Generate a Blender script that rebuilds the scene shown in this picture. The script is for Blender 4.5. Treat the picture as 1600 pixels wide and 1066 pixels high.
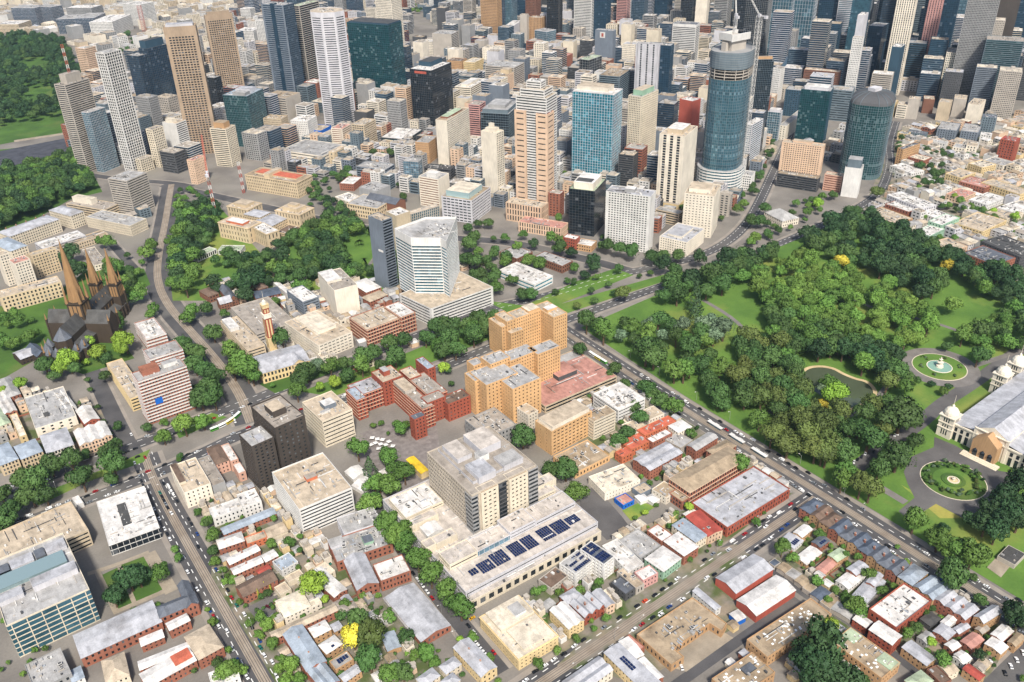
import bpy, math, random
import numpy as np
from mathutils import Matrix, Vector

for _o in list(bpy.data.objects): bpy.data.objects.remove(_o)
SC = bpy.context.scene
COL = SC.collection
rad = math.radians
RND = random.Random(7)

# ---------------------------------------------------------------- camera
CAM_Z, FOC = 450.0, 1360.0 / 1600.0 * 36.0
PITCH, ROLL, YAW = rad(30.0), rad(-1.6), rad(34.5)
fwd = np.array([math.sin(YAW)*math.cos(PITCH), math.cos(YAW)*math.cos(PITCH), -math.sin(PITCH)])
rgt = np.array([math.cos(YAW), -math.sin(YAW), 0.0]); upv = np.cross(rgt, fwd)
cr = rgt*math.cos(ROLL) + upv*math.sin(ROLL); cu = -rgt*math.sin(ROLL) + upv*math.cos(ROLL)
cam = bpy.data.cameras.new('camera'); camo = bpy.data.objects.new('camera', cam); COL.objects.link(camo)
cam.sensor_width = 36.0; cam.lens = FOC; cam.clip_start = 5; cam.clip_end = 40000
camo.matrix_world = Matrix(((cr[0], cu[0], -fwd[0], 0), (cr[1], cu[1], -fwd[1], 0), (cr[2], cu[2], -fwd[2], CAM_Z), (0, 0, 0, 1)))
SC.camera = camo

# ---------------------------------------------------------------- sky, sun, exposure
SUN_EL, SUN_AZ = 50.0, 243.0          # elevation; compass-like angle of the sun seen from above, measured from +x
W = bpy.data.worlds.new('World'); SC.world = W; W.use_nodes = True
nt = W.node_tree; nt.nodes.clear()
sky = nt.nodes.new('ShaderNodeTexSky'); sky.sky_type = 'NISHITA'; sky.sun_disc = False
sky.sun_elevation = rad(SUN_EL); sky.sun_rotation = rad(90 - SUN_AZ); sky.air_density = 1.0; sky.dust_density = 3.0; sky.ozone_density = 1.5
bg = nt.nodes.new('ShaderNodeBackground'); bg.inputs['Strength'].default_value = 0.115
wo = nt.nodes.new('ShaderNodeOutputWorld')
nt.links.new(sky.outputs[0], bg.inputs['Color']); nt.links.new(bg.outputs[0], wo.inputs['Surface'])
sd = bpy.data.lights.new('sun', 'SUN'); sd.energy = 3.9; sd.angle = rad(6.0); sd.color = (1.0, 0.955, 0.88)
so = bpy.data.objects.new('sun', sd); COL.objects.link(so)
sdir = Vector((math.cos(rad(SUN_EL))*math.cos(rad(SUN_AZ)), math.cos(rad(SUN_EL))*math.sin(rad(SUN_AZ)), math.sin(rad(SUN_EL))))
so.rotation_euler = sdir.to_track_quat('Z', 'Y').to_euler(); so.location = (0, 0, 900)
SC.view_settings.view_transform = 'Standard'; SC.view_settings.look = 'None'
SC.view_settings.gamma = 1.0; SC.view_settings.use_curve_mapping = False; SC.view_settings.exposure = 0.43
SC.cycles.use_denoising = True
SC.cycles.max_bounces = 5; SC.cycles.diffuse_bounces = 2; SC.cycles.glossy_bounces = 2; SC.cycles.transparent_max_bounces = 4

# ---------------------------------------------------------------- materials
def lin(h):
    h = h.lstrip('#'); c = [int(h[i:i+2], 16)/255 for i in (0, 2, 4)]
    return tuple(x/12.92 if x <= 0.04045 else ((x+0.055)/1.055)**2.4 for x in c)

PAL = {
 # walls
 'cream': ('w', 'cfc3ad'), 'beige': ('w', 'bfae94'), 'white': ('w', 'cfccc6'), 'ivory': ('w', 'd8cebc'), 'conc': ('w', 'a9a196'), 'grey': ('w', '939290'),
 'dgrey': ('w', '4f4f50'), 'black': ('w', '4a433d'), 'brick': ('w', '94604d'), 'rbrick': ('w', '934f3d'), 'obrick': ('w', 'c9a274'), 'tan': ('w', 'b08d68'),
 'pink': ('w', 'c39a86'), 'brown': ('w', '7a5544'), 'bgrey': ('w', '6f7780'), 'yellow': ('w', 'cdb689'), 'lil': ('w', 'bdbbbd'), 'orange': ('w', 'b96b4b'),
 'stone': ('w', 'c2af90'), 'dstone': ('w', '43392f'), 'spire': ('w', '93734f'), 'redwall': ('w', 'a85546'), 'bluep': ('w', '1c62b8'), 'teal': ('w', '4f8f92'),
 'peach': ('w', 'cdb095'), 'pinkp': ('w', 'bd8f88'), 'navy': ('w', '334b5a'), 'slategrey': ('w', '66737a'), 'green': ('w', '8fae95'),
 # roofs
 'rwhite': ('r', 'c9c5bf'), 'rgrey': ('r', '9c9a97'), 'rlil': ('r', 'a3a3a6'), 'rbeige': ('r', 'b0a18c'), 'rtan': ('r', '998871'), 'rslate': ('r', '5c6067'),
 'rdark': ('r', '4b4a48'), 'rred': ('r', '99483d'), 'rorange': ('r', 'b4614a'), 'rgreen': ('r', '9fab90'), 'rpink': ('r', 'ad7f72'), 'rconc': ('r', '978e83'),
 'rblue': ('r', '929ba4'), 'rbrown': ('r', '6b594c'), 'rcream': ('r', 'c4b9a6'), 'rnavy': ('r', '525a66'), 'rust': ('r', '8a5a45'), 'ryel': ('r', 'd0ae2c'), 'ttan': ('w', 'a08c76'), 'rpod': ('r', 'b5aca2'), 'ward': ('w', 'b4a999'),
 # glass: hex of body, metallic, share of light panes
 'gdark': ('g', '252c31', .2, .08), 'gblue': ('g', '47707f', .5, .05), 'gteal': ('g', '1b7f92', .4, .06), 'gnavy': ('g', '284256', .4, .04), 'ggreen': ('g', '1a4a4c', .4, .09),
 'gsky': ('g', '6d8ea0', .5, .06), 'gshop': ('g', '2c3233', .1, .2), 'gblack': ('g', '1b252d', .3, .04), 'gskyl': ('g', '9fb6b8', .3, .0),
 'solar': ('g', '1b2b52', .3, .0),
}
MATS = {}
def _n(t, ty, **k):
    n = t.nodes.new(ty)
    for a, b in k.items():
        if a.startswith('i_'): n.inputs[a[2:].replace('_', ' ')].default_value = b
        else: setattr(n, a, b)
    return n
def newmat(name):
    m = bpy.data.materials.new(name); m.use_nodes = True; t = m.node_tree
    b = t.nodes['Principled BSDF']; return m, t, b
def math_(t, op, a, b=None):
    n = t.nodes.new('ShaderNodeMath'); n.operation = op
    for i, x in enumerate((a, b)):
        if x is None: continue
        if isinstance(x, (int, float)): n.inputs[i].default_value = x
        else: t.links.new(x, n.inputs[i])
    return n.outputs[0]
def noise(t, vec, scale, detail=3.0, sc3=None):
    n = t.nodes.new('ShaderNodeTexNoise'); n.inputs['Scale'].default_value = scale; n.inputs['Detail'].default_value = detail
    if sc3:
        mp = t.nodes.new('ShaderNodeMapping'); mp.inputs['Scale'].default_value = sc3; t.links.new(vec, mp.inputs['Vector']); vec = mp.outputs[0]
    t.links.new(vec, n.inputs['Vector']); return n.outputs['Fac']
def hsv(t, col, val, sat=None, hue=None):
    n = t.nodes.new('ShaderNodeHueSaturation')
    if isinstance(col, tuple): n.inputs['Color'].default_value = (*col, 1)
    else: t.links.new(col, n.inputs['Color'])
    t.links.new(val, n.inputs['Value'])
    if sat is not None: t.links.new(sat, n.inputs['Saturation'])
    if hue is not None: t.links.new(hue, n.inputs['Hue'])
    return n.outputs[0]
def mixc(t, f, a, b):
    n = t.nodes.new('ShaderNodeMix'); n.data_type = 'RGBA'
    t.links.new(f, n.inputs[0])
    for s, x in ((6, a), (7, b)):
        if isinstance(x, tuple): n.inputs[s].default_value = (*x, 1)
        else: t.links.new(x, n.inputs[s])
    return n.outputs[2]
def ramp(t, f, lo, hi):
    n = t.nodes.new('ShaderNodeMapRange'); n.inputs[1].default_value = lo; n.inputs[2].default_value = hi
    t.links.new(f, n.inputs[0]); return n.outputs[0]

def M(key):
    if key in MATS: return MATS[key]
    p = PAL[key]; m, t, b = newmat(key); MATS[key] = m
    geo = t.nodes.new('ShaderNodeNewGeometry'); pos = geo.outputs['Position']
    oi = t.nodes.new('ShaderNodeObjectInfo'); rnd = oi.outputs['Random']
    c = lin(p[1])
    if p[0] in 'wr':
        if p[0] == 'w':
            n1 = noise(t, pos, .06, 4); n2 = noise(t, pos, 1.0, 3, (1.1, 1.1, .12)); a1, a2 = .28, .24
        else:
            n1 = noise(t, pos, .16, 7); n2 = noise(t, pos, 1.1, 4); a1, a2 = .55, .36
        v = math_(t, 'ADD', math_(t, 'MULTIPLY', math_(t, 'SUBTRACT', n1, .5), a1*2), math_(t, 'MULTIPLY', math_(t, 'SUBTRACT', n2, .5), a2*2))
        v = math_(t, 'ADD', v, math_(t, 'MULTIPLY', math_(t, 'SUBTRACT', rnd, .5), .14))
        v = math_(t, 'ADD', v, 1.0)
        if p[0] == 'r':      # sheet joints / rolled-felt seams along one direction of the roof
            tc = t.nodes.new('ShaderNodeTexCoord'); sx = t.nodes.new('ShaderNodeSeparateXYZ'); t.links.new(tc.outputs['Object'], sx.inputs[0])
            wn = t.nodes.new('ShaderNodeTexWhiteNoise'); wn.noise_dimensions = '2D'
            cb = t.nodes.new('ShaderNodeCombineXYZ')
            t.links.new(math_(t, 'FLOOR', math_(t, 'MULTIPLY', sx.outputs[0], .45)), cb.inputs[0])
            t.links.new(math_(t, 'FLOOR', math_(t, 'MULTIPLY', sx.outputs[1], .14)), cb.inputs[1])
            t.links.new(cb.outputs[0], wn.inputs['Vector'])
            v = math_(t, 'ADD', v, math_(t, 'MULTIPLY', math_(t, 'SUBTRACT', wn.outputs['Value'], .5), .24))
            st = ramp(t, noise(t, pos, .05, 7), .56, .72)
            col = mixc(t, math_(t, 'MULTIPLY', st, .6), c, (c[0]*.42+.02, c[1]*.38+.015, c[2]*.34+.01))
        else:
            col = c
        t.links.new(hsv(t, col, v), b.inputs['Base Color'])
        b.inputs['Roughness'].default_value = .8 if p[0] == 'w' else .62
        b.inputs['Specular IOR Level'].default_value = .25
    else:
        uv = t.nodes.new('ShaderNodeUVMap'); uv.uv_map = 'UVMap'
        fl = t.nodes.new('ShaderNodeVectorMath'); fl.operation = 'FLOOR'; t.links.new(uv.outputs[0], fl.inputs[0])
        ad = t.nodes.new('ShaderNodeVectorMath'); ad.operation = 'ADD'; t.links.new(fl.outputs[0], ad.inputs[0])
        cx = t.nodes.new('ShaderNodeCombineXYZ'); t.links.new(math_(t, 'MULTIPLY', rnd, 97.0), cx.inputs[2]); t.links.new(cx.outputs[0], ad.inputs[1])
        wn = t.nodes.new('ShaderNodeTexWhiteNoise'); wn.noise_dimensions = '3D'; t.links.new(ad.outputs[0], wn.inputs['Vector'])
        val = wn.outputs['Value']
        lit = math_(t, 'LESS_THAN', val, p[3])
        v = math_(t, 'ADD', .72, math_(t, 'MULTIPLY', wn.outputs['Value'], .56))
        col = mixc(t, lit, hsv(t, c, v), tuple(min(1, x*1.6+.10) for x in c))
        t.links.new(col, b.inputs['Base Color'])
        b.inputs['Metallic'].default_value = p[2]; b.inputs['Roughness'].default_value = .12
        b.inputs['Specular IOR Level'].default_value = .6
    return m

def flat(name, hexc, rough=.6, metal=0.0, var=.12, scale=.4, emit=0):
    if name in MATS: return MATS[name]
    m, t, b = newmat(name); MATS[name] = m
    geo = t.nodes.new('ShaderNodeNewGeometry'); n1 = noise(t, geo.outputs['Position'], scale, 5)
    v = math_(t, 'ADD', 1.0 - var, math_(t, 'MULTIPLY', n1, 2*var))
    t.links.new(hsv(t, lin(hexc), v), b.inputs['Base Color'])
    b.inputs['Roughness'].default_value = rough; b.inputs['Metallic'].default_value = metal
    return m

def ground_mat(name, ca, cb, s1=.03, s2=.5, lo=.35, hi=.65, rough=.9, cc=None, s3=.012):
    m, t, b = newmat(name); MATS[name] = m
    geo = t.nodes.new('ShaderNodeNewGeometry'); pos = geo.outputs['Position']
    f = ramp(t, noise(t, pos, s1, 6), lo, hi)
    col = mixc(t, f, lin(ca), lin(cb))
    if cc:
        col = mixc(t, ramp(t, noise(t, pos, s3, 5), .52, .66), col, lin(cc))
    v = math_(t, 'ADD', .82, math_(t, 'MULTIPLY', noise(t, pos, s2, 4), .36))
    t.links.new(hsv(t, col, v), b.inputs['Base Color']); b.inputs['Roughness'].default_value = rough
    b.inputs['Specular IOR Level'].default_value = .2
    return m

def leaf_mat(name, hexc, var=.35, hue=.02):
    m, t, b = newmat(name); MATS[name] = m
    oi = t.nodes.new('ShaderNodeObjectInfo'); rnd = oi.outputs['Random']
    tc = t.nodes.new('ShaderNodeTexCoord'); geo = t.nodes.new('ShaderNodeNewGeometry')
    n1 = noise(t, geo.outputs['Position'], .35, 4)
    v = math_(t, 'ADD', 1 - var, math_(t, 'MULTIPLY', n1, 2*var))
    v = math_(t, 'MULTIPLY', v, math_(t, 'ADD', .72, math_(t, 'MULTIPLY', rnd, .6)))
    wn = t.nodes.new('ShaderNodeTexWhiteNoise'); wn.noise_dimensions = '1D'; t.links.new(rnd, wn.inputs['W'])
    h = math_(t, 'ADD', .5 - hue, math_(t, 'MULTIPLY', wn.outputs['Value'], 2*hue))
    n = t.nodes.new('ShaderNodeHueSaturation'); n.inputs['Color'].default_value = (*lin(hexc), 1)
    t.links.new(v, n.inputs['Value']); t.links.new(h, n.inputs['Hue'])
    t.links.new(n.outputs[0], b.inputs['Base Color']); b.inputs['Roughness'].default_value = .65
    b.inputs['Specular IOR Level'].default_value = .25
    return m

# ---------------------------------------------------------------- mesh builder
def D(*b, **k):
    r = {}
    for q in b: r.update(q)
    r.update(k); return r
class MB:
    def __init__(s): s.v = []; s.f = []; s.m = []; s.uv = []
    def poly(s, pts, m=0, uv=None):
        i = len(s.v); s.v.extend(pts); n = len(pts); s.f.append(tuple(range(i, i+n))); s.m.append(m)
        s.uv.extend(uv if uv else [(0.5, 0.5)]*n)
    def box(s, x0, y0, z0, x1, y1, z1, m=0, top=None, bottom=False):
        a, b, c, d = (x0, y0), (x1, y0), (x1, y1), (x0, y1)
        for p, q in ((a, b), (b, c), (c, d), (d, a)):
            s.poly([(*p, z0), (*q, z0), (*q, z1), (*p, z1)], m)
        s.poly([(*a, z1), (*b, z1), (*c, z1), (*d, z1)], m if top is None else top)
        if bottom: s.poly([(*d, z0), (*c, z0), (*b, z0), (*a, z0)], m)
    def prism(s, P, z0, z1, m=0, top=None, bottom=False):
        n = len(P)
        for i in range(n):
            p, q = P[i], P[(i+1) % n]; s.poly([(*p, z0), (*q, z0), (*q, z1), (*p, z1)], m)
        s.poly([(*p, z1) for p in P], m if top is None else top)
        if bottom: s.poly([(*p, z0) for p in reversed(P)], m)
    def tube(s, p, q, r0, r1=None, n=6, m=0, cap=True):
        r1 = r0 if r1 is None else r1
        p = Vector(p); q = Vector(q); d = (q-p).normalized(); a = d.orthogonal().normalized(); b = d.cross(a)
        ca = [(math.cos(2*math.pi*k/n), math.sin(2*math.pi*k/n)) for k in range(n)]
        A = [tuple(p + (a*c + b*e)*r0) for c, e in ca]; B = [tuple(q + (a*c + b*e)*r1) for c, e in ca]
        for k in range(n):
            j = (k+1) % n; s.poly([A[k], A[j], B[j], B[k]], m)
        if cap: s.poly(B, m)
    def lathe(s, prof, n=16, m=0, c=(0, 0)):
        for (r0, z0), (r1, z1) in zip(prof, prof[1:]):
            for k in range(n):
                a, b = 2*math.pi*k/n, 2*math.pi*(k+1)/n
                s.poly([(c[0]+r0*math.cos(a), c[1]+r0*math.sin(a), z0), (c[0]+r0*math.cos(b), c[1]+r0*math.sin(b), z0),
                        (c[0]+r1*math.cos(b), c[1]+r1*math.sin(b), z1), (c[0]+r1*math.cos(a), c[1]+r1*math.sin(a), z1)], m)
    def mesh(s, name, mats):
        me = bpy.data.meshes.new(name); me.from_pydata(s.v, [], s.f)
        for k in mats: me.materials.append(M(k) if isinstance(k, str) else k)
        if len(mats) > 1: me.polygons.foreach_set('material_index', s.m)
        ul = me.uv_layers.new(name='UVMap'); ul.data.foreach_set('uv', np.array(s.uv, 'f').ravel())
        me.update(); return me
    def build(s, name, mats, parent=None, **k):
        if not s.f: return None
        return link(name, s.mesh(name, mats), parent, **k)

def link(name, data, parent=None, loc=None, rz=None, label=None, cat=None, group=None, kind=None):
    o = bpy.data.objects.new(name, data); COL.objects.link(o)
    if parent: o.parent = parent
    if loc is not None: o.location = loc
    if rz is not None: o.rotation_euler = (0, 0, rz)
    if label: o['label'] = label
    if cat: o['category'] = cat
    if group: o['group'] = group
    if kind: o['kind'] = kind
    return o

# ---------------------------------------------------------------- facades
def offs(P, d):
    n = len(P); out = []
    for i in range(n):
        a, b, c = np.array(P[i-1]), np.array(P[i]), np.array(P[(i+1) % n])
        e1 = (b-a)/np.linalg.norm(b-a); e2 = (c-b)/np.linalg.norm(c-b)
        n1 = np.array([-e1[1], e1[0]]); n2 = np.array([-e2[1], e2[0]])
        k = (n1+n2); k = k/max(.3, 1+n1@n2); out.append(tuple(b + k*d))
    return out

def facade(W, G, p0, p1, z0, z1, o, hi=True):
    st = o.get('s', 'punch'); fh = o.get('fh', 3.6); bay = o.get('bay', 3.2); dep = o.get('dep', .35)
    dx, dy = p1[0]-p0[0], p1[1]-p0[1]; L = math.hypot(dx, dy)
    if L < .3: return
    tx, ty = dx/L, dy/L; nx, ny = ty, -tx
    def pt(s, z, k=0.0): return (p0[0]+tx*s+nx*k, p0[1]+ty*s+ny*k, z)
    def q(b, s0, s1, za, zb, k=0.0, uv=None): b.poly([pt(s0, za, k), pt(s1, za, k), pt(s1, zb, k), pt(s0, zb, k)], 0, uv)
    if st == 'plain' or L < 1.5 or (st != 'grid' and z1-z0 < 2.2):
        q(W, 0, L, z0, z1); return
    base = o.get('base', 0.0); top = o.get('top', 0.0)
    if base: q(W, 0, L, z0, z0+base)
    if top: q(W, 0, L, z1-top, z1)
    za, zb = z0+base, z1-top
    nf = max(1, round((zb-za)/fh)); f = (zb-za)/nf
    mg = min(o.get('mg', bay*.3), L*.2)
    nb = max(1, round((L-2*mg)/bay)); bw = (L-2*mg)/nb
    if st == 'grid':
        th, tv = o.get('th', .35), o.get('tv', .25); pr = o.get('pr', .18)
        for k in range(nf):
            z = za+k*f
            q(G, 0, L, z, z+f, 0, [(0, k), (nb, k), (nb, k+1), (0, k+1)])
            if th > 0:
                q(W, 0, L, z, z+th, pr); W.poly([pt(0, z+th, pr), pt(L, z+th, pr), pt(L, z+th, 0), pt(0, z+th, 0)])
        if tv > 0 and hi:
            for j in range(nb+1):
                c = mg+j*bw; c = min(max(c, tv/2), L-tv/2); a, b = c-tv/2, c+tv/2
                q(W, a, b, za, zb, pr+.03)
                W.poly([pt(a, za, 0), pt(a, za, pr+.03), pt(a, zb, pr+.03), pt(a, zb, 0)]); W.poly([pt(b, za, pr+.03), pt(b, za, 0), pt(b, zb, 0), pt(b, zb, pr+.03)])
        return
    wf = o.get('wf', .5); sl = o.get('sl', (1-wf)*.55); bf = o.get('bf', .55)
    if st == 'strip': bf = 1.0
    if st == 'vert':                     # full-height window columns between piers
        q(W, 0, mg, za, zb); q(W, L-mg, L, za, zb); ww = bw*bf
        for k in range(nf):
            z = za+k*f
            q(G, mg, L-mg, z+f*.22, z+f, -dep, [(0, k), (nb, k), (nb, k+1), (0, k+1)]); q(W, mg, L-mg, z, z+f*.22, -dep+.04)
        for j in range(nb+1):
            a = mg+j*bw-(bw-ww)/2; b = a+(bw-ww); a = max(a, mg*.5); b = min(b, L-mg*.5)
            q(W, a, b, za, zb)
            if hi:
                W.poly([pt(a, za, -dep), pt(a, za, 0), pt(a, zb, 0), pt(a, zb, -dep)]); W.poly([pt(b, za, 0), pt(b, za, -dep), pt(b, zb, -dep), pt(b, zb, 0)])
        return
    prev = za
    proj = o.get('proj', 0.0)            # balcony slabs or sun-shades that stand out from the wall
    for k in range(nf):
        z = za+k*f; s, h = z+f*sl, z+f*(sl+wf)
        q(W, 0, L, prev, s)
        q(G, mg*.6, L-mg*.6, s-.05, h+.05, -dep, [(0, k), (nb, k), (nb, k+1), (0, k+1)])
        W.poly([pt(mg, s, 0), pt(L-mg, s, 0), pt(L-mg, s, -dep), pt(mg, s, -dep)])
        if hi: W.poly([pt(mg, h, -dep), pt(L-mg, h, -dep), pt(L-mg, h, 0), pt(mg, h, 0)])
        q(W, 0, mg, s, h); q(W, L-mg, L, s, h)
        if st == 'strip':
            if hi:
                W.poly([pt(mg, s, 0), pt(mg, s, -dep), pt(mg, h, -dep), pt(mg, h, 0)]); W.poly([pt(L-mg, s, -dep), pt(L-mg, s, 0), pt(L-mg, h, 0), pt(L-mg, h, -dep)])
        else:
            e = (bw-bw*bf)/2
            for j in range(nb):
                a = mg+j*bw; q(W, a, a+e, s, h); q(W, a+bw-e, a+bw, s, h)
                if hi:
                    W.poly([pt(a+e, s, 0), pt(a+e, s, -dep), pt(a+e, h, -dep), pt(a+e, h, 0)])
                    W.poly([pt(a+bw-e, s, -dep), pt(a+bw-e, s, 0), pt(a+bw-e, h, 0), pt(a+bw-e, h, -dep)])
        if proj and hi and k:
            W.poly([pt(0, z, 0), pt(L, z, 0), pt(L, z, proj), pt(0, z, proj)][::-1]); q(W, 0, L, z, z+.9, proj); W.poly([pt(0, z+.9, proj), pt(L, z+.9, proj), pt(L, z+.9, proj-.2), pt(0, z+.9, proj-.2)])
            W.poly([pt(L, z+.9, proj-.2), pt(0, z+.9, proj-.2), pt(0, z, proj-.2), pt(L, z, proj-.2)])
        prev = h
    q(W, 0, L, prev, zb)

UNITS = {}
def unit_mesh(kind):
    if kind in UNITS: return UNITS[kind]
    b = MB()
    if kind == 'air_conditioner':
        b.box(-.5, -.5, 0, .5, .5, .85, 0); b.box(-.38, -.38, .85, .38, .38, .97, 1); b.box(-.46, -.53, .15, .46, -.5, .7, 1); b.box(-.53, -.46, .15, -.5, .46, .7, 1); me = b.mesh(kind, ['white', 'dgrey'])
    elif kind == 'plant_box':
        b.box(-.5, -.5, 0, .5, .5, 1, 0, 1); b.box(-.53, -.53, 1.0, .53, .53, 1.05, 0, 1, True); b.box(-.3, -.2, 1.05, .1, .3, 1.22, 1); me = b.mesh(kind, ['conc', 'rgrey'])
    elif kind == 'vent_pipe':
        b.lathe([(.3, 0), (.3, .8), (.5, .85), (.5, 1.1), (.0, 1.25)], 8); me = b.mesh(kind, ['white'])
    elif kind == 'skylight':
        b.box(-.5, -.5, 0, .5, .5, .35, 0); b.poly([(-.45, -.45, .35), (.45, -.45, .35), (0, 0, .7)], 0); b.poly([(.45, -.45, .35), (.45, .45, .35), (0, 0, .7)], 0)
        b.poly([(.45, .45, .35), (-.45, .45, .35), (0, 0, .7)], 0); b.poly([(-.45, .45, .35), (-.45, -.45, .35), (0, 0, .7)], 0); me = b.mesh(kind, [flat('dome', 'eeeeea', .3)])
    elif kind == 'chimney':
        b.box(-.5, -.5, -1.5, .5, .5, .8, 0); b.box(-.6, -.6, .8, .6, .6, .95, 1, None, True); b.box(-.3, -.3, .95, -.05, .3, 1.25, 2); b.box(.08, -.3, .95, .33, .3, 1.25, 2); me = b.mesh(kind, ['brick', 'conc', 'orange'])
    elif kind == 'duct':
        b.box(-.5, -.5, .25, .5, .5, .9, 0, None, True); b.box(-.45, -.4, 0, -.35, .4, .25, 0); b.box(.35, -.4, 0, .45, .4, .25, 0); me = b.mesh(kind, [flat('zinc', 'b5b9bd', .4, .4)])
    UNITS[kind] = me; return me
def unit(root, kind, x, y, z, sx, sy, sz, rz=0):
    o = link(kind, unit_mesh(kind), root, (x, y, z)); o.scale = (sx, sy, sz); o.rotation_euler = (0, 0, rz); return o

def roof_pitched(R, Wl, fr, z, o):
    ox, oy, u, v, w, d = fr; t = o['rt']; rn = o.get('rn', 1); e = o.get('ov', .3); th = .18
    def P(a, b, zz): return (ox+u[0]*a+v[0]*b, oy+u[1]*a+v[1]*b, zz)
    if t == 'hip':
        rh = o.get('rh', min(w, d)*.28); A = [(-e, -e), (w+e, -e), (w+e, d+e), (-e, d+e)]
        if w >= d: r0, r1 = (d/2, d/2), (w-d/2, d/2)
        else: r0, r1 = (w/2, w/2), (w/2, d-w/2)
        k0, k1 = P(*r0, z+rh), P(*r1, z+rh); c = [P(*a, z) for a in A]
        if w >= d: F = [[c[0], c[1], k1, k0], [c[1], c[2], k1], [c[2], c[3], k0, k1], [c[3], c[0], k0]]
        else: F = [[c[0], c[1], k0], [c[1], c[2], k1, k0], [c[2], c[3], k1], [c[3], c[0], k0, k1]]
        for f in F: R.poly(f)
        c2 = [P(*a, z-th) for a in A]
        for i in range(4): j = (i+1) % 4; R.poly([c2[i], c2[j], c[j], c[i]])
        R.poly([P(*a, z-th) for a in reversed(A)])
        return
    along = t == 'gx'
    span, ln = (d, w) if along else (w, d); sp = span/rn; rh = o.get('rh', sp*.24)
    def Q(s, a, zz): return P(a, s, zz) if along else P(s, a, zz)
    flip = along
    for i in range(rn):
        s0, s1, sm = i*sp, (i+1)*sp, (i+.5)*sp
        e0 = e if i == 0 else 0; e1 = e if i == rn-1 else 0; k = rh/(sp/2)
        fs = [[Q(s0-e0, -e, z-k*e0), Q(s0-e0, ln+e, z-k*e0), Q(sm, ln+e, z+rh), Q(sm, -e, z+rh)], [Q(s1+e1, ln+e, z-k*e1), Q(s1+e1, -e, z-k*e1), Q(sm, -e, z+rh), Q(sm, ln+e, z+rh)]]
        for f in fs:
            if not flip: pass
            g = f[::-1] if not along else f
            R.poly(g if along else g)
            lo = [(x, y, zz-th) for x, y, zz in f]; R.poly(lo)
            for a in range(4): b2 = (a+1) % 4; R.poly([lo[a], lo[b2], f[b2], f[a]])
        for a in (0, ln):
            Wl.poly([Q(s0, a, z), Q(s1, a, z), Q(sm, a, z+rh-.05)])
    return

def roof_clutter(XY, z, w, d, rr, mb=None, moff=0, dens=38):
    b = mb or MB()
    def bx(a0, b0, a1, b1, h0, h1, m):
        pts = [XY(a0/w, b0/d), XY(a1/w, b0/d), XY(a1/w, b1/d), XY(a0/w, b1/d)]; b.prism(pts, z+h0, z+h1, m+moff)
    for k in range(min(46, int(w*d/dens))):
        x, y = rr.uniform(.06, .9)*w, rr.uniform(.06, .9)*d; t = rr.random(); m = rr.choice((0, 1, 1, 2, 3))
        if t < .55: s_ = rr.uniform(.5, 1.6); bx(x, y, min(w-.5, x+s_), min(d-.5, y+s_*rr.uniform(.6, 1.8)), 0, rr.uniform(.4, 1.5), m)
        elif t < .8: L = rr.uniform(3, .35*max(w, 9)); bx(x, y, min(w-.5, x+L), y+rr.uniform(.25, .7), .15, rr.uniform(.4, .9), m)
        else: L = rr.uniform(3, .35*max(d, 9)); bx(x, y, x+rr.uniform(.25, .7), min(d-.5, y+L), .15, rr.uniform(.4, .9), m)
    return b
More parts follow.
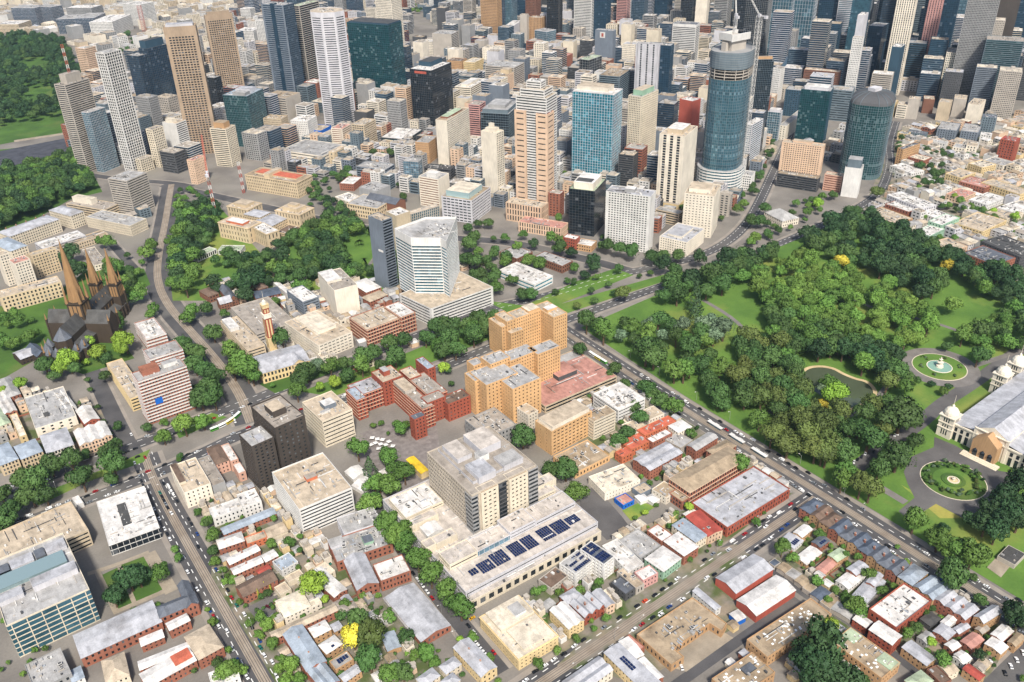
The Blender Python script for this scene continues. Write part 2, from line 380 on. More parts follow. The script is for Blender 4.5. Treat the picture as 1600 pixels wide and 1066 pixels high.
def volume(root, P, z0, z1, o, fr=None):
    """one block of a building: walls with recessed openings, glazing, roof, and what stands on the roof"""
    rx = root.matrix_world; pre = o.get('pn', ''); pre = pre + '_' if pre else ''
    Wl, G, R = MB(), MB(), MB(); rt = o.get('rt', 'flat'); par = o.get('par', .7) if rt == 'flat' else 0
    n = len(P); cl = o['_cam']
    for i in range(n):
        p, q = P[i], P[(i+1) % n]; mx, my = (p[0]+q[0])/2, (p[1]+q[1])/2
        hi = ((q[1]-p[1])*(cl[0]-mx) - (q[0]-p[0])*(cl[1]-my)) > 0
        oo = o
        if 'side' in o and i in o['side']: oo = {**o, **o['side'][i]}
        facade(Wl, G, p, q, z0, z1-par, oo, hi)
    if par: 
        In = offs(P, .35)
        for i in range(n):
            j = (i+1) % n
            Wl.poly([(*P[i], z1-par), (*P[j], z1-par), (*P[j], z1), (*P[i], z1)]); Wl.poly([(*P[i], z1), (*P[j], z1), (*In[j], z1), (*In[i], z1)])
            Wl.poly([(*In[j], z1-par), (*In[i], z1-par), (*In[i], z1), (*In[j], z1)])
        if o.get('crn'):
            Ou = offs(P, -o['crn']); zc = z1-par*.9
            for i in range(n):
                j = (i+1) % n; Wl.poly([(*Ou[i], zc-.5), (*Ou[j], zc-.5), (*Ou[j], zc), (*Ou[i], zc)]); Wl.poly([(*Ou[i], zc), (*Ou[j], zc), (*P[j], zc), (*P[i], zc)]); Wl.poly([(*Ou[j], zc-.5), (*Ou[i], zc-.5), (*P[i], zc-.5), (*P[j], zc-.5)])
        R.poly([(*p, z1-par+.002) for p in P]); zr = z1-par
    else:
        roof_pitched(R, Wl, fr, z1, o); zr = z1
    for i, fr_, zs, sw, shh, mt in o.get('sg', []):      # sign boards on a wall: edge, place along it, height, size, material
        p, q = P[i], P[(i+1) % n]; L = math.dist(p, q); tx, ty = (q[0]-p[0])/L, (q[1]-p[1])/L; cx, cy = p[0]+tx*L*fr_, p[1]+ty*L*fr_; k = .35 if mt in ('white', 'bluep') else .5
        A_ = [(cx-tx*sw/2, cy-ty*sw/2), (cx-tx*sw/2+ty*k, cy-ty*sw/2-tx*k), (cx+tx*sw/2+ty*k, cy+ty*sw/2-tx*k), (cx+tx*sw/2, cy+ty*sw/2)]
        sb_ = MB(); sb_.prism(A_, zs, zs+shh, 0, None, True); sb_.build('sign_board', [mt], root)
    if 'bm' in o:                         # floor bands in a second material, standing proud of the wall
        bb = MB(); nf = max(1, round((z1-par-z0)/o.get('fh', 3.6))); f = (z1-par-z0)/nf; Ou = offs(P, -o.get('bp', .25)); bh = o.get('bh', 1.0)
        for k in range(1, nf+1):
            zc = z0+k*f-bh*.6
            for i in range(n):
                j = (i+1) % n; bb.poly([(*Ou[i], zc), (*Ou[j], zc), (*Ou[j], zc+bh), (*Ou[i], zc+bh)]); bb.poly([(*Ou[i], zc+bh), (*Ou[j], zc+bh), (*P[j], zc+bh), (*P[i], zc+bh)]); bb.poly([(*Ou[j], zc), (*Ou[i], zc), (*P[i], zc), (*P[j], zc)])
        bb.build(pre+'floor_bands', [o['bm']], root, kind='stuff')
    Wl.build(pre+'wall', [o.get('w', 'cream')], root)
    G.build(pre+'windows', [o.get('g', 'gdark')], root, kind='stuff')
    ro = R.build(pre+'roof', [o.get('r', 'rconc')], root)
    if fr is None: return zr
    ox, oy, u, v, w, d = fr; ra = math.atan2(u[1], u[0])
    def XY(a, b): return ox+u[0]*a*w+v[0]*b*d, oy+u[1]*a*w+v[1]*b*d
    for bx in o.get('bx', []):            # plant rooms and lift overruns: (u0, v0, u1, v1, height, wall, roof[, style])
        a0, b0, a1, b1, h = bx[:5]; wm = bx[5] if len(bx) > 5 else o.get('w', 'cream'); rm = bx[6] if len(bx) > 6 else o.get('r', 'rconc')
        b = MB(); pts = [XY(a0, b0), XY(a1, b0), XY(a1, b1), XY(a0, b1)]; b.prism(pts, zr, zr+h, 0, 1)
        pi = offs(pts, -.12); b.prism(pi, zr+h-.45, zr+h-.05, 0, None, True); b.build('plant_room', [wm, rm], ro)
    rr = random.Random(int(abs(ox*7+oy*13+z1*3+w)*10) % 99991)
    if rt == 'flat' and w*d > 90 and not o.get('clean'):
        roof_clutter(XY, zr, w, d, rr).build('roof_clutter', ['white', 'rgrey', 'dgrey', 'conc'], ro, kind='stuff')
    for k in range(o.get('nb', 0)):
        a, b = rr.uniform(.12, .88), rr.uniform(.12, .88); x, y = XY(a, b); kd = rr.choice(['air_conditioner', 'air_conditioner', 'plant_box', 'vent_pipe', 'duct'])
        s = rr.uniform(1.0, 2.0)*o.get('us', 1.0)
        sx, sy, sz = (s, s*rr.uniform(.8, 1.6), s) if kd != 'duct' else (.8, rr.uniform(2.5, 5), .9)
        if kd == 'vent_pipe': sx = sy = sz = rr.uniform(.8, 1.3)
        unit(ro, kd, x, y, zr, sx, sy, sz, ra + rr.choice((0, math.pi/2)))
    for k in range(o.get('sk', 0)):
        a, b = rr.uniform(.08, .92), rr.uniform(.08, .92); x, y = XY(a, b); zz = zr
        if rt != 'flat': continue
        unit(ro, 'skylight', x, y, zr, 1.3, 1.3, 1, ra)
    if 'ch' in o:
        for (a, b) in o['ch']:
            x, y = XY(a, b); unit(ro, 'chimney', x, y, zr+o.get('chz', 1.6), .9, 1.3, 1, ra)
    for so_ in o.get('sol', []):
        a0, b0, a1, b1 = so_[:4]; sb = MB(); fb = MB(); nx_, ny_ = max(1, int((a1-a0)*w/1.7)), max(1, int((b1-b0)*d/2.2)); zz = zr+.35 if rt == 'flat' else zr+o.get('solz', 1.2)
        for i in range(nx_):
            for j in range(ny_):
                qa, qb, qc, qd = a0+(a1-a0)*(i+.06)/nx_, b0+(b1-b0)*(j+.06)/ny_, a0+(a1-a0)*(i+.94)/nx_, b0+(b1-b0)*(j+.94)/ny_
                sb.poly([(*XY(qa, qb), zz), (*XY(qc, qb), zz), (*XY(qc, qd), zz+.25), (*XY(qa, qd), zz+.25)], 0, [(i+.3, j+.3), (i+.6, j+.3), (i+.6, j+.6), (i+.3, j+.6)])
                sb.poly([(*XY(qc, qb), zz-.06), (*XY(qa, qb), zz-.06), (*XY(qa, qd), zz+.19), (*XY(qc, qd), zz+.19)], 1)
        sb.build('solar_array', ['solar', 'rgrey'], ro)
    return zr

def building(name, cat, label, vols, group=None):
    x, y, ang = vols[0][:3] if vols[0][0] != 'P' else (*vols[0][1][0], 0)
    root = link(name, None, None, (x, y, 0), rad(ang), label, cat, group)
    ca, sa = math.cos(rad(ang)), math.sin(rad(ang))
    def loc(px, py): dx, dy = px-x, py-y; return dx*ca+dy*sa, -dx*sa+dy*ca
    cl = loc(0, 0)
    for v in vols:
        o = dict(v[-1]); o['_cam'] = cl
        if v[0] != 'P':
            cx, cy, a2, w, d, z0, z1, _o = v
            lx, ly = loc(cx, cy); da = rad(a2-ang); u = (math.cos(da), math.sin(da)); vv = (-u[1], u[0])
            P = [(lx, ly), (lx+u[0]*w, ly+u[1]*w), (lx+u[0]*w+vv[0]*d, ly+u[1]*w+vv[1]*d), (lx+vv[0]*d, ly+vv[1]*d)]
            volume(root, P, z0, z1, o, (lx, ly, u, vv, w, d))
        else:
            _, pts, z0, z1, _o = v; P = [loc(*p) for p in pts]
            xs, ys = [p[0] for p in P], [p[1] for p in P]
            k = o.get('frk', .22); bw, bd = max(xs)-min(xs), max(ys)-min(ys)
            volume(root, P, z0, z1, o, (min(xs)+bw*k, min(ys)+bd*k, (1, 0), (0, 1), bw*(1-2*k), bd*(1-2*k)))
    return root
HS = D(fh=3.4,bay=3,wf=.45,bf=.36,dep=.18)
SH = D(fh=4,bay=3.6,wf=.5,bf=.4,dep=.2)
OF = D(s='strip',wf=.45)
PU = D(fh=3.5,wf=.5,bf=.5)
CB = D(fh=3.8,bay=3.8,wf=.56,bf=.62,w='conc')
GL = D(s='grid',fh=4,bay=4,th=.3,tv=.25,w='dgrey',g='gnavy',r='rgrey')

# ---------------------------------------------------------------- ground, roads, lawns (world metres)
ROADS = [('park_road','',[(496.4,646.5),(496.1,610.2),(492.9,445.3),(495.4,297.6),(494.4,217.6),(493.8,122.9)],22,4,1,1),('shopping_street','',[(175.9,287),(222.2,288.6),(387.3,295.1),(487.9,298.4)],19,4,1,1),('tram_street','',[(78.9,674.9),(75.7,636.4),(74.6,588.2),(74.9,505.2),(75.4,391.7),(75.3,364.3)],21,4,1,1),('side_street','',[(217.2,540.1),(211.5,504.3),(204.3,467.7),(199.5,417.8),(197.9,360.2),(197.1,308.9)],12,3,0,0),('back_lane','',[(269.3,238.2),(392.9,239.5)],7,0,0,0),('back_lane','',[(401.4,276.7),(399,245),(405,193.8),(402.5,141.2)],6,0,0,0),('corner_street','',[(423.3,123.1),(489.5,124.8)],14,3,0,0),('parade','',[(-44.2,695.6),(38.5,694.3),(89.5,695.6),(219.9,703.5),(320.7,709.3),(391.7,713.5),(465.8,718.6),(529.6,700.4),(620.4,696.5),(694.4,678.8),(736,671.8),(790.5,675.4),(859.5,700.2),(932.6,742),(1064.9,825.4),(1179.5,897.8),(1292.8,974.2)],15,4,0,1),('parade','',[(-50.8,644.2),(61.1,643.3),(110.6,646.4),(159.1,655.8),(243,650.1),(347.8,640.3),(417,646.4),(531.3,643),(640.2,640.4),(701,637.5),(800.8,632.6),(947.3,641.2),(1025.5,648.6),(1106.1,666.4),(1225.3,732.8),(1297.4,786.4),(1428,860.1)],14,4,0,1),('hill_road','',[(170.4,666.9),(179.4,719.1),(182.2,790.5),(180.3,866.7),(178,946.8),(186.4,1019.8),(209.4,1095.7),(248.6,1200.3),(283,1299.3),(304.6,1359.8)],28,3,2,0),('close_street','',[(72.1,671.2),(71.1,715.5),(75.6,852.4),(72.5,907.2)],15,3,0,0),('close_street','',[(.1,995.6),(78.4,1014.6),(118.3,1025.9),(177.1,1027)],13,3,0,0),('garden_street','',[(171.7,1190.8),(173.9,1087),(177.8,1013.3)],11,3,0,0),('hill_street','',[(293.5,1365.2),(337.5,1272.4),(385.8,1166.9),(425.4,1079.5),(474.9,985.1),(530.8,913.2),(589.1,850.9),(633.3,741.2),(649.3,691.6)],17,3,0,0),('city_street','',[(326.2,1327.6),(308,1364.5),(240.8,1441.9),(192.1,1528.9)],14,3,0,0)]
LAWNS = [([(509.4,460.1),(510.4,324.1),(511.6,138.1),(975.3,375.9),(974.1,486),(1013.1,634.6),(943.4,633.2),(795,627.6),(696.1,632.7),(645.4,628),(515.8,620.8)],'lawn'),([(-7.8,659.5),(32.5,667),(76,666),(85.5,681.2),(50,676.9),(-7.6,673.9)],'lawn'),([(110.6,681.9),(155.9,687.9),(146.6,704),(111,702.1)],'lawn'),([(247.7,660),(342.7,656.3),(421.2,659.7),(536,654.4),(626,649.5),(697.7,644.6),(695,657.8),(639.5,664.2),(535.3,676.1),(453.8,695.9),(346.1,688.1),(227.1,686.8)],'lawn'),([(471.1,734.1),(474.5,689.1),(508.3,675.9),(593.6,678.9),(645.2,681.5),(639,708.7),(581,710),(497.9,697.5)],'lawn'),([(331.6,1226.7),(267.9,1214.8),(219.2,1087.9),(186.5,956.2),(227.9,923.9),(263.1,896.4),(333.9,878.2),(398.7,810.8),(511.4,881.7),(482.9,930.1),(460.1,1031.1),(423.4,1075.1),(386.6,1055.5),(315.2,999.7)],'lawn'),([(50.4,1315.2),(111.3,1340.5),(163.8,1388.9),(210.3,1393),(236.8,1696.6),(109,1740.6)],'lawnd'),([(113.1,1770.3),(242.6,1778.3),(361.2,2196.2),(420.2,2778.8),(278.4,2970.5)],'lawnd'),([(-8.9,884.5),(36.2,910.8),(66.4,848.9),(115.9,849.4),(111.3,994.8),(177.7,1015.6),(184.2,1067.1),(129.7,1110),(67.2,1049.3),(16.4,1068.8)],'lawnd'),([(13.6,505.6),(43.1,503.8),(49.3,549.9),(14.2,544.2)],'lawn'),([(206.3,698.6),(280.2,699.8),(283.2,720.6),(200.3,724.2)],'lawnd'),([(542.2,228.2),(555.6,218.2),(554.7,238.6),(553.6,268.4)],'lawny'),([(361.3,363.9),(381.2,365.4),(376.6,376.4),(357.8,377.5),(355.5,364.7)],'lawny'),([(26.7,506.6),(47,508.2),(48.2,549.2),(28.4,550.6)],'lawnd'),([(15.9,504.6),(26.7,506.6),(25.8,549.4),(15,548.5)],'lawnd'),([(274.5,1221.8),(330.9,1211.1),(335.1,1237.1),(281.7,1260.5)],'lawnd')]
PATHS = [([(544.2,302.7),(568.7,304.4),(596.6,306.5),(622.3,306.6),(648,308.5),(683.9,313.8),(735.1,314.6),(849.5,322.2)],13,'asph'),([(684.8,347.6),(709.1,371.7),(720.2,390.3),(734,411.4)],6,'path'),([(760.7,332.1),(797.4,324.8),(839.6,317)],6,'path'),([(538.1,275.2),(537.7,253.7)],7,'path'),([(551.6,400.2),(552.5,377.4),(577.6,367.7),(602.3,348.8),(637.8,350.7),(665.6,359.8),(712.1,363.5)],5,'path'),([(552.5,377.4),(516.8,360.1)],5,'path'),([(800.1,540.9),(791.9,495.3),(792.9,451),(813.7,407.3),(817.6,373.6)],5,'path'),([(662.6,586.4),(656.8,533.7),(633.5,482.5),(593.7,436.1)],5,'path'),([(147.1,1776.2),(238,1766.4)],14,'concp'),([(6.7,555.7),(27.2,552.5),(48.9,551.8)],4,'concp'),([(12.6,506.2),(48.4,505.3)],4,'concp'),([(12.9,554),(14.4,504.9)],4,'concp'),([(48.7,550.9),(50.7,501.7)],9,'concp'),([(27.2,550.4),(26.7,506.6)],3,'concp'),([(312.2,989.9),(344.4,993.9)],4,'sand'),([(295.9,965.2),(307.6,969.9),(308.1,946.5),(292.9,945)],4,'sand'),([(426.9,918.7),(400.7,891.9)],5,'path')]
POLYS = [('forecourt',[(521.3,240.4),(554.7,239.2),(555.9,215.3),(584.3,216.6),(628.7,216.7),(634.3,209.5),(643.6,214.4),(630.7,232.3),(634.7,271.9),(631.9,288.8),(618.5,280.9),(592.1,284.5),(569.4,276.5),(559,266.2),(548.2,253.1),(524.7,251.2)],'asph',.16),('yard',[(328.4,390.3),(327.2,359.7),(348.5,354),(353,371.9),(360,412),(343.1,413)],'asph',.05),('courtyard',[(247.6,567.5),(253.9,540.3),(268.7,537.9),(267.9,545.3),(273.9,590.6),(241.1,591.2)],'paving',.06),('concrete_yard',[(285.3,249.1),(290,241.5),(333.3,242.3),(329.7,259.5),(296.8,258.5),(297,250.2)],'concp',.06),('drive',[(89.6,438.8),(103.8,433.7),(109.7,457.2),(88.2,456.5)],'asph',.06),('ramp_pad',[(520,169.1),(537.4,171.3),(538.4,181.6),(521.6,180)],'concp',.18),('railway_yard',[(93.9,1617.5),(155.3,1626),(218.2,1627.2),(233.7,1734),(109.1,1726.6)],'rail',.25),('yard_ground',[(78.2,500.4),(80.3,386.7),(166.9,322.9),(168.6,448.7),(143,492.5),(110.8,589.8)],'yardmix',-0.045),('yard_ground',[(228.5,292.9),(261.9,252.8),(397.6,243.9),(399.9,300.5),(345.3,316.9)],'yardmix',-0.045),('yard_ground',[(403.3,273.7),(395.6,194.3),(430,128.9),(484.2,138.4),(479.5,212.9),(469.5,291.8)],'yardmix',-0.045),('yard_ground',[(237.9,298.3),(392.4,306),(479,312.8),(391.2,350.6),(333.5,358.5),(229.7,350.8)],'yardmix',-0.045),('yard_ground',[(-26.2,723.8),(63.2,714.3),(71.5,767.8),(-3.8,880.6)],'yardmix',-0.045),('yard_ground',[(1034.2,644.7),(986,493.3),(980.4,396.6),(1631.8,740.9),(1377.8,826.4)],'yardmix',-0.045),('yard_ground',[(382.3,481.7),(394,427.9),(420,338.2),(481.2,320.8),(481.9,442.3),(451.9,590.8)],'yardmix',-0.045),('hospital_garden',[(220.1,517.5),(233.1,488.1),(278.9,514.8),(308.4,574.4),(226.2,588.4)],'paving',-0.03)]
ground_mat('city_ground', '857f77', '6b6660', .02, .6, .35, .65, .95, '7f7a70')
ground_mat('asph', '625f5d', '524f4e', .05, .8, .35, .65, .9, '6c6966')
ground_mat('tarmac', '585656', '464546', .04, .9, .35, .65, .85, '67645f')
ground_mat('pavement', '948c82', '837b72', .08, 1.2)
ground_mat('trackbed', '9c9081', '8a7d6e', .1, 1.0)
ground_mat('lawn', '5f7d36', '4c6a2e', .03, .5, .35, .65, .95, '7c8540'); ground_mat('yardmix', '7c756b', '4f5a35', .06, .7, .42, .6, .95, '8a7d6c', .04)
ground_mat('lawnd', '4c6a2c', '3c5626', .03, .5, .35, .65, .95, '5d6b36')
ground_mat('lawny', '828c40', '5f7d36', .06, .5, .4, .6, .95, 'a6954e')
ground_mat('path', '7c7772', '6c6762', .1, 1.0); ground_mat('paving', '857d78', '6f6864', .2, 1.0)
ground_mat('concp', 'a09482', '8a7f6f', .1, 1.0, .35, .65, .9, '6f6a60'); ground_mat('rail', '4e4f55', '3d3e44', .08, .7); ground_mat('sand', 'c6b28b', 'b29d78', .1, 1)
flat('road_paint', 'd8d6d0', .6); flat('rail_steel', '5b5653', .4, .5)
b = MB(); S = 16000; n = 4
b.poly([(-S, -S, 0), (S, -S, 0), (S, S, 0), (-S, S, 0)]); b.build('ground', [MATS['city_ground']], kind='structure')
def offset_line(pts, d):
    P = [np.array(p, float) for p in pts]; out = []
    for i in range(len(P)):
        e = []
        if i: e.append((P[i]-P[i-1])/np.linalg.norm(P[i]-P[i-1]))
        if i < len(P)-1: e.append((P[i+1]-P[i])/np.linalg.norm(P[i+1]-P[i]))
        t = sum(e); t = t/np.linalg.norm(t); nn = np.array([-t[1], t[0]]); k = 1/max(.5, nn@np.array([-e[0][1], e[0][0]]))
        out.append(tuple(P[i]+nn*d*k))
    return out
def smooth(pts, it=2):
    for _ in range(it):
        q = [pts[0]]
        for a, c in zip(pts, pts[1:]): q += [(a[0]*.75+c[0]*.25, a[1]*.75+c[1]*.25), (a[0]*.25+c[0]*.75, a[1]*.25+c[1]*.75)]
        pts = q+[pts[-1]]
    return pts
def strip(mb, pts, d0, d1, z, m=0, side=0.0):
    A, B = offset_line(pts, d0), offset_line(pts, d1)
    for i in range(len(pts)-1):
        mb.poly([(*A[i], z), (*A[i+1], z), (*B[i+1], z), (*B[i], z)][::-1 if d1 > d0 and 0 else 1], m)
        if side:
            mb.poly([(*A[i], z-side), (*A[i+1], z-side), (*A[i+1], z), (*A[i], z)], m); mb.poly([(*B[i], z), (*B[i+1], z), (*B[i+1], z-side), (*B[i], z-side)], m)
def along(pts, step):
    out = []; acc = 0
    for a, c in zip(pts, pts[1:]):
        L = math.dist(a, c); t = (step-acc) if acc else 0
        while t < L: out.append((a[0]+(c[0]-a[0])*t/L, a[1]+(c[1]-a[1])*t/L, math.atan2(c[1]-a[1], c[0]-a[0]))); t += step
        acc = (L-(t-step)) % step
    return out
RP = []
for ri, (nm, lb, pts, w, walk, track, marks) in enumerate(ROADS):
    pts = smooth(pts); RP.append((pts, w)); z = .03+.005*ri
    rb = MB(); strip(rb, pts, -w/2, w/2, z); ro = rb.build(nm, [MATS['tarmac']], kind='structure')
    if walk:
        wb = MB(); strip(wb, pts, -w/2-walk, -w/2, .025+.002*ri, 0); strip(wb, pts, w/2, w/2+walk, .025+.002*ri, 0); wb.build('footpath', [MATS['pavement']], ro)
    if track:
        tb = MB(); tw = 3.2 if track == 1 else 4.4
        strip(tb, pts, -tw, tw, z+.05); tb.build('tram_bed', [MATS['trackbed']], ro)
        sb = MB()
        for o_ in (-tw*.72, -tw*.28, tw*.28, tw*.72): strip(sb, pts, o_-.18, o_+.18, z+.06)
        sb.build('tram_rails', [MATS['rail_steel']], ro)
    if marks:
        mb = MB()
        for x, y, a in along(pts, 9.0):
            c, s = math.cos(a), math.sin(a)
            for off in ((-w/2+3.0, w/2-3.0) if not track else (-w/4-1, w/4+1)):
                cx, cy = x-s*off, y+c*off; l, h = 2.2, .28
                mb.poly([(cx-c*l+s*h, cy-s*l-c*h, z+.09), (cx+c*l+s*h, cy+s*l-c*h, z+.09), (cx+c*l-s*h, cy+s*l+c*h, z+.09), (cx-c*l-s*h, cy-s*l+c*h, z+.09)])
        mb.build('lane_markings', [MATS['road_paint']], ro, kind='stuff')
for i, (P, m) in enumerate(LAWNS):
    lb = MB(); lb.prism(P, 0, .13+.003*i); lb.build('lawn', [MATS[m]], kind='structure')
for i, (pts, w, m) in enumerate(PATHS):
    pb = MB(); strip(pb, smooth(pts), -w/2, w/2, .19+.004*i, 0); pb.build('path', [MATS[m]], kind='structure')
for i, (nm, P, m, z) in enumerate(POLYS):
    pb = MB(); pb.poly([(*p, z+.06+.004*i) for p in P]); pb.build(nm, [MATS[m]], kind='structure')

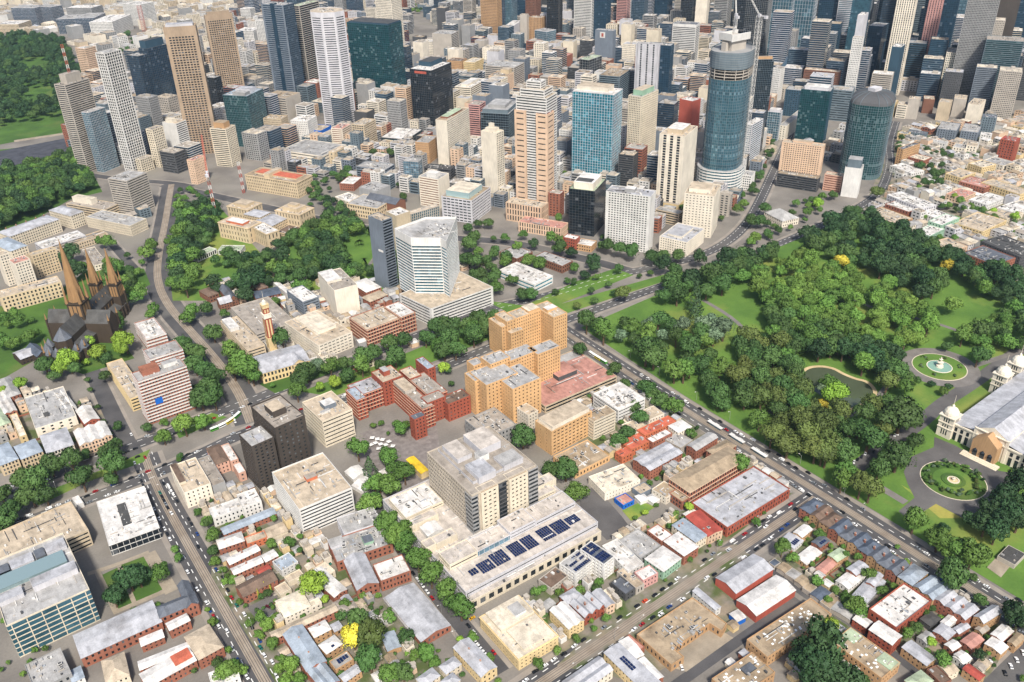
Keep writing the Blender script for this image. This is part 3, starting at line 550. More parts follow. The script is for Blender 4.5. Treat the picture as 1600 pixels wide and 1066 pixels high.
# ---------------------------------------------------------------- buildings: name, category, label, blocks (x, y, angle, width, depth, z0, z1, look), group
BUILDINGS = [
('university_building','building','glass fronted university block with silver roof boxes and frosted skylight at the corner',[(-46.1,503.3,2.3,50.2,68.8,0,29.1,D(s='grid',fh=3.9,bay=9.5,th=.7,tv=.6,g='gblue',r='rgrey',par=1.2,bx=[(-0.1,.3,.3,.42,3.5,'lil','rlil'),(.42,.3,.97,.44,4.5,'lil','rlil'),(0,.5,.9,.7,3,'gskyl','gskyl'),(.05,.74,.25,.86,2.5,'gdark','rslate'),(.27,.74,.55,.88,2.5,'lil','rlil'),(.58,.74,.7,.88,2.5,'gdark','rslate'),(.72,.74,.97,.9,2.5,'lil','rlil')]))]),
('parking_deck','car park','sand coloured concrete parking deck with a bare top level of marked bays',[(-44.5,580,4.9,62.2,42.6,0,15,D(OF,fh=3.2,w='beige',g='gblack',r='rbeige',par=1))]),
('pavilion_building','building','white flat roofed pavilion with a long rectangular hole cut through its roof',[(25.8,564.3,-4.2,35.9,57.7,0,10,D(s='grid',fh=5,bay=4,w='white',g='gblack',r='rwhite',par=.5,th=.5,bx=[(.36,.3,.53,.78,.5,'gblack','rdark')],sk=14))]),
('garden_kiosk','kiosk','small white flat roofed kiosk on the median lawn beside the parking deck',[(17,634.7,6.2,5,12,0,4.5,D(s='plain',w='white',r='rwhite',par=.3))]),
('brick_hall','hall','long brick hall with shallow lilac metal roof beside the garden square',[(-13.8,469.2,0,50.3,22.9,0,9,D(SH,w='brick',r='rlil',rt='gx',rh=1.2))]),
('slate_roofed_hall','hall','brick corner hall with L shaped dark slate hip roof facing the tram street',[(36.1,471.8,-3.1,25.4,11.5,0,10,D(SH,w='brick',r='rslate',rt='hip',rh=3)),(53.1,469.9,-3.1,7.7,24.8,0,10,D(SH,w='brick',r='rslate',rt='gy',rh=3,pn='wing'))]),
('brick_house','house','brick house with plain white roof tucked behind the slate roofed hall',[(38.4,459.5,2.4,13.7,7.7,0,8,D(HS,w='brick',r='rwhite',rt='gx',rh=1))]),
('brick_house','house','low white roofed outbuilding with a round grey tank beside it',[(20,459.3,-4,14.2,7.6,0,6,D(HS,w='brick',r='rwhite',rt='gx',rh=.8))]),
('brick_house','house','brick terrace with two tier hipped beige roof on the tram street corner plot',[(46.1,423.5,3.8,16.3,24,0,9,D(HS,w='brick',r='rbeige',rt='hip',rh=2.2))]),
('brick_house','house','long low white metal roof with a row of dark vents behind the hipped brick terrace',[(14,439.7,-6,32.8,7.7,0,7,D(HS,w='brick',r='rwhite',rt='gx',rh=1))]),
('brick_house','house','white roofed brick row with one bright orange tiled roof panel',[(13.9,422.8,4.4,31.3,13.2,0,8,D(HS,w='brick',r='rwhite',rt='gx',rh=1.2,bx=[(.62,.25,.97,.95,1.3,'orange','rorange')]))]),
('grey_flat_building','building','grey green flat roofed block at the bottom edge with scattered roof vents',[(-42.2,458.6,3.5,21.2,25.7,0,10,D(SH,w='grey',r='rgrey',nb=9))]),
('brick_house','house','cream hip roofed house with a grey valley roof beside the parking court',[(-5.7,440.1,-5.2,13.5,20.6,0,8,D(HS,r='rbeige',rt='hip'))]),
('brick_house','house','pale blue roofed lean-to between grey block and hip roofed house',[(-22.5,456,.6,7.1,10.6,0,6,D(HS,w='white',r='rblue',rt='gx',rh=.6))]),
('terrace_house','terrace','double storey cream terrace with blue grey roof at the left edge of the parade',[(-24,717.4,5.9,14.3,31.7,0,11,D(HS,bay=2.6,wf=.6,bf=.5,w='stone',r='rblue',rt='hip',rh=2))]),
('terrace_house','terrace','double storey cream terrace with blue grey hip roof, second from the left edge',[(-8.2,716.2,4.7,17,23.8,0,11,D(HS,bay=2.6,wf=.6,bf=.5,w='stone',r='rblue',rt='hip',rh=2))]),
('terrace_mansion','mansion','cream arcaded mansion with lilac mansard roof among the parade terraces',[(10.8,711.7,-0.2,21.5,31.6,0,11,D(HS,bay=2.6,wf=.65,bf=.6,w='ivory',r='rlil',rt='hip',rh=3))]),
('terrace_house','terrace','pair of pink cream balconied terraces with brown and white roofs by the side street',[(36.1,706,.2,26.1,26.1,0,11,D(HS,bay=2.6,wf=.6,bf=.5,w='peach',r='rwhite',rt='gy',rn=3,rh=2))]),
('brick_gable_hall','hall','red brick gabled hall with ribbed white roof behind the pink terraces',[(46.9,741.9,3.8,12.9,28.1,0,9,D(HS,w='rbrick',r='rwhite',rt='gy',rh=2.5))]),
('flat_warehouse','warehouse','large grey flat roofed warehouse with cream front wall behind the terraces',[(9.7,757.4,-1,33.8,60.8,0,11,D(SH,bay=7,bf=.3,w='ivory',r='rgrey',nb=10,us=.8,bx=[(.3,.25,.42,.33,2.2,'dgrey','rdark')]))]),
('narrow_warehouse','warehouse','narrow brown walled building with cream roof left of the grey warehouse',[(-3.9,755.8,1.8,5.9,42.8,0,9,D(HS,w='yellow',r='rcream'))]),
('brick_house','house','pale house with green roof at the left edge behind the terraces',[(-15,786.3,6.9,8.7,33.9,0,8,D(HS,r='rgreen',rt='hip'))]),
('brick_house','house','white roofed brick house squeezed behind the warehouse at the left edge',[(-9.3,804.4,3.5,11,43.3,0,8,D(HS,w='brick',r='rwhite',rt='gy',rn=2))]),
('brick_house','house','dark roofed house row directly below the chapel lawn',[(-1.8,832.9,4.2,11.2,41.4,0,8,D(HS,w='brick',r='rgrey',rt='hip'))]),
('green_gabled_house','house','white gabled house beside the warehouse and the side street',[(36.5,775.4,5.4,10.6,35.9,0,9,D(HS,w='white',r='rwhite',rt='gy',rn=2,rh=2))]),
('striped_office','office','white and brick striped office block with blue sign panel beside the tram tracks',[(95.5,718.7,1.3,42.7,19.4,0,46,D(PU,fh=3.3,bay=2.6,bf=.55,w='brick',bm='white',bh=1.3,sg=[(0,.3,18,6.5,6,'bluep')],g='gshop',r='rgrey',nb=10,bx=[(.15,.35,.5,.95,5,'brick','rust'),(.6,.5,.9,.85,3.5,'white','rgrey')])),(89.1,750,1.3,15.1,80.8,0,14,D(OF,fh=3.3,w='yellow',r='rbeige',nb=5,pn='annex'))]),
('striped_office','office','red and white banded block with cluttered white roof nearest the cathedral apse',[(131.9,853.2,.5,20.5,44,0,15.2,D(bay=3,fh=3.4,wf=.4,bf=.4,w='brick',bm='white',bh=1.7,g='gshop',r='rwhite',nb=12)),(121,792.4,.5,31.7,23.9,0,24,D(bay=3,fh=3.4,wf=.4,bf=.4,w='brick',bm='white',bh=1.5,r='rgrey',nb=6,pn='rear'))]),
('corner_shop','building','cream corner building with brown roofed front wing and small black windows at the tram curve',[(87.7,583.4,-1.6,20.8,41.1,0,15.6,D(HS,bay=4,bf=.3,w='ivory',r='rbeige',bx=[(.02,.3,.25,.98,2.2,'cream','rbrown')])),(109.2,582.9,-1.6,10.2,42.7,0,12,D(SH,s='plain',w='grey',pn='rear',nb=2))]),
('pink_house','house','pink rendered villa with brown hipped roof beside the dark towers',[(120.8,609.8,-2.2,11,27.1,0,11,D(HS,w='pink',r='rbrown',rt='hip',rh=2)),(132.2,606.9,-2.2,6.6,26.5,0,11,D(HS,w='pink',r='rwhite',pn='wing')),(132.4,590,-2.2,6,14.7,0,9,D(HS,w='pink',r='rwhite',pn='annex'))]),
('white_villa','villa','bright white rendered villa with parapet roof above the lilac long roof',[(97.7,548.9,-4.1,26.9,13.7,0,9,D(HS,w='white',r='rwhite',nb=3)),(120.1,544.7,-4.1,14.3,18.1,0,11,D(HS,w='white',r='rwhite',pn='rear',nb=3))]),
('lilac_roofed_hall','hall','long narrow hall with smooth lilac blue metal roof',[(99,530.3,-1.4,40.8,8.6,0,5.5,D(HS,w='brick',r='rblue',rt='gx',rh=.7))]),
('beige_roofed_shed','shed','plain beige roofed shed beside the laneway under the striped car park',[(123.6,506.7,-2.6,15.8,12,0,5,D(s='plain',r='rbeige',rt='gx',rh=.6))]),
('brick_house','house','orange brick villa with white pyramid roof facing the tram street',[(90.4,514.9,-7.7,18.3,11.1,0,7.5,D(HS,w='brick',r='rwhite',rt='hip',rh=2.4,ch=[(.3,.5)]))]),
('brick_house','house','low orange brick wing with graffiti coloured wall and flat roof',[(109.1,509.5,-6.3,15,8.6,0,6,D(HS,w='orange',r='rbeige'))]),
('dark_tower','tower','pair of near black brick towers with paved roof terrace on the tram bend',[(162.9,570.7,5.5,26.6,41.6,0,52,D(bay=4.5,wf=.5,bf=.35,w='black',g='gshop',bx=[(.25,.35,.68,.72,6,'black','rbeige')],nb=3,par=1.2)),(142.1,569.5,5.5,19,22.4,0,44,D(PU,fh=3.2,bay=4,bf=.45,w='black',r='rgrey',pn='front',nb=5,side={3:D(bay=3.2,bf=.6)},bx=[(.35,.05,.62,.4,3,'lil','rlil')]))]),
('banded_office','office','cream concrete office with dark ribbon windows and a blue vertical panel',[(208.7,590.1,2.6,28.8,37.9,0,27.9,D(OF,fh=3.7,wf=.33,g='gblack',r='rbeige',bx=[(.35,.35,.72,.62,4.5,'bgrey','rwhite'),(.16,.25,.45,.34,2,'white','rgrey')],nb=2,mg=.6))]),
('striped_car_park','car park','white ribbed multi storey car park with stained flat roof and small brick lift box',[(148.3,498.8,-0.8,42.8,54.4,0,26,D(OF,fh=3.1,wf=.48,w='white',g='gblack',r='rbeige',bx=[(.42,.5,.62,.62,2.6,'orange','rconc'),(.1,.02,.14,.3,.8,'ivory','rbeige')],nb=16,us=.55,par=1.1))]),
('marquee_tent','tent','larger white marquee tent nearest the striped car park',[(206.7,533.3,5.2,13.2,13.5,0,3.5,D(s='plain',w='white',r='rwhite',rt='gy',rh=1.6))]),
('marquee_tent','tent','white marquee tent half under the garden trees',[(206.1,513.8,15.8,14.7,13.9,0,3.5,D(s='plain',w='white',r='rwhite',rt='gy',rh=1.6))]),
('marquee_tent','tent','small square white marquee out in the hospital garden',[(228.9,522.3,5.4,9.4,7.7,0,3.5,D(s='plain',w='white',r='rwhite',rt='hip',rh=1.6))]),
('pipework_factory','factory','brick factory covered in silver roof ducts with white gabled front hall',[(153.2,449.7,-9.4,41.7,24.6,0,9,D(SH,w='brick',r='rgrey',nb=34,us=1.1,bx=[(.55,.3,.72,.62,2.4,'green','rslate'),(0,.6,.25,.98,2,'lil','rgrey')])),(152.9,417.4,-9.4,15.5,32.5,0,8.5,D(SH,w='brick',r='rlil',rt='gy',rh=3.6,pn='front')),(169.4,413.9,-9.4,21.8,18,0,10,D(SH,bay=2.4,w='brick',r='rwhite',pn='side',nb=2)),(169.7,471.8,-9.4,28.6,20,0,10,D(SH,w='lil',r='rgrey',pn='rear',nb=8))]),
('long_white_hall','hall','long brick hall with white hipped roof beside the round bright green tree',[(138.3,422.8,9.7,10.4,31.2,0,6.5,D(HS,w='brick',r='rwhite',rt='gy',rh=1.2)),(126.3,441.9,9.7,23.7,12.4,0,6.5,D(HS,r='rcream',pn='rear'))]),
('tin_roofed_warehouse','warehouse','long corrugated iron warehouse with patched grey gable roof and brick end wall',[(167,355.5,1,22.6,47.2,0,5.5,D(SH,w='brick',r='rlil',rt='gy',rh=2.6)),(166.1,370.3,1,8.3,34.1,0,4,D(SH,s='plain',w='conc',r='rgrey',rt='gy',rh=.8,pn='side'))]),
('brick_chapel_house','house','brown gabled brick house with five slim golden cypresses beside it',[(88,459,4.4,25.2,13,0,7.5,D(HS,w='brick',r='rbrown',rt='gx',rh=2.5))]),
('red_roofed_carport','carport','small bright red roofed outbuilding behind the gabled brick house',[(105.4,475,8.3,9.1,5.6,0,5,D(s='plain',w='brick',r='rred',rt='gx',rh=.7))]),
('terrace_house','terrace','white roofed brick terrace, uppermost of three behind the tram street hedge',[(91.3,495.4,3.1,23.1,7.7,0,7,D(HS,w='brick',r='rwhite',rt='gx',rh=1,ch=[(.5,.7)]))]),
('terrace_house','terrace','white roofed brick terrace above the red roofed outbuilding',[(90.2,483.8,-0.8,21.5,7.6,0,7,D(HS,w='brick',r='rwhite',rt='gx',rh=1,ch=[(.5,.7)]))]),
('terrace_house','terrace','short white tin roofed rear wing of the uppermost brick terrace',[(113.3,483.7,4,9.8,8.3,0,6,D(HS,w='brick',r='rwhite',rt='gx',rh=.8))]),
('white_roofed_workshop','workshop','low workshop with blue white roof and small black roof fans',[(119.1,468.5,7.9,13.3,13.1,0,6,D(HS,w='white',r='rblue',nb=6,us=.6))]),
('beige_roofed_shed','shed','beige flat roofed shed stepping down behind the white mansion',[(118.8,456.3,3.2,11.9,6.9,0,5,D(s='plain',r='rbeige'))]),
('beige_roofed_shed','shed','square beige flat roof adjoining the cypress courtyard',[(109.9,448.7,5.6,8.3,9.2,0,5,D(s='plain',r='rbeige'))]),
('white_mansion','mansion','white stuccoed mansion with bowed front and pale hipped roof on the drive',[(103.2,423.7,-2.2,18.3,17.7,0,9,D(HS,w='ivory',r='rcream',rt='hip',rh=1.8)),(102.7,433.2,-2.2,6,6.4,0,8.4,D(HS,w='ivory',r='rcream',pn='bay')),(120.9,423.3,-2.2,8.3,5.6,0,7.5,D(HS,w='ivory',r='rcream',pn='wing'))]),
('long_brick_terrace','terrace','long red brick terrace with beige roof running back from the tram street',[(90.5,412.9,-3.1,44.8,6.8,0,7,D(HS,w='brick',r='rbeige',rt='gx',rh=1))]),
('blue_roofed_terrace','terrace','row with long blue and white metal gable roof along the tram street',[(97.5,375.3,.8,13.4,36.5,0,8.5,D(HS,w='brick',r='rblue',rt='gy',rh=2.4,ch=[(.5,.3),(.5,.7)]))]),
('blue_roofed_terrace','terrace','lower blue roofed terrace running off the bottom edge of the picture',[(99.9,356.4,5.6,11.4,18.7,0,8,D(HS,w='brick',r='rblue',rt='gy',rn=2,rh=1.8))]),
('villa','villa','tan villa with white pyramid roof and a chimney behind the blue roof',[(112.9,398.7,.3,11.8,9.7,0,6.5,D(HS,w='tan',r='rwhite',rt='hip',rh=2.2,ch=[(.55,.6)])),(126,396.6,.3,5.9,7.1,0,5,D(HS,w='tan',r='rlil',rt='gx',rh=.6,pn='wing'))]),
('villa','villa','tan villa with white hip roof carrying four small solar panels',[(113.7,381.9,7.3,11.9,9.7,0,6.5,D(HS,w='tan',r='rwhite',rt='hip',rh=2,sol=[(.4,.1,.6,.3)],solz=1.1))]),
('villa','villa','tan walled flat with dark window strips and grey roof below the solar villa',[(113.2,367.9,3.5,12.7,8.6,0,6,D(HS,w='tan',r='rgrey',sol=[(.3,.3,.9,.8)]))]),
('villa','villa','lilac roofed tan villa at the end of the back lane',[(113.5,356,8,12.6,6.7,0,6,D(HS,w='tan',r='rlil',rt='gx',rh=1))]),
('garden_shed','shed','blue white lean-to roof under the brown and yellow trees',[(146.5,362.4,-10.2,9,14.4,0,4.5,D(s='plain',w='tan',r='rblue',rt='gy',rh=.6))]),
('white_villa','villa','white parapet house at the bottom edge beside the tram street',[(46.2,398.8,-7,16.8,12.5,0,8,D(HS,w='white',r='rwhite',nb=2))]),
('cream_hotel','hotel','large cream corner hotel with pale stepped roofs and chamfered corner',[(207,303.9,.3,31.4,43,0,10.2,D(HS,bay=3.4,wf=.42,bf=.32,w='yellow',r='rcream',nb=3,crn=.5,bx=[(.12,.55,.95,.97,2.6,'cream','rcream'),(.22,.08,.95,.52,1.5,'cream','rcream'),(.55,.62,.82,.85,4,'white','rgrey')])),(247.6,304.7,.3,12.6,20.2,0,9,D(HS,w='yellow',r='rwhite',rt='gy',rn=2,rh=1.6,pn='wing'))]),
('terrace_house','terrace','brick cottage with lilac hip roof behind the red gabled terraces',[(261.5,322.9,.9,12.4,9.2,0,7,D(HS,w='brick',r='rlil',rt='hip',rh=1.8))]),
('terrace_house','terrace','red brick gabled terrace beside the white roofed hotel wing',[(262.6,306.9,1.2,5.9,15.2,0,8,D(HS,w='rbrick',r='rlil',rt='gy',rh=2.4,ch=[(.15,.55)]))]),
('terrace_house','terrace','middle of the three red brick gabled terraces',[(268.7,306.8,2,5.8,15,0,8,D(HS,w='rbrick',r='rlil',rt='gy',rh=2.4,ch=[(.15,.55)]))]),
('terrace_house','terrace','red brick gabled terrace next to the arched cream shopfront',[(274.8,306.8,2.3,5.6,14.9,0,8,D(HS,w='rbrick',r='rlil',rt='gy',rh=2.4,ch=[(.15,.55)]))]),
('arched_shop','shop','cream and red shopfront with scalloped arches beside the brick gables',[(279.1,304.7,-3.6,7.1,15.8,0,8.5,D(HS,bf=.5,w='peach',r='rlil',rt='gy',rh=1.4))]),
('garden_shed','shed','plain grey garden shed roof in the yard behind the hotel',[(247.9,330.3,4.4,9.2,6.2,0,4,D(s='plain',w='grey',r='rgrey',rt='gx',rh=.5))]),
('solar_apartments','apartments','modern grey apartment block with blue solar panels and white end walls',[(279.4,337.5,8.8,18.9,15.3,0,12,D(SH,fh=3.1,wf=.6,bf=.62,dep=.9,w='white',r='rgrey',sol=[(.12,.1,.95,.3),(.15,.45,.95,.6),(.5,.7,.98,.85)],nb=3)),(298.4,330.2,8.8,11.4,21.9,0,15.7,D(fh=3.1,wf=.6,bf=.62,dep=.9,w='white',r='rslate',pn='east',sol=[(.05,.55,.95,.95),(.1,.1,.9,.45)])),(261,341.1,8.8,17.1,12.1,0,6.9,D(fh=3.1,wf=.6,bf=.6,dep=.7,w='conc',r='rbrown',pn='west',side={3:D(s='plain',w='brown')}))]),
('corner_shop','shop','pale green corner shop with white hip roof and sawtooth gable on the tram street',[(332.2,306.1,6,19.3,17.1,0,8,D(HS,w='green',r='rwhite',rt='hip',rh=1.8))]),
('pink_shop','shop','two storey salmon pink brick shop with flat white roof',[(315,308.1,-3.7,13.3,9.5,0,8.5,D(HS,w='pinkp',r='rwhite',nb=2)),(313,320.9,-3.7,13.9,30.4,0,8,D(HS,w='white',r='rwhite',pn='rear',nb=4))]),
('dark_shop','shop','charcoal modern shop with flat grey roof beside the solar apartments',[(298.1,306.9,3,9.2,14.1,0,7,D(SH,w='dgrey',r='rslate',nb=2))]),
('beige_roofed_shop','shop','narrow shop with beige flat roof and small skylights',[(307.6,306.9,-0.2,7.6,19.9,0,6.5,D(SH,w='conc',r='rbeige',nb=2))]),
('flat_roofed_shop','shop','wide grey flat roofed shop with row of white roof vents near the lane',[(328.8,325.8,2.8,20.6,22.8,0,7.5,D(SH,w='grey',r='rgrey',nb=12,us=.7))]),
('brick_shop','shop','tall brick shop house with two brick chimneys and white roof, back row',[(352.3,328.6,2.4,11.3,15.1,0,8,D(HS,w='brick',r='rwhite',ch=[(.2,.5),(.8,.5)],chz=.8))]),
('brick_shop','shop','balconied brick shop house with white hipped roof on the shopping street',[(353.6,307.8,2.7,15.1,19.6,0,9,D(HS,w='brick',r='rwhite',rt='hip',rh=1,ch=[(.4,.6),(.7,.6)],chz=.8))]),
('cream_shop','shop','cream shop pair with blue grey roof and brick chimneys',[(370.6,313,2.1,12.3,23.4,0,8.5,D(HS,r='rblue',rt='hip',rh=1.2,ch=[(.2,.8),(.5,.8)],chz=.9))]),
('cream_shop','shop','cream and terracotta shop with rusty roof pieces next to the long brick store',[(382.1,312,-5.9,13.8,25.4,0,8.5,D(HS,w='peach',r='rred',rt='gy',rh=1.2,nb=2))]),
('lane_sheds','shed','cluster of small white tin roofs behind the terracotta shop',[(388.5,334.2,-0.2,13.6,9.3,0,4.5,D(s='plain',w='brick',r='rwhite',rt='gx',rh=.5))]),
('brick_store','store','long red brick store with wide grey roof and cream topped parapet piers',[(399.3,309.3,1.1,71.3,35.9,0,9.7,D(fh=5,wf=.6,bf=.45,dep=.2,w='rbrick',r='rlil',par=1.1,nb=3))]),
('school_building','school','tall brick and cream school with olive grey hipped roofs and stacked windows',[(402.2,350.7,1.7,68.1,21.8,0,13,D(HS,fh=4.2,bay=2.8,wf=.6,bf=.6,w='brick',bm='peach',bh=.7,r='rtan',rt='hip',rh=3)),(394.6,350.7,1.7,11.4,13.9,0,8,D(HS,wf=.6,bf=.6,w='brick',r='rtan',pn='front')),(453.7,371.2,1.7,24.2,11.2,0,11,D(HS,w='brick',r='rtan',rt='hip',rh=2.5,pn='rear'))]),
('brick_block','building','red brick block with grey metal roof ridge facing the school',[(447.5,387.9,4.6,28,10.1,0,10,D(HS,w='brick',r='rgrey',rt='gx',rh=1.4))]),
('brick_block','building','long red brick block with pale double roof behind the cream plant house',[(399.3,391.6,1.8,37.4,19.1,0,10,D(HS,w='brick',r='rlil',rt='gx',rn=2,rh=1.2,nb=2))]),
('brick_block','building','low grey roofed link with wide plain roof above the brick blocks',[(444.2,401.8,7.2,16.1,16.6,0,6,D(s='plain',w='conc',r='rgrey',nb=2))]),
('terracotta_hall','hall','long hall with vivid orange red roof and walls stepping down the yard',[(430.4,431,-1,36.3,10.2,0,8,D(HS,w='orange',r='rorange',nb=2)),(407.9,423.4,-1,20.8,13.8,0,8,D(HS,w='orange',r='rorange',pn='lower',nb=2)),(395.5,420.5,-1,12.1,9,0,7.5,D(HS,w='orange',r='rorange',pn='end'))]),
('brick_block','building','small brick block with pale flat roof in front of the orange red hall',[(427.8,418.5,.1,22.6,7.9,0,9,D(HS,w='brick',r='rwhite',nb=2))]),
('cream_lodge','building','cream lodge with white roof close to the park road',[(455.6,416.5,-1.8,15.7,12.7,0,8,D(HS,w='ivory',r='rwhite',rt='hip',rh=1))]),
('courtyard_hall','building','beige flat roofed wings around a small planted courtyard near the park road',[(425.3,439.4,-3.8,16.6,16.4,0,7,D(HS,w='ivory',r='rbeige')),(448.9,445.7,-3.8,17.4,15,0,8,D(HS,w='ivory',r='rbeige',pn='east'))]),
('plant_house','building','cream boiler house with roof stacks and red tile dots along its base',[(354.4,394.1,-7.1,33.4,23.6,0,7.8,D(HS,fh=4,wf=.3,bf=.25,w='ivory',r='rcream',nb=9))]),
('nursery_building','building','small blue and red nursery with salmon roof beside the fenced play lawn',[(359.1,377.7,-1.2,11,10.7,0,4.5,D(HS,w='bluep',r='rpink')),(378,379,-1.2,12.6,9.9,0,5,D(s='plain',w='bgrey',r='rbeige',pn='rear'))]),
('shade_sail','shade sail','white peaked shade sail nearer the blue nursery',[(373.2,373.6,-7.4,7.7,8,0,3.4,D(s='plain',w='white',r='rwhite',rt='hip',rh=1.6))]),
('shade_sail','shade sail','white peaked shade sail nearer the cream school wall',[(380.2,366.8,2.9,7.4,8.4,0,3.4,D(s='plain',w='white',r='rwhite',rt='hip',rh=1.6))]),
('school_annex','building','cream rendered annex between nursery and school',[(389.1,362.3,6.2,14.7,14.5,0,7,D(HS,w='ivory',r='rtan',nb=2))]),
('lane_sheds','shed','row of low white and brown roofs behind the school garden',[(389.3,330.4,5.6,9.3,10.4,0,4.5,D(s='plain',w='brick',r='rwhite',rt='gx',rh=.5))]),
('lane_sheds','shed','rusty brown tin roof against the side wall of the brick store',[(389.3,317.4,-0.3,9.6,14.4,0,4.5,D(s='plain',w='brick',r='rust',rt='gx',rh=.5))]),
('tan_clinic','clinic','six storey tan brick clinic with cream rooftop parapet and grouped windows',[(356.5,464.6,3.8,46,21.1,0,24.8,D(bay=4.2,wf=.42,bf=.6,w='obrick',r='rbeige',bx=[(.06,.1,.97,.93,3.2,'ivory','rbeige')],nb=3,side={3:D(bay=9,bf=.12)})),(361.7,504.6,3.8,11.2,15.6,0,17,D(HS,w='ivory',r='rbeige',pn='link'))]),
('tan_annex','building','low orange brick annex with wide tan flat roof and silver skylight bubbles',[(353,428.9,1.1,37.3,28.5,0,6,D(SH,w='obrick',r='rtan',nb=8,us=1.2))]),
('white_laboratory','laboratory','white laboratory with cluttered pale roof behind the tan clinic',[(431.3,466.3,.2,32.1,34,0,14,D(OF,wf=.4,w='white',g='gshop',r='rwhite',nb=26,us=1.2)),(398.2,460.1,.2,24.8,12.8,0,19.6,D(OF,fh=3.4,wf=.35,g='gshop',r='rtan',pn='front',nb=2))]),
('terracotta_car_park','car park','flat car park with terracotta red top deck and open concrete sides',[(389.6,517.1,-0.3,84.6,62.7,0,7.9,D(OF,fh=3.3,wf=.55,w='beige',g='gblack',r='rpink',mg=1,bx=[(.42,.42,.68,.75,4.5,'dgrey','rpink'),(.5,.8,.97,.98,.5,'grey','rgrey')],nb=2))]),
('hospital_building','hospital','tall orange brick hospital wing with L shaped slab by the parade trees',[(461.3,597.7,0,17.2,33.1,0,40.1,D(PU,bay=2.8,wf=.45,bf=.36,w='obrick',r='rbeige',nb=5,bx=[(.1,.35,.8,.6,3.5,'obrick','rwhite')])),(430.4,619,0,31.5,16.2,0,40.1,D(PU,bay=2.8,wf=.45,bf=.36,w='obrick',r='rbeige',pn='slab',nb=4,bx=[(.55,.1,.98,.9,2.5,'obrick','rcream')])),(419.9,618.9,0,11.3,21.2,0,40.1,D(PU,bay=2.8,wf=.45,bf=.36,w='obrick',r='rbeige',pn='slab')),(414.6,620.3,0,15.6,23.4,0,35.1,D(PU,bay=2.8,wf=.45,bf=.36,w='obrick',r='rbeige',pn='west')),(419.4,611.6,0,16,20.1,0,30.1,D(PU,bay=2.8,wf=.45,bf=.36,w='obrick',r='rbeige',pn='stair'))]),
('hospital_building','hospital','stepped orange brick hospital block with grey roofs in the middle of the campus',[(380.7,558,0,31,17.2,0,39,D(PU,bay=2.8,wf=.45,bf=.36,w='obrick',r='rgrey',nb=9)),(407.6,552.1,0,26.5,15.8,0,39,D(PU,bay=2.8,wf=.45,bf=.36,w='obrick',r='rgrey',pn='east',nb=2)),(360.7,559.9,0,21.8,16.5,0,42,D(PU,bay=2.8,wf=.45,bf=.36,w='obrick',r='rgrey',pn='west',nb=10)),(351.5,573.9,0,11.1,11.8,0,37,D(PU,bay=2.8,wf=.45,bf=.36,w='obrick',r='rgrey',pn='end'))]),
('hospital_building','hospital','front orange brick hospital pavilion with two projecting wings and white rooftop units',[(357.3,521,0,30.8,32.5,0,37,D(bay=4,wf=.45,bf=.3,w='obrick',r='rgrey',nb=7)),(338.3,551.6,0,18.5,17.2,0,37,D(bay=4,wf=.45,bf=.3,w='obrick',r='rgrey',pn='west',nb=9)),(341.9,538.9,0,33.9,27.6,0,38,D(bay=4,wf=.45,bf=.3,w='obrick',r='rgrey',pn='core',nb=4))]),
('link_building','building','low grey service building with rows of roof fans below the orange pavilion',[(316.7,502.9,.4,31.4,33.5,0,14,D(SH,w='grey',nb=14,us=1.3))]),
('red_brick_hospital','hospital','ornate red brick hospital with stepped wings round a paved forecourt',[(249.8,609.2,0,9.6,22.6,0,22,D(CB,bay=3.6,wf=.55,bf=.4,w='rbrick',bm='peach',bh=.45,r='rblue',nb=5)),(255.6,617.6,0,29.9,22.9,0,20,D(PU,fh=3.8,wf=.55,w='rbrick',bm='peach',bh=.5,r='rlil',pn='west',nb=5)),(279.7,615.4,0,20.7,23.1,0,26,D(CB,bay=3.6,wf=.5,bf=.35,w='rbrick',r='rbeige',pn='centre',nb=4,bx=[(.3,.4,.6,.8,5,'rbrick','rgrey')])),(289.4,561.5,0,11.9,55,0,22,D(fh=3.8,wf=.55,bf=.45,w='rbrick',bm='peach',bh=.5,pn='spine',nb=6,bx=[(0,.55,.9,.95,3.5,'conc','rbeige')])),(275.9,552.4,0,11.7,8.5,0,22,D(PU,fh=3.8,bf=.4,w='rbrick',r='rslate',pn='pavilion')),(305.9,576.5,0,17.9,41.1,0,20,D(PU,fh=3.8,bf=.4,w='rbrick',bm='peach',bh=.5,pn='link',nb=3)),(305.7,613,0,12.6,20.2,0,21,D(PU,fh=3.8,bf=.4,w='rbrick',r='rbeige',pn='link',nb=3)),(297.3,566,0,18.8,12.6,0,23,D(CB,bay=3.6,wf=.45,bf=.3,w='rbrick',pn='corner')),(313.5,558.6,0,23.5,14.3,0,19,D(CB,bay=3.6,wf=.45,bf=.35,w='rbrick',r='rbrown',pn='east')),(325.3,613.5,0,8.5,22.9,0,24,D(CB,bay=3.6,wf=.5,bf=.35,w='rbrick',r='rblue',pn='rear',nb=3))]),
('yellow_canopy','canopy','bright yellow canopy roof between garden trees and podium hospital',[(253,503.3,1,7.3,24,0,6,D(s='plain',w='yellow',r='ryel',rt='gy',rh=.8))]),
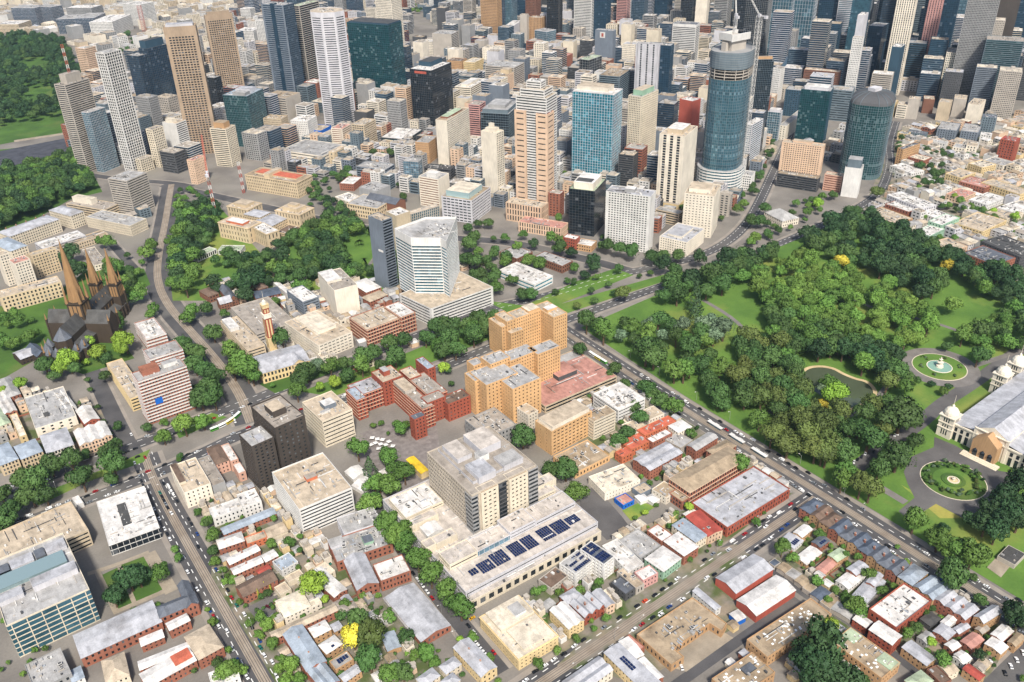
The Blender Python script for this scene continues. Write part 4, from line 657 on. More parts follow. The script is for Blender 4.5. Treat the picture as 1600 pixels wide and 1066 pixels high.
('podium_hospital','hospital','broad cream hospital podium with solar panels carrying a twelve storey ward tower',[(209,367.2,0,115.5,117.8,0,14,D(OF,fh=4.5,wf=.3,w='lil',r='rpod',par=1,pn='podium',nb=0,sol=[(.1,.085,.155,.135),(.165,.06,.26,.15),(.268,.06,.37,.17),(.4,.06,.49,.17),(.5,.06,.585,.17),(.625,.06,.72,.17),(.73,.06,.83,.165),(.84,.08,.93,.15)])),(206.6,362.2,0,117,7.5,0,9,D(fh=6,bay=7,wf=.6,bf=.6,r='rpod',pn='front')),(211.3,390.8,0,23.1,15.3,13.3,18.5,D(OF,fh=4,wf=.3,r='rpod',pn='terrace')),(234.4,390.8,0,27.7,14.1,13.3,18,D(s='grid',fh=4.5,bay=4,w='lil',g='gsky',r='rpod',pn='hall')),(262.1,390.8,0,23.1,16.5,13.3,20,D(OF,fh=4,wf=.3,w='lil',r='rpod',pn='hall')),(285.2,390.8,0,37,16.5,13.3,18,D(OF,fh=4,wf=.3,w='lil',r='rpod',pn='terrace')),(206.7,414.3,0,8.1,8.2,0,19,D(s='plain',r='rpod',pn='stair')),(214.8,413.7,0,17.3,8.2,0,19,D(s='plain',r='rpod',pn='stair')),(206.7,440.2,0,25.4,8.2,0,19,D(s='plain',r='rpod',pn='stair')),(211.3,452,0,32.3,27.1,13.3,17.5,D(OF,fh=4,wf=.3,r='rwhite',pn='wing',nb=6)),(308.3,420.2,0,18.5,9.4,0,19,D(s='plain',r='rpod',pn='stair')),(289.9,412,0,30,28.3,13.3,17,D(OF,fh=4,wf=.3,r='rpod',pn='wing')),(245,412.4,0,57.1,62.2,14,49,D(bay=2.3,wf=.6,bf=.68,w='ward',pn='tower',par=1,side={0:D(bay=5.2,bf=.55,wf=.42)},bx=[(.14,.16,.84,.95,2.5,'lil','rconc'),(.2,.12,.46,.42,6,'lil','rlil'),(.5,.5,.82,.88,9,'lil','rpod'),(.6,.14,.9,.36,5,'lil','rgrey'),(.18,.55,.4,.9,6.5,'lil','rpod'),(.42,.4,.56,.52,8,'white','rgrey')],nb=14)),(214.8,426.1,0,12.7,11.8,13.3,17,D(s='plain',w='white',r='rwhite',rt='gy',rh=1.4,pn='marquee')),(244.3,411.5,0,5.5,9,14,47.5,D(OF,wf=.62,w='grey',r='rtan',mg=.2,clean=1,pn='corner')),(267.8,411.7,0,6.9,7,14,47.8,D(OF,wf=.75,w='dgrey',r='rtan',mg=.2,clean=1,pn='glazed')),(294.1,411.2,0,8.7,8.7,14,47.8,D(OF,wf=.62,w='grey',r='rtan',mg=.2,clean=1,pn='corner')),(251.9,410.5,0,14.8,8.1,14,48.2,D(bay=4,bf=.5,wf=.4,r='rtan',pn='bay',clean=1)),(276.4,410.5,0,16.6,8.1,14,48.2,D(bay=4,bf=.5,wf=.4,r='rtan',pn='bay',clean=1))]),
('tan_roofed_store','store','tan flat roofed brick store wrapped around a bare concrete yard',[('P',[(282.3,247.1),(293.1,247),(292.5,255.4),(325.3,256.1),(326.9,247.1),(334.2,249.5),(332.6,278.7),(281.4,277.5)],0,6.5,D(SH,w='tan',r='rtan',nb=14,us=1.1,frk=.12))]),
('gabled_shed','shed','red walled shed with grey and white gable roof and three turbine vents',[(357.9,263.4,.2,37.9,18.1,0,7,D(s='plain',w='redwall',r='rlil',rt='gx',rh=2.4))]),
('gabled_shed','shed','second red walled gable shed with white front slope along the side street',[(354.2,242.4,-0.7,38.6,17,0,6.5,D(s='plain',w='redwall',r='rwhite',rt='gx',rh=2.2))]),
('narrow_shop','shop','narrow white tin roofed shop with curved parapet beside the tan roofed store',[(336.9,261.9,-0.4,5,21,0,6,D(HS,w='white',r='rlil',rt='gy',rh=.8))]),
('garden_shed','shed','small blue walled shed with white roof in the cluttered yard',[(342.1,247.6,-6.1,7.5,7.7,0,4.5,D(s='plain',w='bluep',r='rwhite',rt='gx',rh=.5))]),
('school_complex','school','large brick complex with sand coloured roof dotted by dozens of white domes',[(332.2,214.8,-1.5,60.2,17,0,9,D(HS,fh=4,w='tan',r='rtan',sk=34)),(292.7,205.6,-1.5,34.6,18.6,0,9,D(HS,fh=4,w='tan',r='rtan',sk=26,pn='west',bx=[(.55,.45,.8,.75,.8,'gdark','rslate')]))]),
('school_complex','school','brick wing with sage green and sand roof and white domes beside the big tree',[(374.7,164.1,1.1,19.1,34.9,0,9,D(HS,fh=4,w='tan',r='rtan',sk=24,bx=[(.5,0,1,.3,.5,'green','rgreen'),(.5,.75,1,1,.5,'green','rgreen')]))]),
('school_complex','school','sage green roofed pavilion cut off by the bottom edge of the picture',[(384.3,146.8,-5.7,14.5,8.9,0,8,D(HS,w='tan',r='rgreen',rt='hip',rh=1))]),
('yellow_corner_house','house','yellow ochre corner house with domed turret and solar roof',[(254.7,239,.8,12.7,39,0,8,D(HS,w='yellow',r='rlil',rt='gy',rh=1,sol=[(.3,.45,.6,.75)],solz=1))]),
('brick_house','house','stepped brick outhouse row beside the tan roofed store',[(274.9,267.7,4,4.8,13.3,0,5,D(s='plain',w='brick',r='rpink'))]),
('brick_house','house','brick house with bright white gable roof behind the yellow corner house',[(265.9,243.7,-2.3,6.2,17.7,0,7,D(HS,w='brick',r='rwhite',rt='gy',rh=1))]),
('brick_house','house','white roofed cottage between yellow corner house and brick outhouses',[(266.7,263.8,-5.6,7.5,16.4,0,6.5,D(HS,w='white',r='rwhite',rt='gx',rh=1))]),
('grey_roofed_terrace','terrace','pale hotel terrace with double grey hip roof at the bottom of the shopping street',[(220.5,263.6,2.5,29.7,13,0,8,D(HS,w='ivory',r='rlil',rt='gx',rn=2,rh=1.6))]),
('grey_roofed_terrace','terrace','long cream corner terrace with zinc gable roof and striped awnings on the side street',[(181.9,307.8,3.4,12.1,29.5,0,8.5,D(HS,w='yellow',r='rlil',rt='gy',rh=2,ch=[(.5,.3),(.5,.7)]))]),
('grey_roofed_terrace','terrace','rear wing with zinc hip roof nearest the blue pool',[(166.9,324.2,4.5,11.7,7.8,0,6,D(HS,r='rlil',rt='hip',rh=1.8))]),
('grey_roofed_terrace','terrace','rear wing with zinc hip roof cut by the bottom edge',[(151,324.3,6.3,12.3,8.1,0,6,D(HS,r='rlil',rt='hip',rh=1.8))]),
('grey_roofed_terrace','terrace','small zinc roofed wing between the two rear wings',[(162,314.3,7.7,9.7,7.5,0,6,D(HS,r='rlil',rt='hip',rh=1.8))]),
('slate_terrace','terrace','first slate roofed terrace along the park road counted from the crossing',[(459.9,283.7,2.6,17.4,8.8,0,9,D(HS,w='brick',r='rnavy',rt='hip',rh=2.2,ch=[(.5,.02)],chz=2))],'slate roofed terraces on the park road'),
('slate_terrace','terrace','second slate roofed terrace along the park road counted from the crossing',[(459.4,274.7,2.3,17.2,8.6,0,9,D(HS,w='tan',r='rbrown',rt='gx',rh=2.2,ch=[(.5,.02)],chz=2))],'slate roofed terraces on the park road'),
('slate_terrace','terrace','third slate roofed terrace along the park road counted from the crossing',[(458.8,265.9,2.1,17,8.4,0,9,D(HS,w='tan',r='rbrown',rt='hip',rh=2.2,ch=[(.5,.02)],chz=2))],'slate roofed terraces on the park road'),
('slate_terrace','terrace','fourth slate roofed terrace along the park road counted from the crossing',[(458.3,257.2,1.8,16.8,8.3,0,9,D(HS,w='brick',r='rnavy',rt='gx',rh=2.2,ch=[(.5,.02)],chz=2))],'slate roofed terraces on the park road'),
('slate_terrace','terrace','fifth slate roofed terrace along the park road counted from the crossing',[(457.8,248.8,1.5,16.6,8.1,0,9,D(HS,w='tan',r='rslate',rt='hip',rh=2.2,ch=[(.5,.02)],chz=2))],'slate roofed terraces on the park road'),
('slate_terrace','terrace','sixth slate roofed terrace along the park road counted from the crossing',[(457.3,240.5,1.3,16.4,8,0,9,D(HS,w='tan',r='rnavy',rt='gx',rh=2.2,ch=[(.5,.02)],chz=2))],'slate roofed terraces on the park road'),
('slate_terrace','terrace','seventh slate roofed terrace along the park road counted from the crossing',[(456.8,232.4,1,16.2,7.8,0,9,D(HS,w='brick',r='rnavy',rt='hip',rh=2.2,ch=[(.5,.02)],chz=2))],'slate roofed terraces on the park road'),
('slate_terrace','terrace','eighth slate roofed terrace along the park road counted from the crossing',[(456.4,224.4,.8,16.1,7.7,0,9,D(HS,w='tan',r='rslate',rt='gx',rh=2.2,ch=[(.5,.02)],chz=2))],'slate roofed terraces on the park road'),
('slate_terrace','terrace','ninth slate roofed terrace along the park road counted from the crossing',[(455.9,216.6,.5,15.9,7.5,0,9,D(HS,w='tan',r='rslate',rt='hip',rh=2.2,ch=[(.5,.02)],chz=2))],'slate roofed terraces on the park road'),
('slate_terrace','terrace','tenth slate roofed terrace along the park road counted from the crossing',[(455.4,208.9,.3,15.7,7.4,0,9,D(HS,w='brick',r='rslate',rt='gx',rh=2.2,ch=[(.5,.02)],chz=2))],'slate roofed terraces on the park road'),
('rear_wing','house','white topped rear wing nearest the crossing of the park road terraces',[(437.7,272.5,4,13.2,7.6,0,6,D(HS,w='tan',r='rwhite',rt='gx',rh=.9))],'rear wings behind the slate terraces'),
('rear_wing','house','low rear shed with solar roof nearest the crossing of the park road terraces',[(425.8,269.7,7.1,12.4,11.9,0,4,D(HS,w='white',r='rlil',rt='gx',rh=.9,sol=[(.2,.1,.8,.45)],solz=.5))],'rear wings behind the slate terraces'),
('rear_wing','house','brick rear wing with dark solar roof of the park road terraces',[(439.7,258.3,1.5,10.9,7.4,0,6,D(HS,w='brick',r='rslate',rt='gx',rh=.9,sol=[(.2,.1,.8,.45)],solz=.5))],'rear wings behind the slate terraces'),
('rear_wing','house','low white roofed garden room behind the second brick wing of the park road terraces',[(419.9,254,3.6,18.3,9.7,0,4,D(HS,w='tan',r='rwhite',rt='gx',rh=.9))],'rear wings behind the slate terraces'),
('rear_wing','house','rear wing with pale green tin roof of the park road terraces',[(437.5,242.1,-1.1,12.7,8.2,0,6,D(HS,w='tan',r='rgreen',rt='gx',rh=.9))],'rear wings behind the slate terraces'),
('rear_wing','house','low pink tin roof in the middle of the back gardens of the park road terraces',[(421.6,240.9,4.4,16.4,7.4,0,4,D(HS,w='tan',r='rpink',rt='gx',rh=.9))],'rear wings behind the slate terraces'),
('rear_wing','house','brick rear wing with pale lilac roof of the park road terraces',[(436,225.9,-1.1,13.7,7.9,0,7,D(HS,w='brick',r='rlil',rt='gx',rh=.9))],'rear wings behind the slate terraces'),
('rear_wing','house','long white garden room with two small skylights of the park road terraces',[(423.4,222.4,1.4,22.1,10,0,4.5,D(HS,w='white',r='rwhite',rt='gx',rh=.9))],'rear wings behind the slate terraces'),
('rear_wing','house','tall slim brick rear wing beside the white hall of the park road terraces',[(437.7,212.8,9.4,13.7,5.8,0,6.5,D(HS,w='brick',r='rlil',rt='gx',rh=.9))],'rear wings behind the slate terraces'),
('rear_wing','house','grey garden room with strip skylights beside the white hall of the park road terraces',[(422.1,207.4,8.9,27.8,10.3,0,4.5,D(HS,w='grey',r='rlil',rt='gx',rh=.9))],'rear wings behind the slate terraces'),
('lane_garage','garage','navy roofed garage on the back lane, first from the red sheds',[(400.9,266.6,.2,6.9,5.4,0,3.6,D(s='plain',w='conc',r='rnavy',rh=.6,par=.25))],'garages along the back lane'),
('lane_garage','garage','tan roofed garage on the back lane, second from the red sheds',[(402.1,258.1,5.6,8.1,6.9,0,3.6,D(s='plain',w='conc',r='rtan',rt='gx',rh=.6,par=.25))],'garages along the back lane'),
('lane_garage','garage','grey roofed garage on the back lane, third from the red sheds',[(402.2,250,3.9,8.8,8,0,3.6,D(s='plain',w='conc',r='rgrey',rh=.6,par=.25))],'garages along the back lane'),
('lane_garage','garage','sandy roofed garage on the back lane, fourth from the red sheds',[(401.7,242.5,-0.2,8.4,7.4,0,3.6,D(s='plain',w='conc',r='rtan',rt='gx',rh=.6,par=.25))],'garages along the back lane'),
('lane_garage','garage','golden tan roofed garage on the back lane, fifth from the red sheds',[(401.1,236,4.3,7.9,6.4,0,3.6,D(s='plain',w='conc',r='rtan',rh=.6,par=.25))],'garages along the back lane'),
('lane_garage','garage','dark blue roofed garage on the back lane, sixth from the red sheds',[(400.7,227.4,2.3,11.4,8.1,0,3.6,D(s='plain',w='conc',r='rnavy',rt='gx',rh=.6,par=.25))],'garages along the back lane'),
('lane_garage','garage','olive tan roofed garage on the back lane, seventh from the red sheds',[(400,219.1,.6,13.5,8.3,0,3.6,D(s='plain',w='conc',r='rtan',rh=.6,par=.25))],'garages along the back lane'),
('lane_garage','garage','long pale grey roofed garage on the back lane, eighth from the red sheds',[(402.5,205.7,7.8,8.8,13.6,0,3.6,D(s='plain',w='conc',r='rgrey',rt='gx',rh=.6,par=.25))],'garages along the back lane'),
('white_roofed_hall','hall','broad hall with clean white roof and dark vents behind the terraces',[(413.8,180.8,.1,38.3,20,0,11,D(SH,w='rbrick',r='rwhite',par=1.4,nb=12,us=.6))]),
('brick_flats','apartments','three storey red brick flats with white gable roof on the back lane',[(400.6,174.8,3.3,11.3,16,0,10,D(HS,bf=.5,w='rbrick',r='rwhite',rt='gy',rh=1.4))]),
('brick_house','house','red brick lane house with white roof left of the three storey flats',[(402.5,194.1,3.1,7.5,9.7,0,6.5,D(HS,w='rbrick',r='rwhite',rt='gy',rh=.8))]),
('zinc_roofed_house','house','house with pale blue zinc hip roof next after the slate terraces',[(455.3,196.7,1.2,19.4,10.7,0,9.5,D(HS,w='tan',r='rblue',rt='hip',rh=2))]),
('zinc_roofed_house','house','double house with faceted blue zinc roof above the white hall',[(454.6,181.3,-3.8,18.4,14.7,0,9.5,D(HS,w='tan',r='rblue',rt='gx',rn=2,rh=1.8))]),
('zinc_roofed_house','house','row of three brick houses with pale zinc valley roofs by the park road',[(455.8,159.5,-1.5,15.4,22,0,9.5,D(HS,w='brick',r='rlil',rt='gx',rn=3,rh=1.6,ch=[(.5,.3),(.5,.6)]))]),
('gabled_house','house','brick house with stepped gold gable parapet facing the park road',[(462.4,151,-5.8,18.6,7.1,0,9.5,D(HS,w='tan',r='rlil',rt='gx',rh=2.4))]),
('garden_shed','shed','square black roofed studio behind the white hall',[(438.3,171.7,-3.2,11.2,7.4,0,4.5,D(s='plain',w='dgrey',r='rdark',rt='hip',rh=.8))]),
('back_garden_house','house','white and green tin roofed wing behind the zinc roofed row',[(445.9,164,1.3,9.7,5.4,0,5.5,D(HS,w='white',r='rwhite',rt='gx',rh=1))]),
('back_garden_house','house','brick wing with lilac tin roof behind the zinc roofed row',[(435.1,158.3,1.7,10.1,9.5,0,6,D(HS,w='brick',r='rlil',rt='gx',rh=1))]),
('back_garden_house','house','slim lilac roofed wing beside the red tin roof',[(446.1,157,-6.1,11.1,4.8,0,5.5,D(HS,w='brick',r='rlil',rt='gx',rh=1))]),
('back_garden_house','house','white gabled house with maroon skylight at the right edge',[(460.5,137.2,.3,13.7,7.4,0,7,D(HS,w='brick',r='rwhite',rt='gx',rh=1))]),
('back_garden_house','house','white roofed brick house by the parked white cars',[(451.4,132.9,.6,9.2,10.2,0,6,D(HS,w='tan',r='rwhite',rt='gx',rh=1))]),
('back_garden_house','house','tan hip roofed house at the far right corner',[(463.8,130.4,1,11.6,4.9,0,6.5,D(HS,w='tan',r='rtan',rt='gx',rh=1))]),
('back_garden_house','house','low house with rusty pink tin roofs',[(441.1,145.7,-2.8,13.3,7.6,0,5.5,D(HS,w='brick',r='rpink',rt='gx',rh=1))]),
('back_garden_house','house','small white roofed brick cottage in the back gardens',[(430.9,152,-6.2,8.1,5.9,0,5,D(HS,w='brick',r='rwhite',rt='gx',rh=1))]),
('back_garden_house','house','concrete roofed outbuilding behind the gold gable',[(458.4,148.4,-3.7,7.8,5.1,0,5,D(HS,w='tan',rt='gx',rh=1))]),
('back_garden_house','house','white cottage with fluted roof at the bottom of the block',[(426.7,142.4,-4.3,8.4,7,0,5,D(HS,w='white',r='rwhite',rt='gx',rh=1))]),
('back_garden_house','house','grey yard building beside the three storey flats',[(423.1,164.7,-1.3,9.2,6.6,0,5,D(HS,w='grey',r='rgrey',rt='gx',rh=1))]),
('lane_house','house','long orange brick row with lilac roof at the bottom lane',[(405.7,154.1,-1.7,9.7,17.2,0,7.5,D(HS,w='tan',r='rlil',rt='gy',rh=1))]),
('lane_house','house','house with dark red tin roof at the bottom right',[(421.9,129.9,-1.3,6.4,10.5,0,6.5,D(HS,w='tan',r='rred',rt='gy',rh=1))]),
('lane_house','house','pale beige roofed house beside the dark red roof',[(411.2,142.8,-10.5,8.7,8,0,6,D(HS,r='rbeige',rt='gx',rh=1))]),
('lane_house','house','bright white gabled cottage above the dark red roof',[(427.4,143.8,-8.9,6.5,6,0,6,D(HS,w='white',r='rwhite',rt='gx',rh=1))]),
('lane_house','house','dark brick row at the bottom lane end',[(401.4,141.3,-12.3,7.7,11.9,0,7,D(HS,w='brown',r='rbrown',rh=1))]),
('park_shelter','shelter','dark grey flat roofed ramp shelter with concrete pad on the park edge',[(534.7,168.2,4.2,16.7,12,0,4,D(s='plain',w='conc',r='rdark',par=.2))]),
('banded_tower','tower','tan concrete office tower with close horizontal bands beside the curving road',[(223.5,1256.6,31,38.7,35.1,0,52,D(OF,fh=3.4,wf=.42,w='conc',r='rgrey',nb=5))]),
('banded_office','office','low banded concrete office with open square roof court and cream lift box',[(187.6,1267.9,31,26.7,73.3,0,15,D(OF,w='beige',bx=[(.35,.45,.75,.95,8,'ivory','rcream')]))]),
('colonnade_office','office','low pale office with fine vertical columns and grey roof by the roundabout trees',[(200.6,1183.5,28.7,28.5,84.2,0,15,D(OF,s='vert',fh=4,r='rgrey',bay=1.8,bf=.5,nb=5))]),
('government_building','building','cream three storey Victorian office with lilac slate mansard and chimney row',[(63.6,1237,20.8,69.6,29.7,0,18,D(PU,r='rlil',rt='hip',rh=4,ch=[(.15,.9),(.35,.9),(.55,.9),(.75,.9),(.92,.9)],chz=2))]),
('government_building','building','cream Victorian pavilion with lilac truncated roof beside the low pale office',[(142.8,1260.7,23.6,20.6,48.2,0,19,D(PU,r='rlil',rt='hip',rh=4))]),
('government_building','building','slate roofed Victorian block at the left edge behind the apartment hotel',[(56.1,1180.8,18.4,21.8,50.5,0,19,D(PU,r='rblue',rt='hip',rh=4))]),
('walled_annex','building','long beige flat annex with white cluttered roof beside the slate roofs',[(92.1,1187.7,11.1,55.6,25.5,0,11,D(OF,w='lil',r='rwhite',nb=10))]),
('walled_annex','building','long low tan roofed wing running behind the cathedral spire',[(73.9,1167.8,13.5,101.6,18.9,0,9,D(PU,w='beige',r='rtan'))]),
('apartment_hotel','hotel','pale cream apartment hotel stepping in three blocks behind the great spire',[(51.5,1091.4,11.2,17.8,18.2,0,36,D(PU,bay=3.4,w='ivory',r='rpink',nb=6)),(40.2,1117.4,11.2,11.3,13.9,0,40,D(PU,w='ivory',r='rbeige',pn='west')),(73,1119.5,11.2,28.8,9.8,0,30,D(PU,w='stone',r='rbeige',pn='east'))]),
('apartment_hotel','hotel','long low cream hotel front with tall slit windows facing the cathedral close',[(25.1,1044.4,1.6,64.2,21.1,0,19,D(fh=4.5,bay=4,wf=.6,bf=.45,w='stone',r='rbeige'))]),
('garden_pavilion','building','small pale roofed building row among trees behind the twin spires',[(134,1096.7,.7,15.1,62,0,8,D(PU,w='ivory',nb=12,us=.8))]),
('chapel_house','chapel','slate and lilac roofed chapel beside the circular walled garden',[(20.4,905.2,13.1,15.9,20.4,0,7,D(PU,w='dstone',r='rlil',rt='gx',rh=3)),(34.9,898.2,13.1,11.3,27.7,0,8,D(PU,w='dstone',r='rnavy',rt='gy',rh=4,pn='east'))]),
('parliament_house','parliament','cream stone parliament house of linked classical blocks beside the garden',[(317.5,1057.4,26.7,25.2,52.3,0,22,D(fh=8,bay=5,wf=.6,bf=.3,w='stone',r='rbeige',crn=.6,bx=[(.2,.25,.7,.8,3,'orange','rwhite')])),(330.9,1028.6,9,18.6,39.3,0,20,D(fh=8,bay=5,wf=.6,bf=.3,w='stone',r='rwhite',pn='east',crn=.6,nb=3)),(339.1,1116.6,26.7,28.8,37,0,24,D(fh=8,bay=5,wf=.6,bf=.3,w='stone',r='rbeige',pn='west',crn=.6,nb=4,bx=[(.2,.2,.8,.8,4,'stone','rbeige')])),(386,1048.9,26.7,29.9,42.5,0,26,D(fh=8,bay=5,wf=.6,bf=.3,w='stone',r='rbeige',pn='front',crn=.6,nb=4,bx=[(.2,.2,.8,.8,5,'stone','rbeige'),(.35,.35,.65,.65,8,'stone','rbeige')])),(345.7,1088.9,26.7,20.9,29.2,0,20,D(PU,w='stone',r='rlil',rt='hip',rh=3,pn='hall')),(348.4,1056.4,26.7,31.6,34.3,0,17,D(PU,w='stone',r='rlil',rt='gx',rh=3,pn='library')),(358.8,1027.5,26.7,26.1,20.9,0,13,D(PU,w='stone',r='rbrown',pn='link',crn=.4))]),
('hotel_palace','hotel','long cream Victorian grand hotel with twin towered front across from parliament',[(435.1,1174.8,28.4,36.9,97,0,24,D(fh=4.5,bay=3.4,wf=.6,bf=.4,w='stone',r='rtan',crn=.6,nb=6,bx=[(.1,.55,.9,.65,6,'stone','rbeige'),(.3,.1,.8,.9,2,'stone','rorange')]))]),
('terraced_garden_office','office','sunken modern office with white fins and planted green roof near the parliament',[(272,1048.9,-40,30,16,0,7,D(s='vert',fh=6,bay=3,bf=.7,w='white',r='rgreen')),(244.2,1043.6,20,30,14,0,7,D(s='vert',fh=6,bay=3,bf=.7,w='white',r='rgreen',pn='west'))]),
('slate_church','church','lilac slate roofed stone church with cross gables in front of the dark trees',[(222.4,894.4,-2,13.8,14.3,0,9,D(PU,w='brown',r='rlil',rt='gx',rh=5)),(233.7,897.3,-2,10.2,37.7,0,9,D(PU,w='brown',r='rslate',rt='gy',rh=5,pn='nave'))]),
('brown_villa','house','brown tiled villa roof in the trees beside the stone church',[(218.9,923.3,9.7,12.7,23.3,0,8,D(PU,w='brown',r='rbrown',rt='hip',rh=3))]),
('brown_villa','house','small brown tiled villa between church and solar roof',[(270.9,905.1,5.4,12,20.8,0,8,D(PU,w='brown',r='rbrown',rt='hip',rh=3))]),
('solar_roof_hall','hall','low hall with long lilac solar roof above the car yard',[(260.8,887.1,-9.1,28.7,20,0,7,D(PU,w='brick',r='rnavy',rt='gx',rh=1))]),
('beige_flat_block','building','low L shaped block with peach flat roofs behind the fire station tower',[(207.3,768.5,.3,18.7,78.3,0,14,D(OF,wf=.4,w='beige',r='rbeige',nb=3,bx=[(.05,.62,.55,.95,4,'white','rwhite')])),(227,795.8,.3,43.3,74.7,0,14,D(OF,wf=.4,w='conc',pn='rear',nb=5))]),
('fire_station','fire station','yellow and red arched heritage fire station with silver gable roofs on the parade',[(203.8,720.9,-5.6,47.4,36.3,0,12,D(fh=5,bay=3.6,wf=.6,bf=.55,w='yellow',r='rlil',rt='gx',rh=3,ch=[(.12,.5),(.28,.5)])),(234.5,717.9,-5.6,12.1,16.4,0,12,D(PU,s='plain',w='yellow',r='rlil',rt='gy',rh=4,pn='wing'))]),
('cream_tower_block','building','tall blank cream block with notched roof beside the gardens',[(320.2,801.4,-4.5,26.8,51.2,0,33,D(PU,s='plain',w='ivory',bx=[(0,.4,.62,.98,2.5,'ivory','rwhite')]))]),
('blue_grey_office','office','blue grey curved office with white roof beside the cream block',[(293,827.6,4,19.4,38.8,0,17,D(OF,wf=.35,w='bgrey',r='rwhite',nb=3))]),
('white_low_roof','building','long white tin roof strip beside the garden trees',[(294.2,879.1,2.6,5.5,46.9,0,7,D(PU,s='plain',w='white',r='rwhite',rt='gy',rh=.6))]),
('white_low_roof','building','small white tin roof alone at the garden edge',[(308.8,912.5,3.6,25,11,0,6,D(PU,s='plain',w='white',r='rwhite',rt='gx',rh=.6))]),
('courtyard_office','office','cream stepped office with deep square roof and ribbon windows on the parade',[(266,727.6,6.7,39.8,68,0,17.9,D(wf=.33,w='ivory',r='rbeige',bay=4.4,bf=.7,nb=8,us=.7,bx=[(.28,.3,.85,.92,3,'ivory','rcream')],side={3:D(bay=2.2,bf=.6,wf=.4)}))]),
('red_ornate_block','building','ornate red and cream brick facade block with patched flat roofs on the parade',[(317.7,723,3.4,41,36.1,0,19.7,D(fh=4.2,wf=.6,bf=.55,w='brick',r='rbeige',bm='peach',bh=.7,nb=5)),(356.7,721.9,3.4,18.1,32.7,0,22,D(fh=4.2,wf=.6,bf=.55,w='brick',r='rwhite',bm='peach',bh=.7,pn='east',nb=3))]),
('brick_villa','house','red brick house with pale hip roof at the foot of the blue slab tower',[(364.6,818.6,4.6,20.1,32.3,0,10,D(PU,w='brick',r='rwhite',rt='hip',rh=2))]),
('brick_villa','house','low white roofed brick wing below the blue slab tower',[(359.5,800.1,8.1,24.7,16.4,0,7,D(PU,w='brick',r='rbeige',rt='hip',rh=1.4))]),
('slab_tower','tower','slim blue grey slab tower with open balcony frame and blank tan end wall',[(396.1,824.4,11.8,14.5,24.4,0,86.4,D(OF,fh=3.4,wf=.55,w='bgrey',r='rbeige',sg=[(3,.7,47,8,2.4,'white')],side={3:D(s='plain'),0:D(s='strip',w='lil',proj=.6)},nb=3)),(457.5,911.1,6.8,21.6,22,0,50,D(s='plain',w='beige',r='rwhite',pn='core',nb=3)),(486.3,926.6,3.3,44.4,11.1,0,40,D(s='vert',bay=3,bf=.6,w='conc',g='gblue',r='rbeige',pn='wing'))]),
('wedge_tower','tower','white tower with tight horizontal stripes and faceted wedge shaped plan',[('P',[(397.3,761.6),(421.7,741.6),(421.8,730),(467.1,781.3),(439.1,802),(396,795.2)],15,87.3,D(OF,wf=.58,w='white',g='gblue',r='rgrey',top=6.5,par=2.5,mg=.4,nb=8)),('P',[(391.9,719.6),(472.7,721.9),(465,781.5),(382.2,771)],0,21.7,D(OF,fh=3.8,w='white',r='rbeige',mg=3,pn='podium',nb=6))]),
('college_building','college','low white and green glass college hall with ribbed roof',[(526.3,717,10.6,31.2,58.1,0,10,D(OF,fh=5,wf=.4,w='white',g='gteal',r='rwhite',nb=7,us=.5))]),
('college_building','college','brown flat roofed college wing with grey roof beside the wedge lawn',[(581.6,736.8,11.3,19.5,44.3,0,10,D(PU,fh=4,w='brown',r='rgrey'))]),
('college_building','college','grey roofed low college block nearest the eye hospital trees',[(552.6,788.8,9.7,27.7,30.3,0,9,D(PU,fh=4,w='brown',r='rgrey'))]),
('postmodern_tower','tower','peach banded twin shaft tower with stepped white striped crown and arcaded podium',[(683.6,900.8,28,34,44.3,0,158,D(OF,w='white',r='rbeige')),(667.5,925.3,28,11.2,16.4,0,140,D(OF,fh=7.2,wf=.22,w='peach',r='rpink',pn='shaft',mg=3)),(682.4,897.2,28,21.4,16.8,0,138,D(OF,fh=7.2,wf=.22,w='peach',r='rpink',pn='shaft',mg=3)),(684.5,906.3,28,27.2,35.4,0,167,D(OF,w='white',r='rbeige',pn='crown')),(686.2,916.2,28,16,20.8,0,176,D(OF,fh=3,w='white',r='rwhite',pn='crown',nb=8))]),
('arcaded_podium','building','peach stone podium block with tall slit arcade at the foot of the peach tower',[(650.1,868.4,28,22,53.4,0,26,D(OF,s='vert',fh=9,w='peach',r='rbeige',bay=4,bf=.45)),(644.9,819.2,28,22.1,62,0,14,D(s='vert',w='peach',r='rpink',bay=3.6,bf=.45,fh=6,pn='front'))]),
('teal_tower','tower','bright teal gridded glass tower with cream rooftop plant screen',[(829.9,935.4,28.7,37.6,63.6,0,131.6,D(GL,th=.35,tv=.45,w='lil',g='gteal',r='rwhite',bx=[(.05,.15,.7,.9,9,'ivory','rbeige'),(0,.05,.3,.95,3,'white','rwhite')],nb=6))]),
('deco_tower','tower','cream gridded tower with green trimmed mansard crown right of the teal tower',[(899.1,952.1,17.5,51.8,22.1,0,113.7,D(PU,fh=3.3,bay=3,r='rgrey',bx=[(.15,.15,.85,.85,8,'green','rbeige')]))]),
('black_office','office','black glass office with white roof plant and rust coloured base',[(681.5,798.2,32.4,48.7,34.4,0,62.1,D(s='grid',bay=4,w='dgrey',g='gblack',r='rgreen',th=.2,tv=.2,bx=[(.08,.1,.85,.85,9,'ivory','rwhite'),(.15,.2,.4,.8,9.6,'dgrey','rdark')]))]),
('white_apartments','apartments','tall white apartment slab with stacked balconies and lilac roof',[(701.2,717.7,31.1,23.2,56.3,0,73.8,D(SH,fh=3.1,wf=.6,bf=.62,dep=1,w='white',g='gshop',r='rlil',mg=3,bx=[(.3,.4,.75,.62,4.5,'grey','rwhite')]))]),
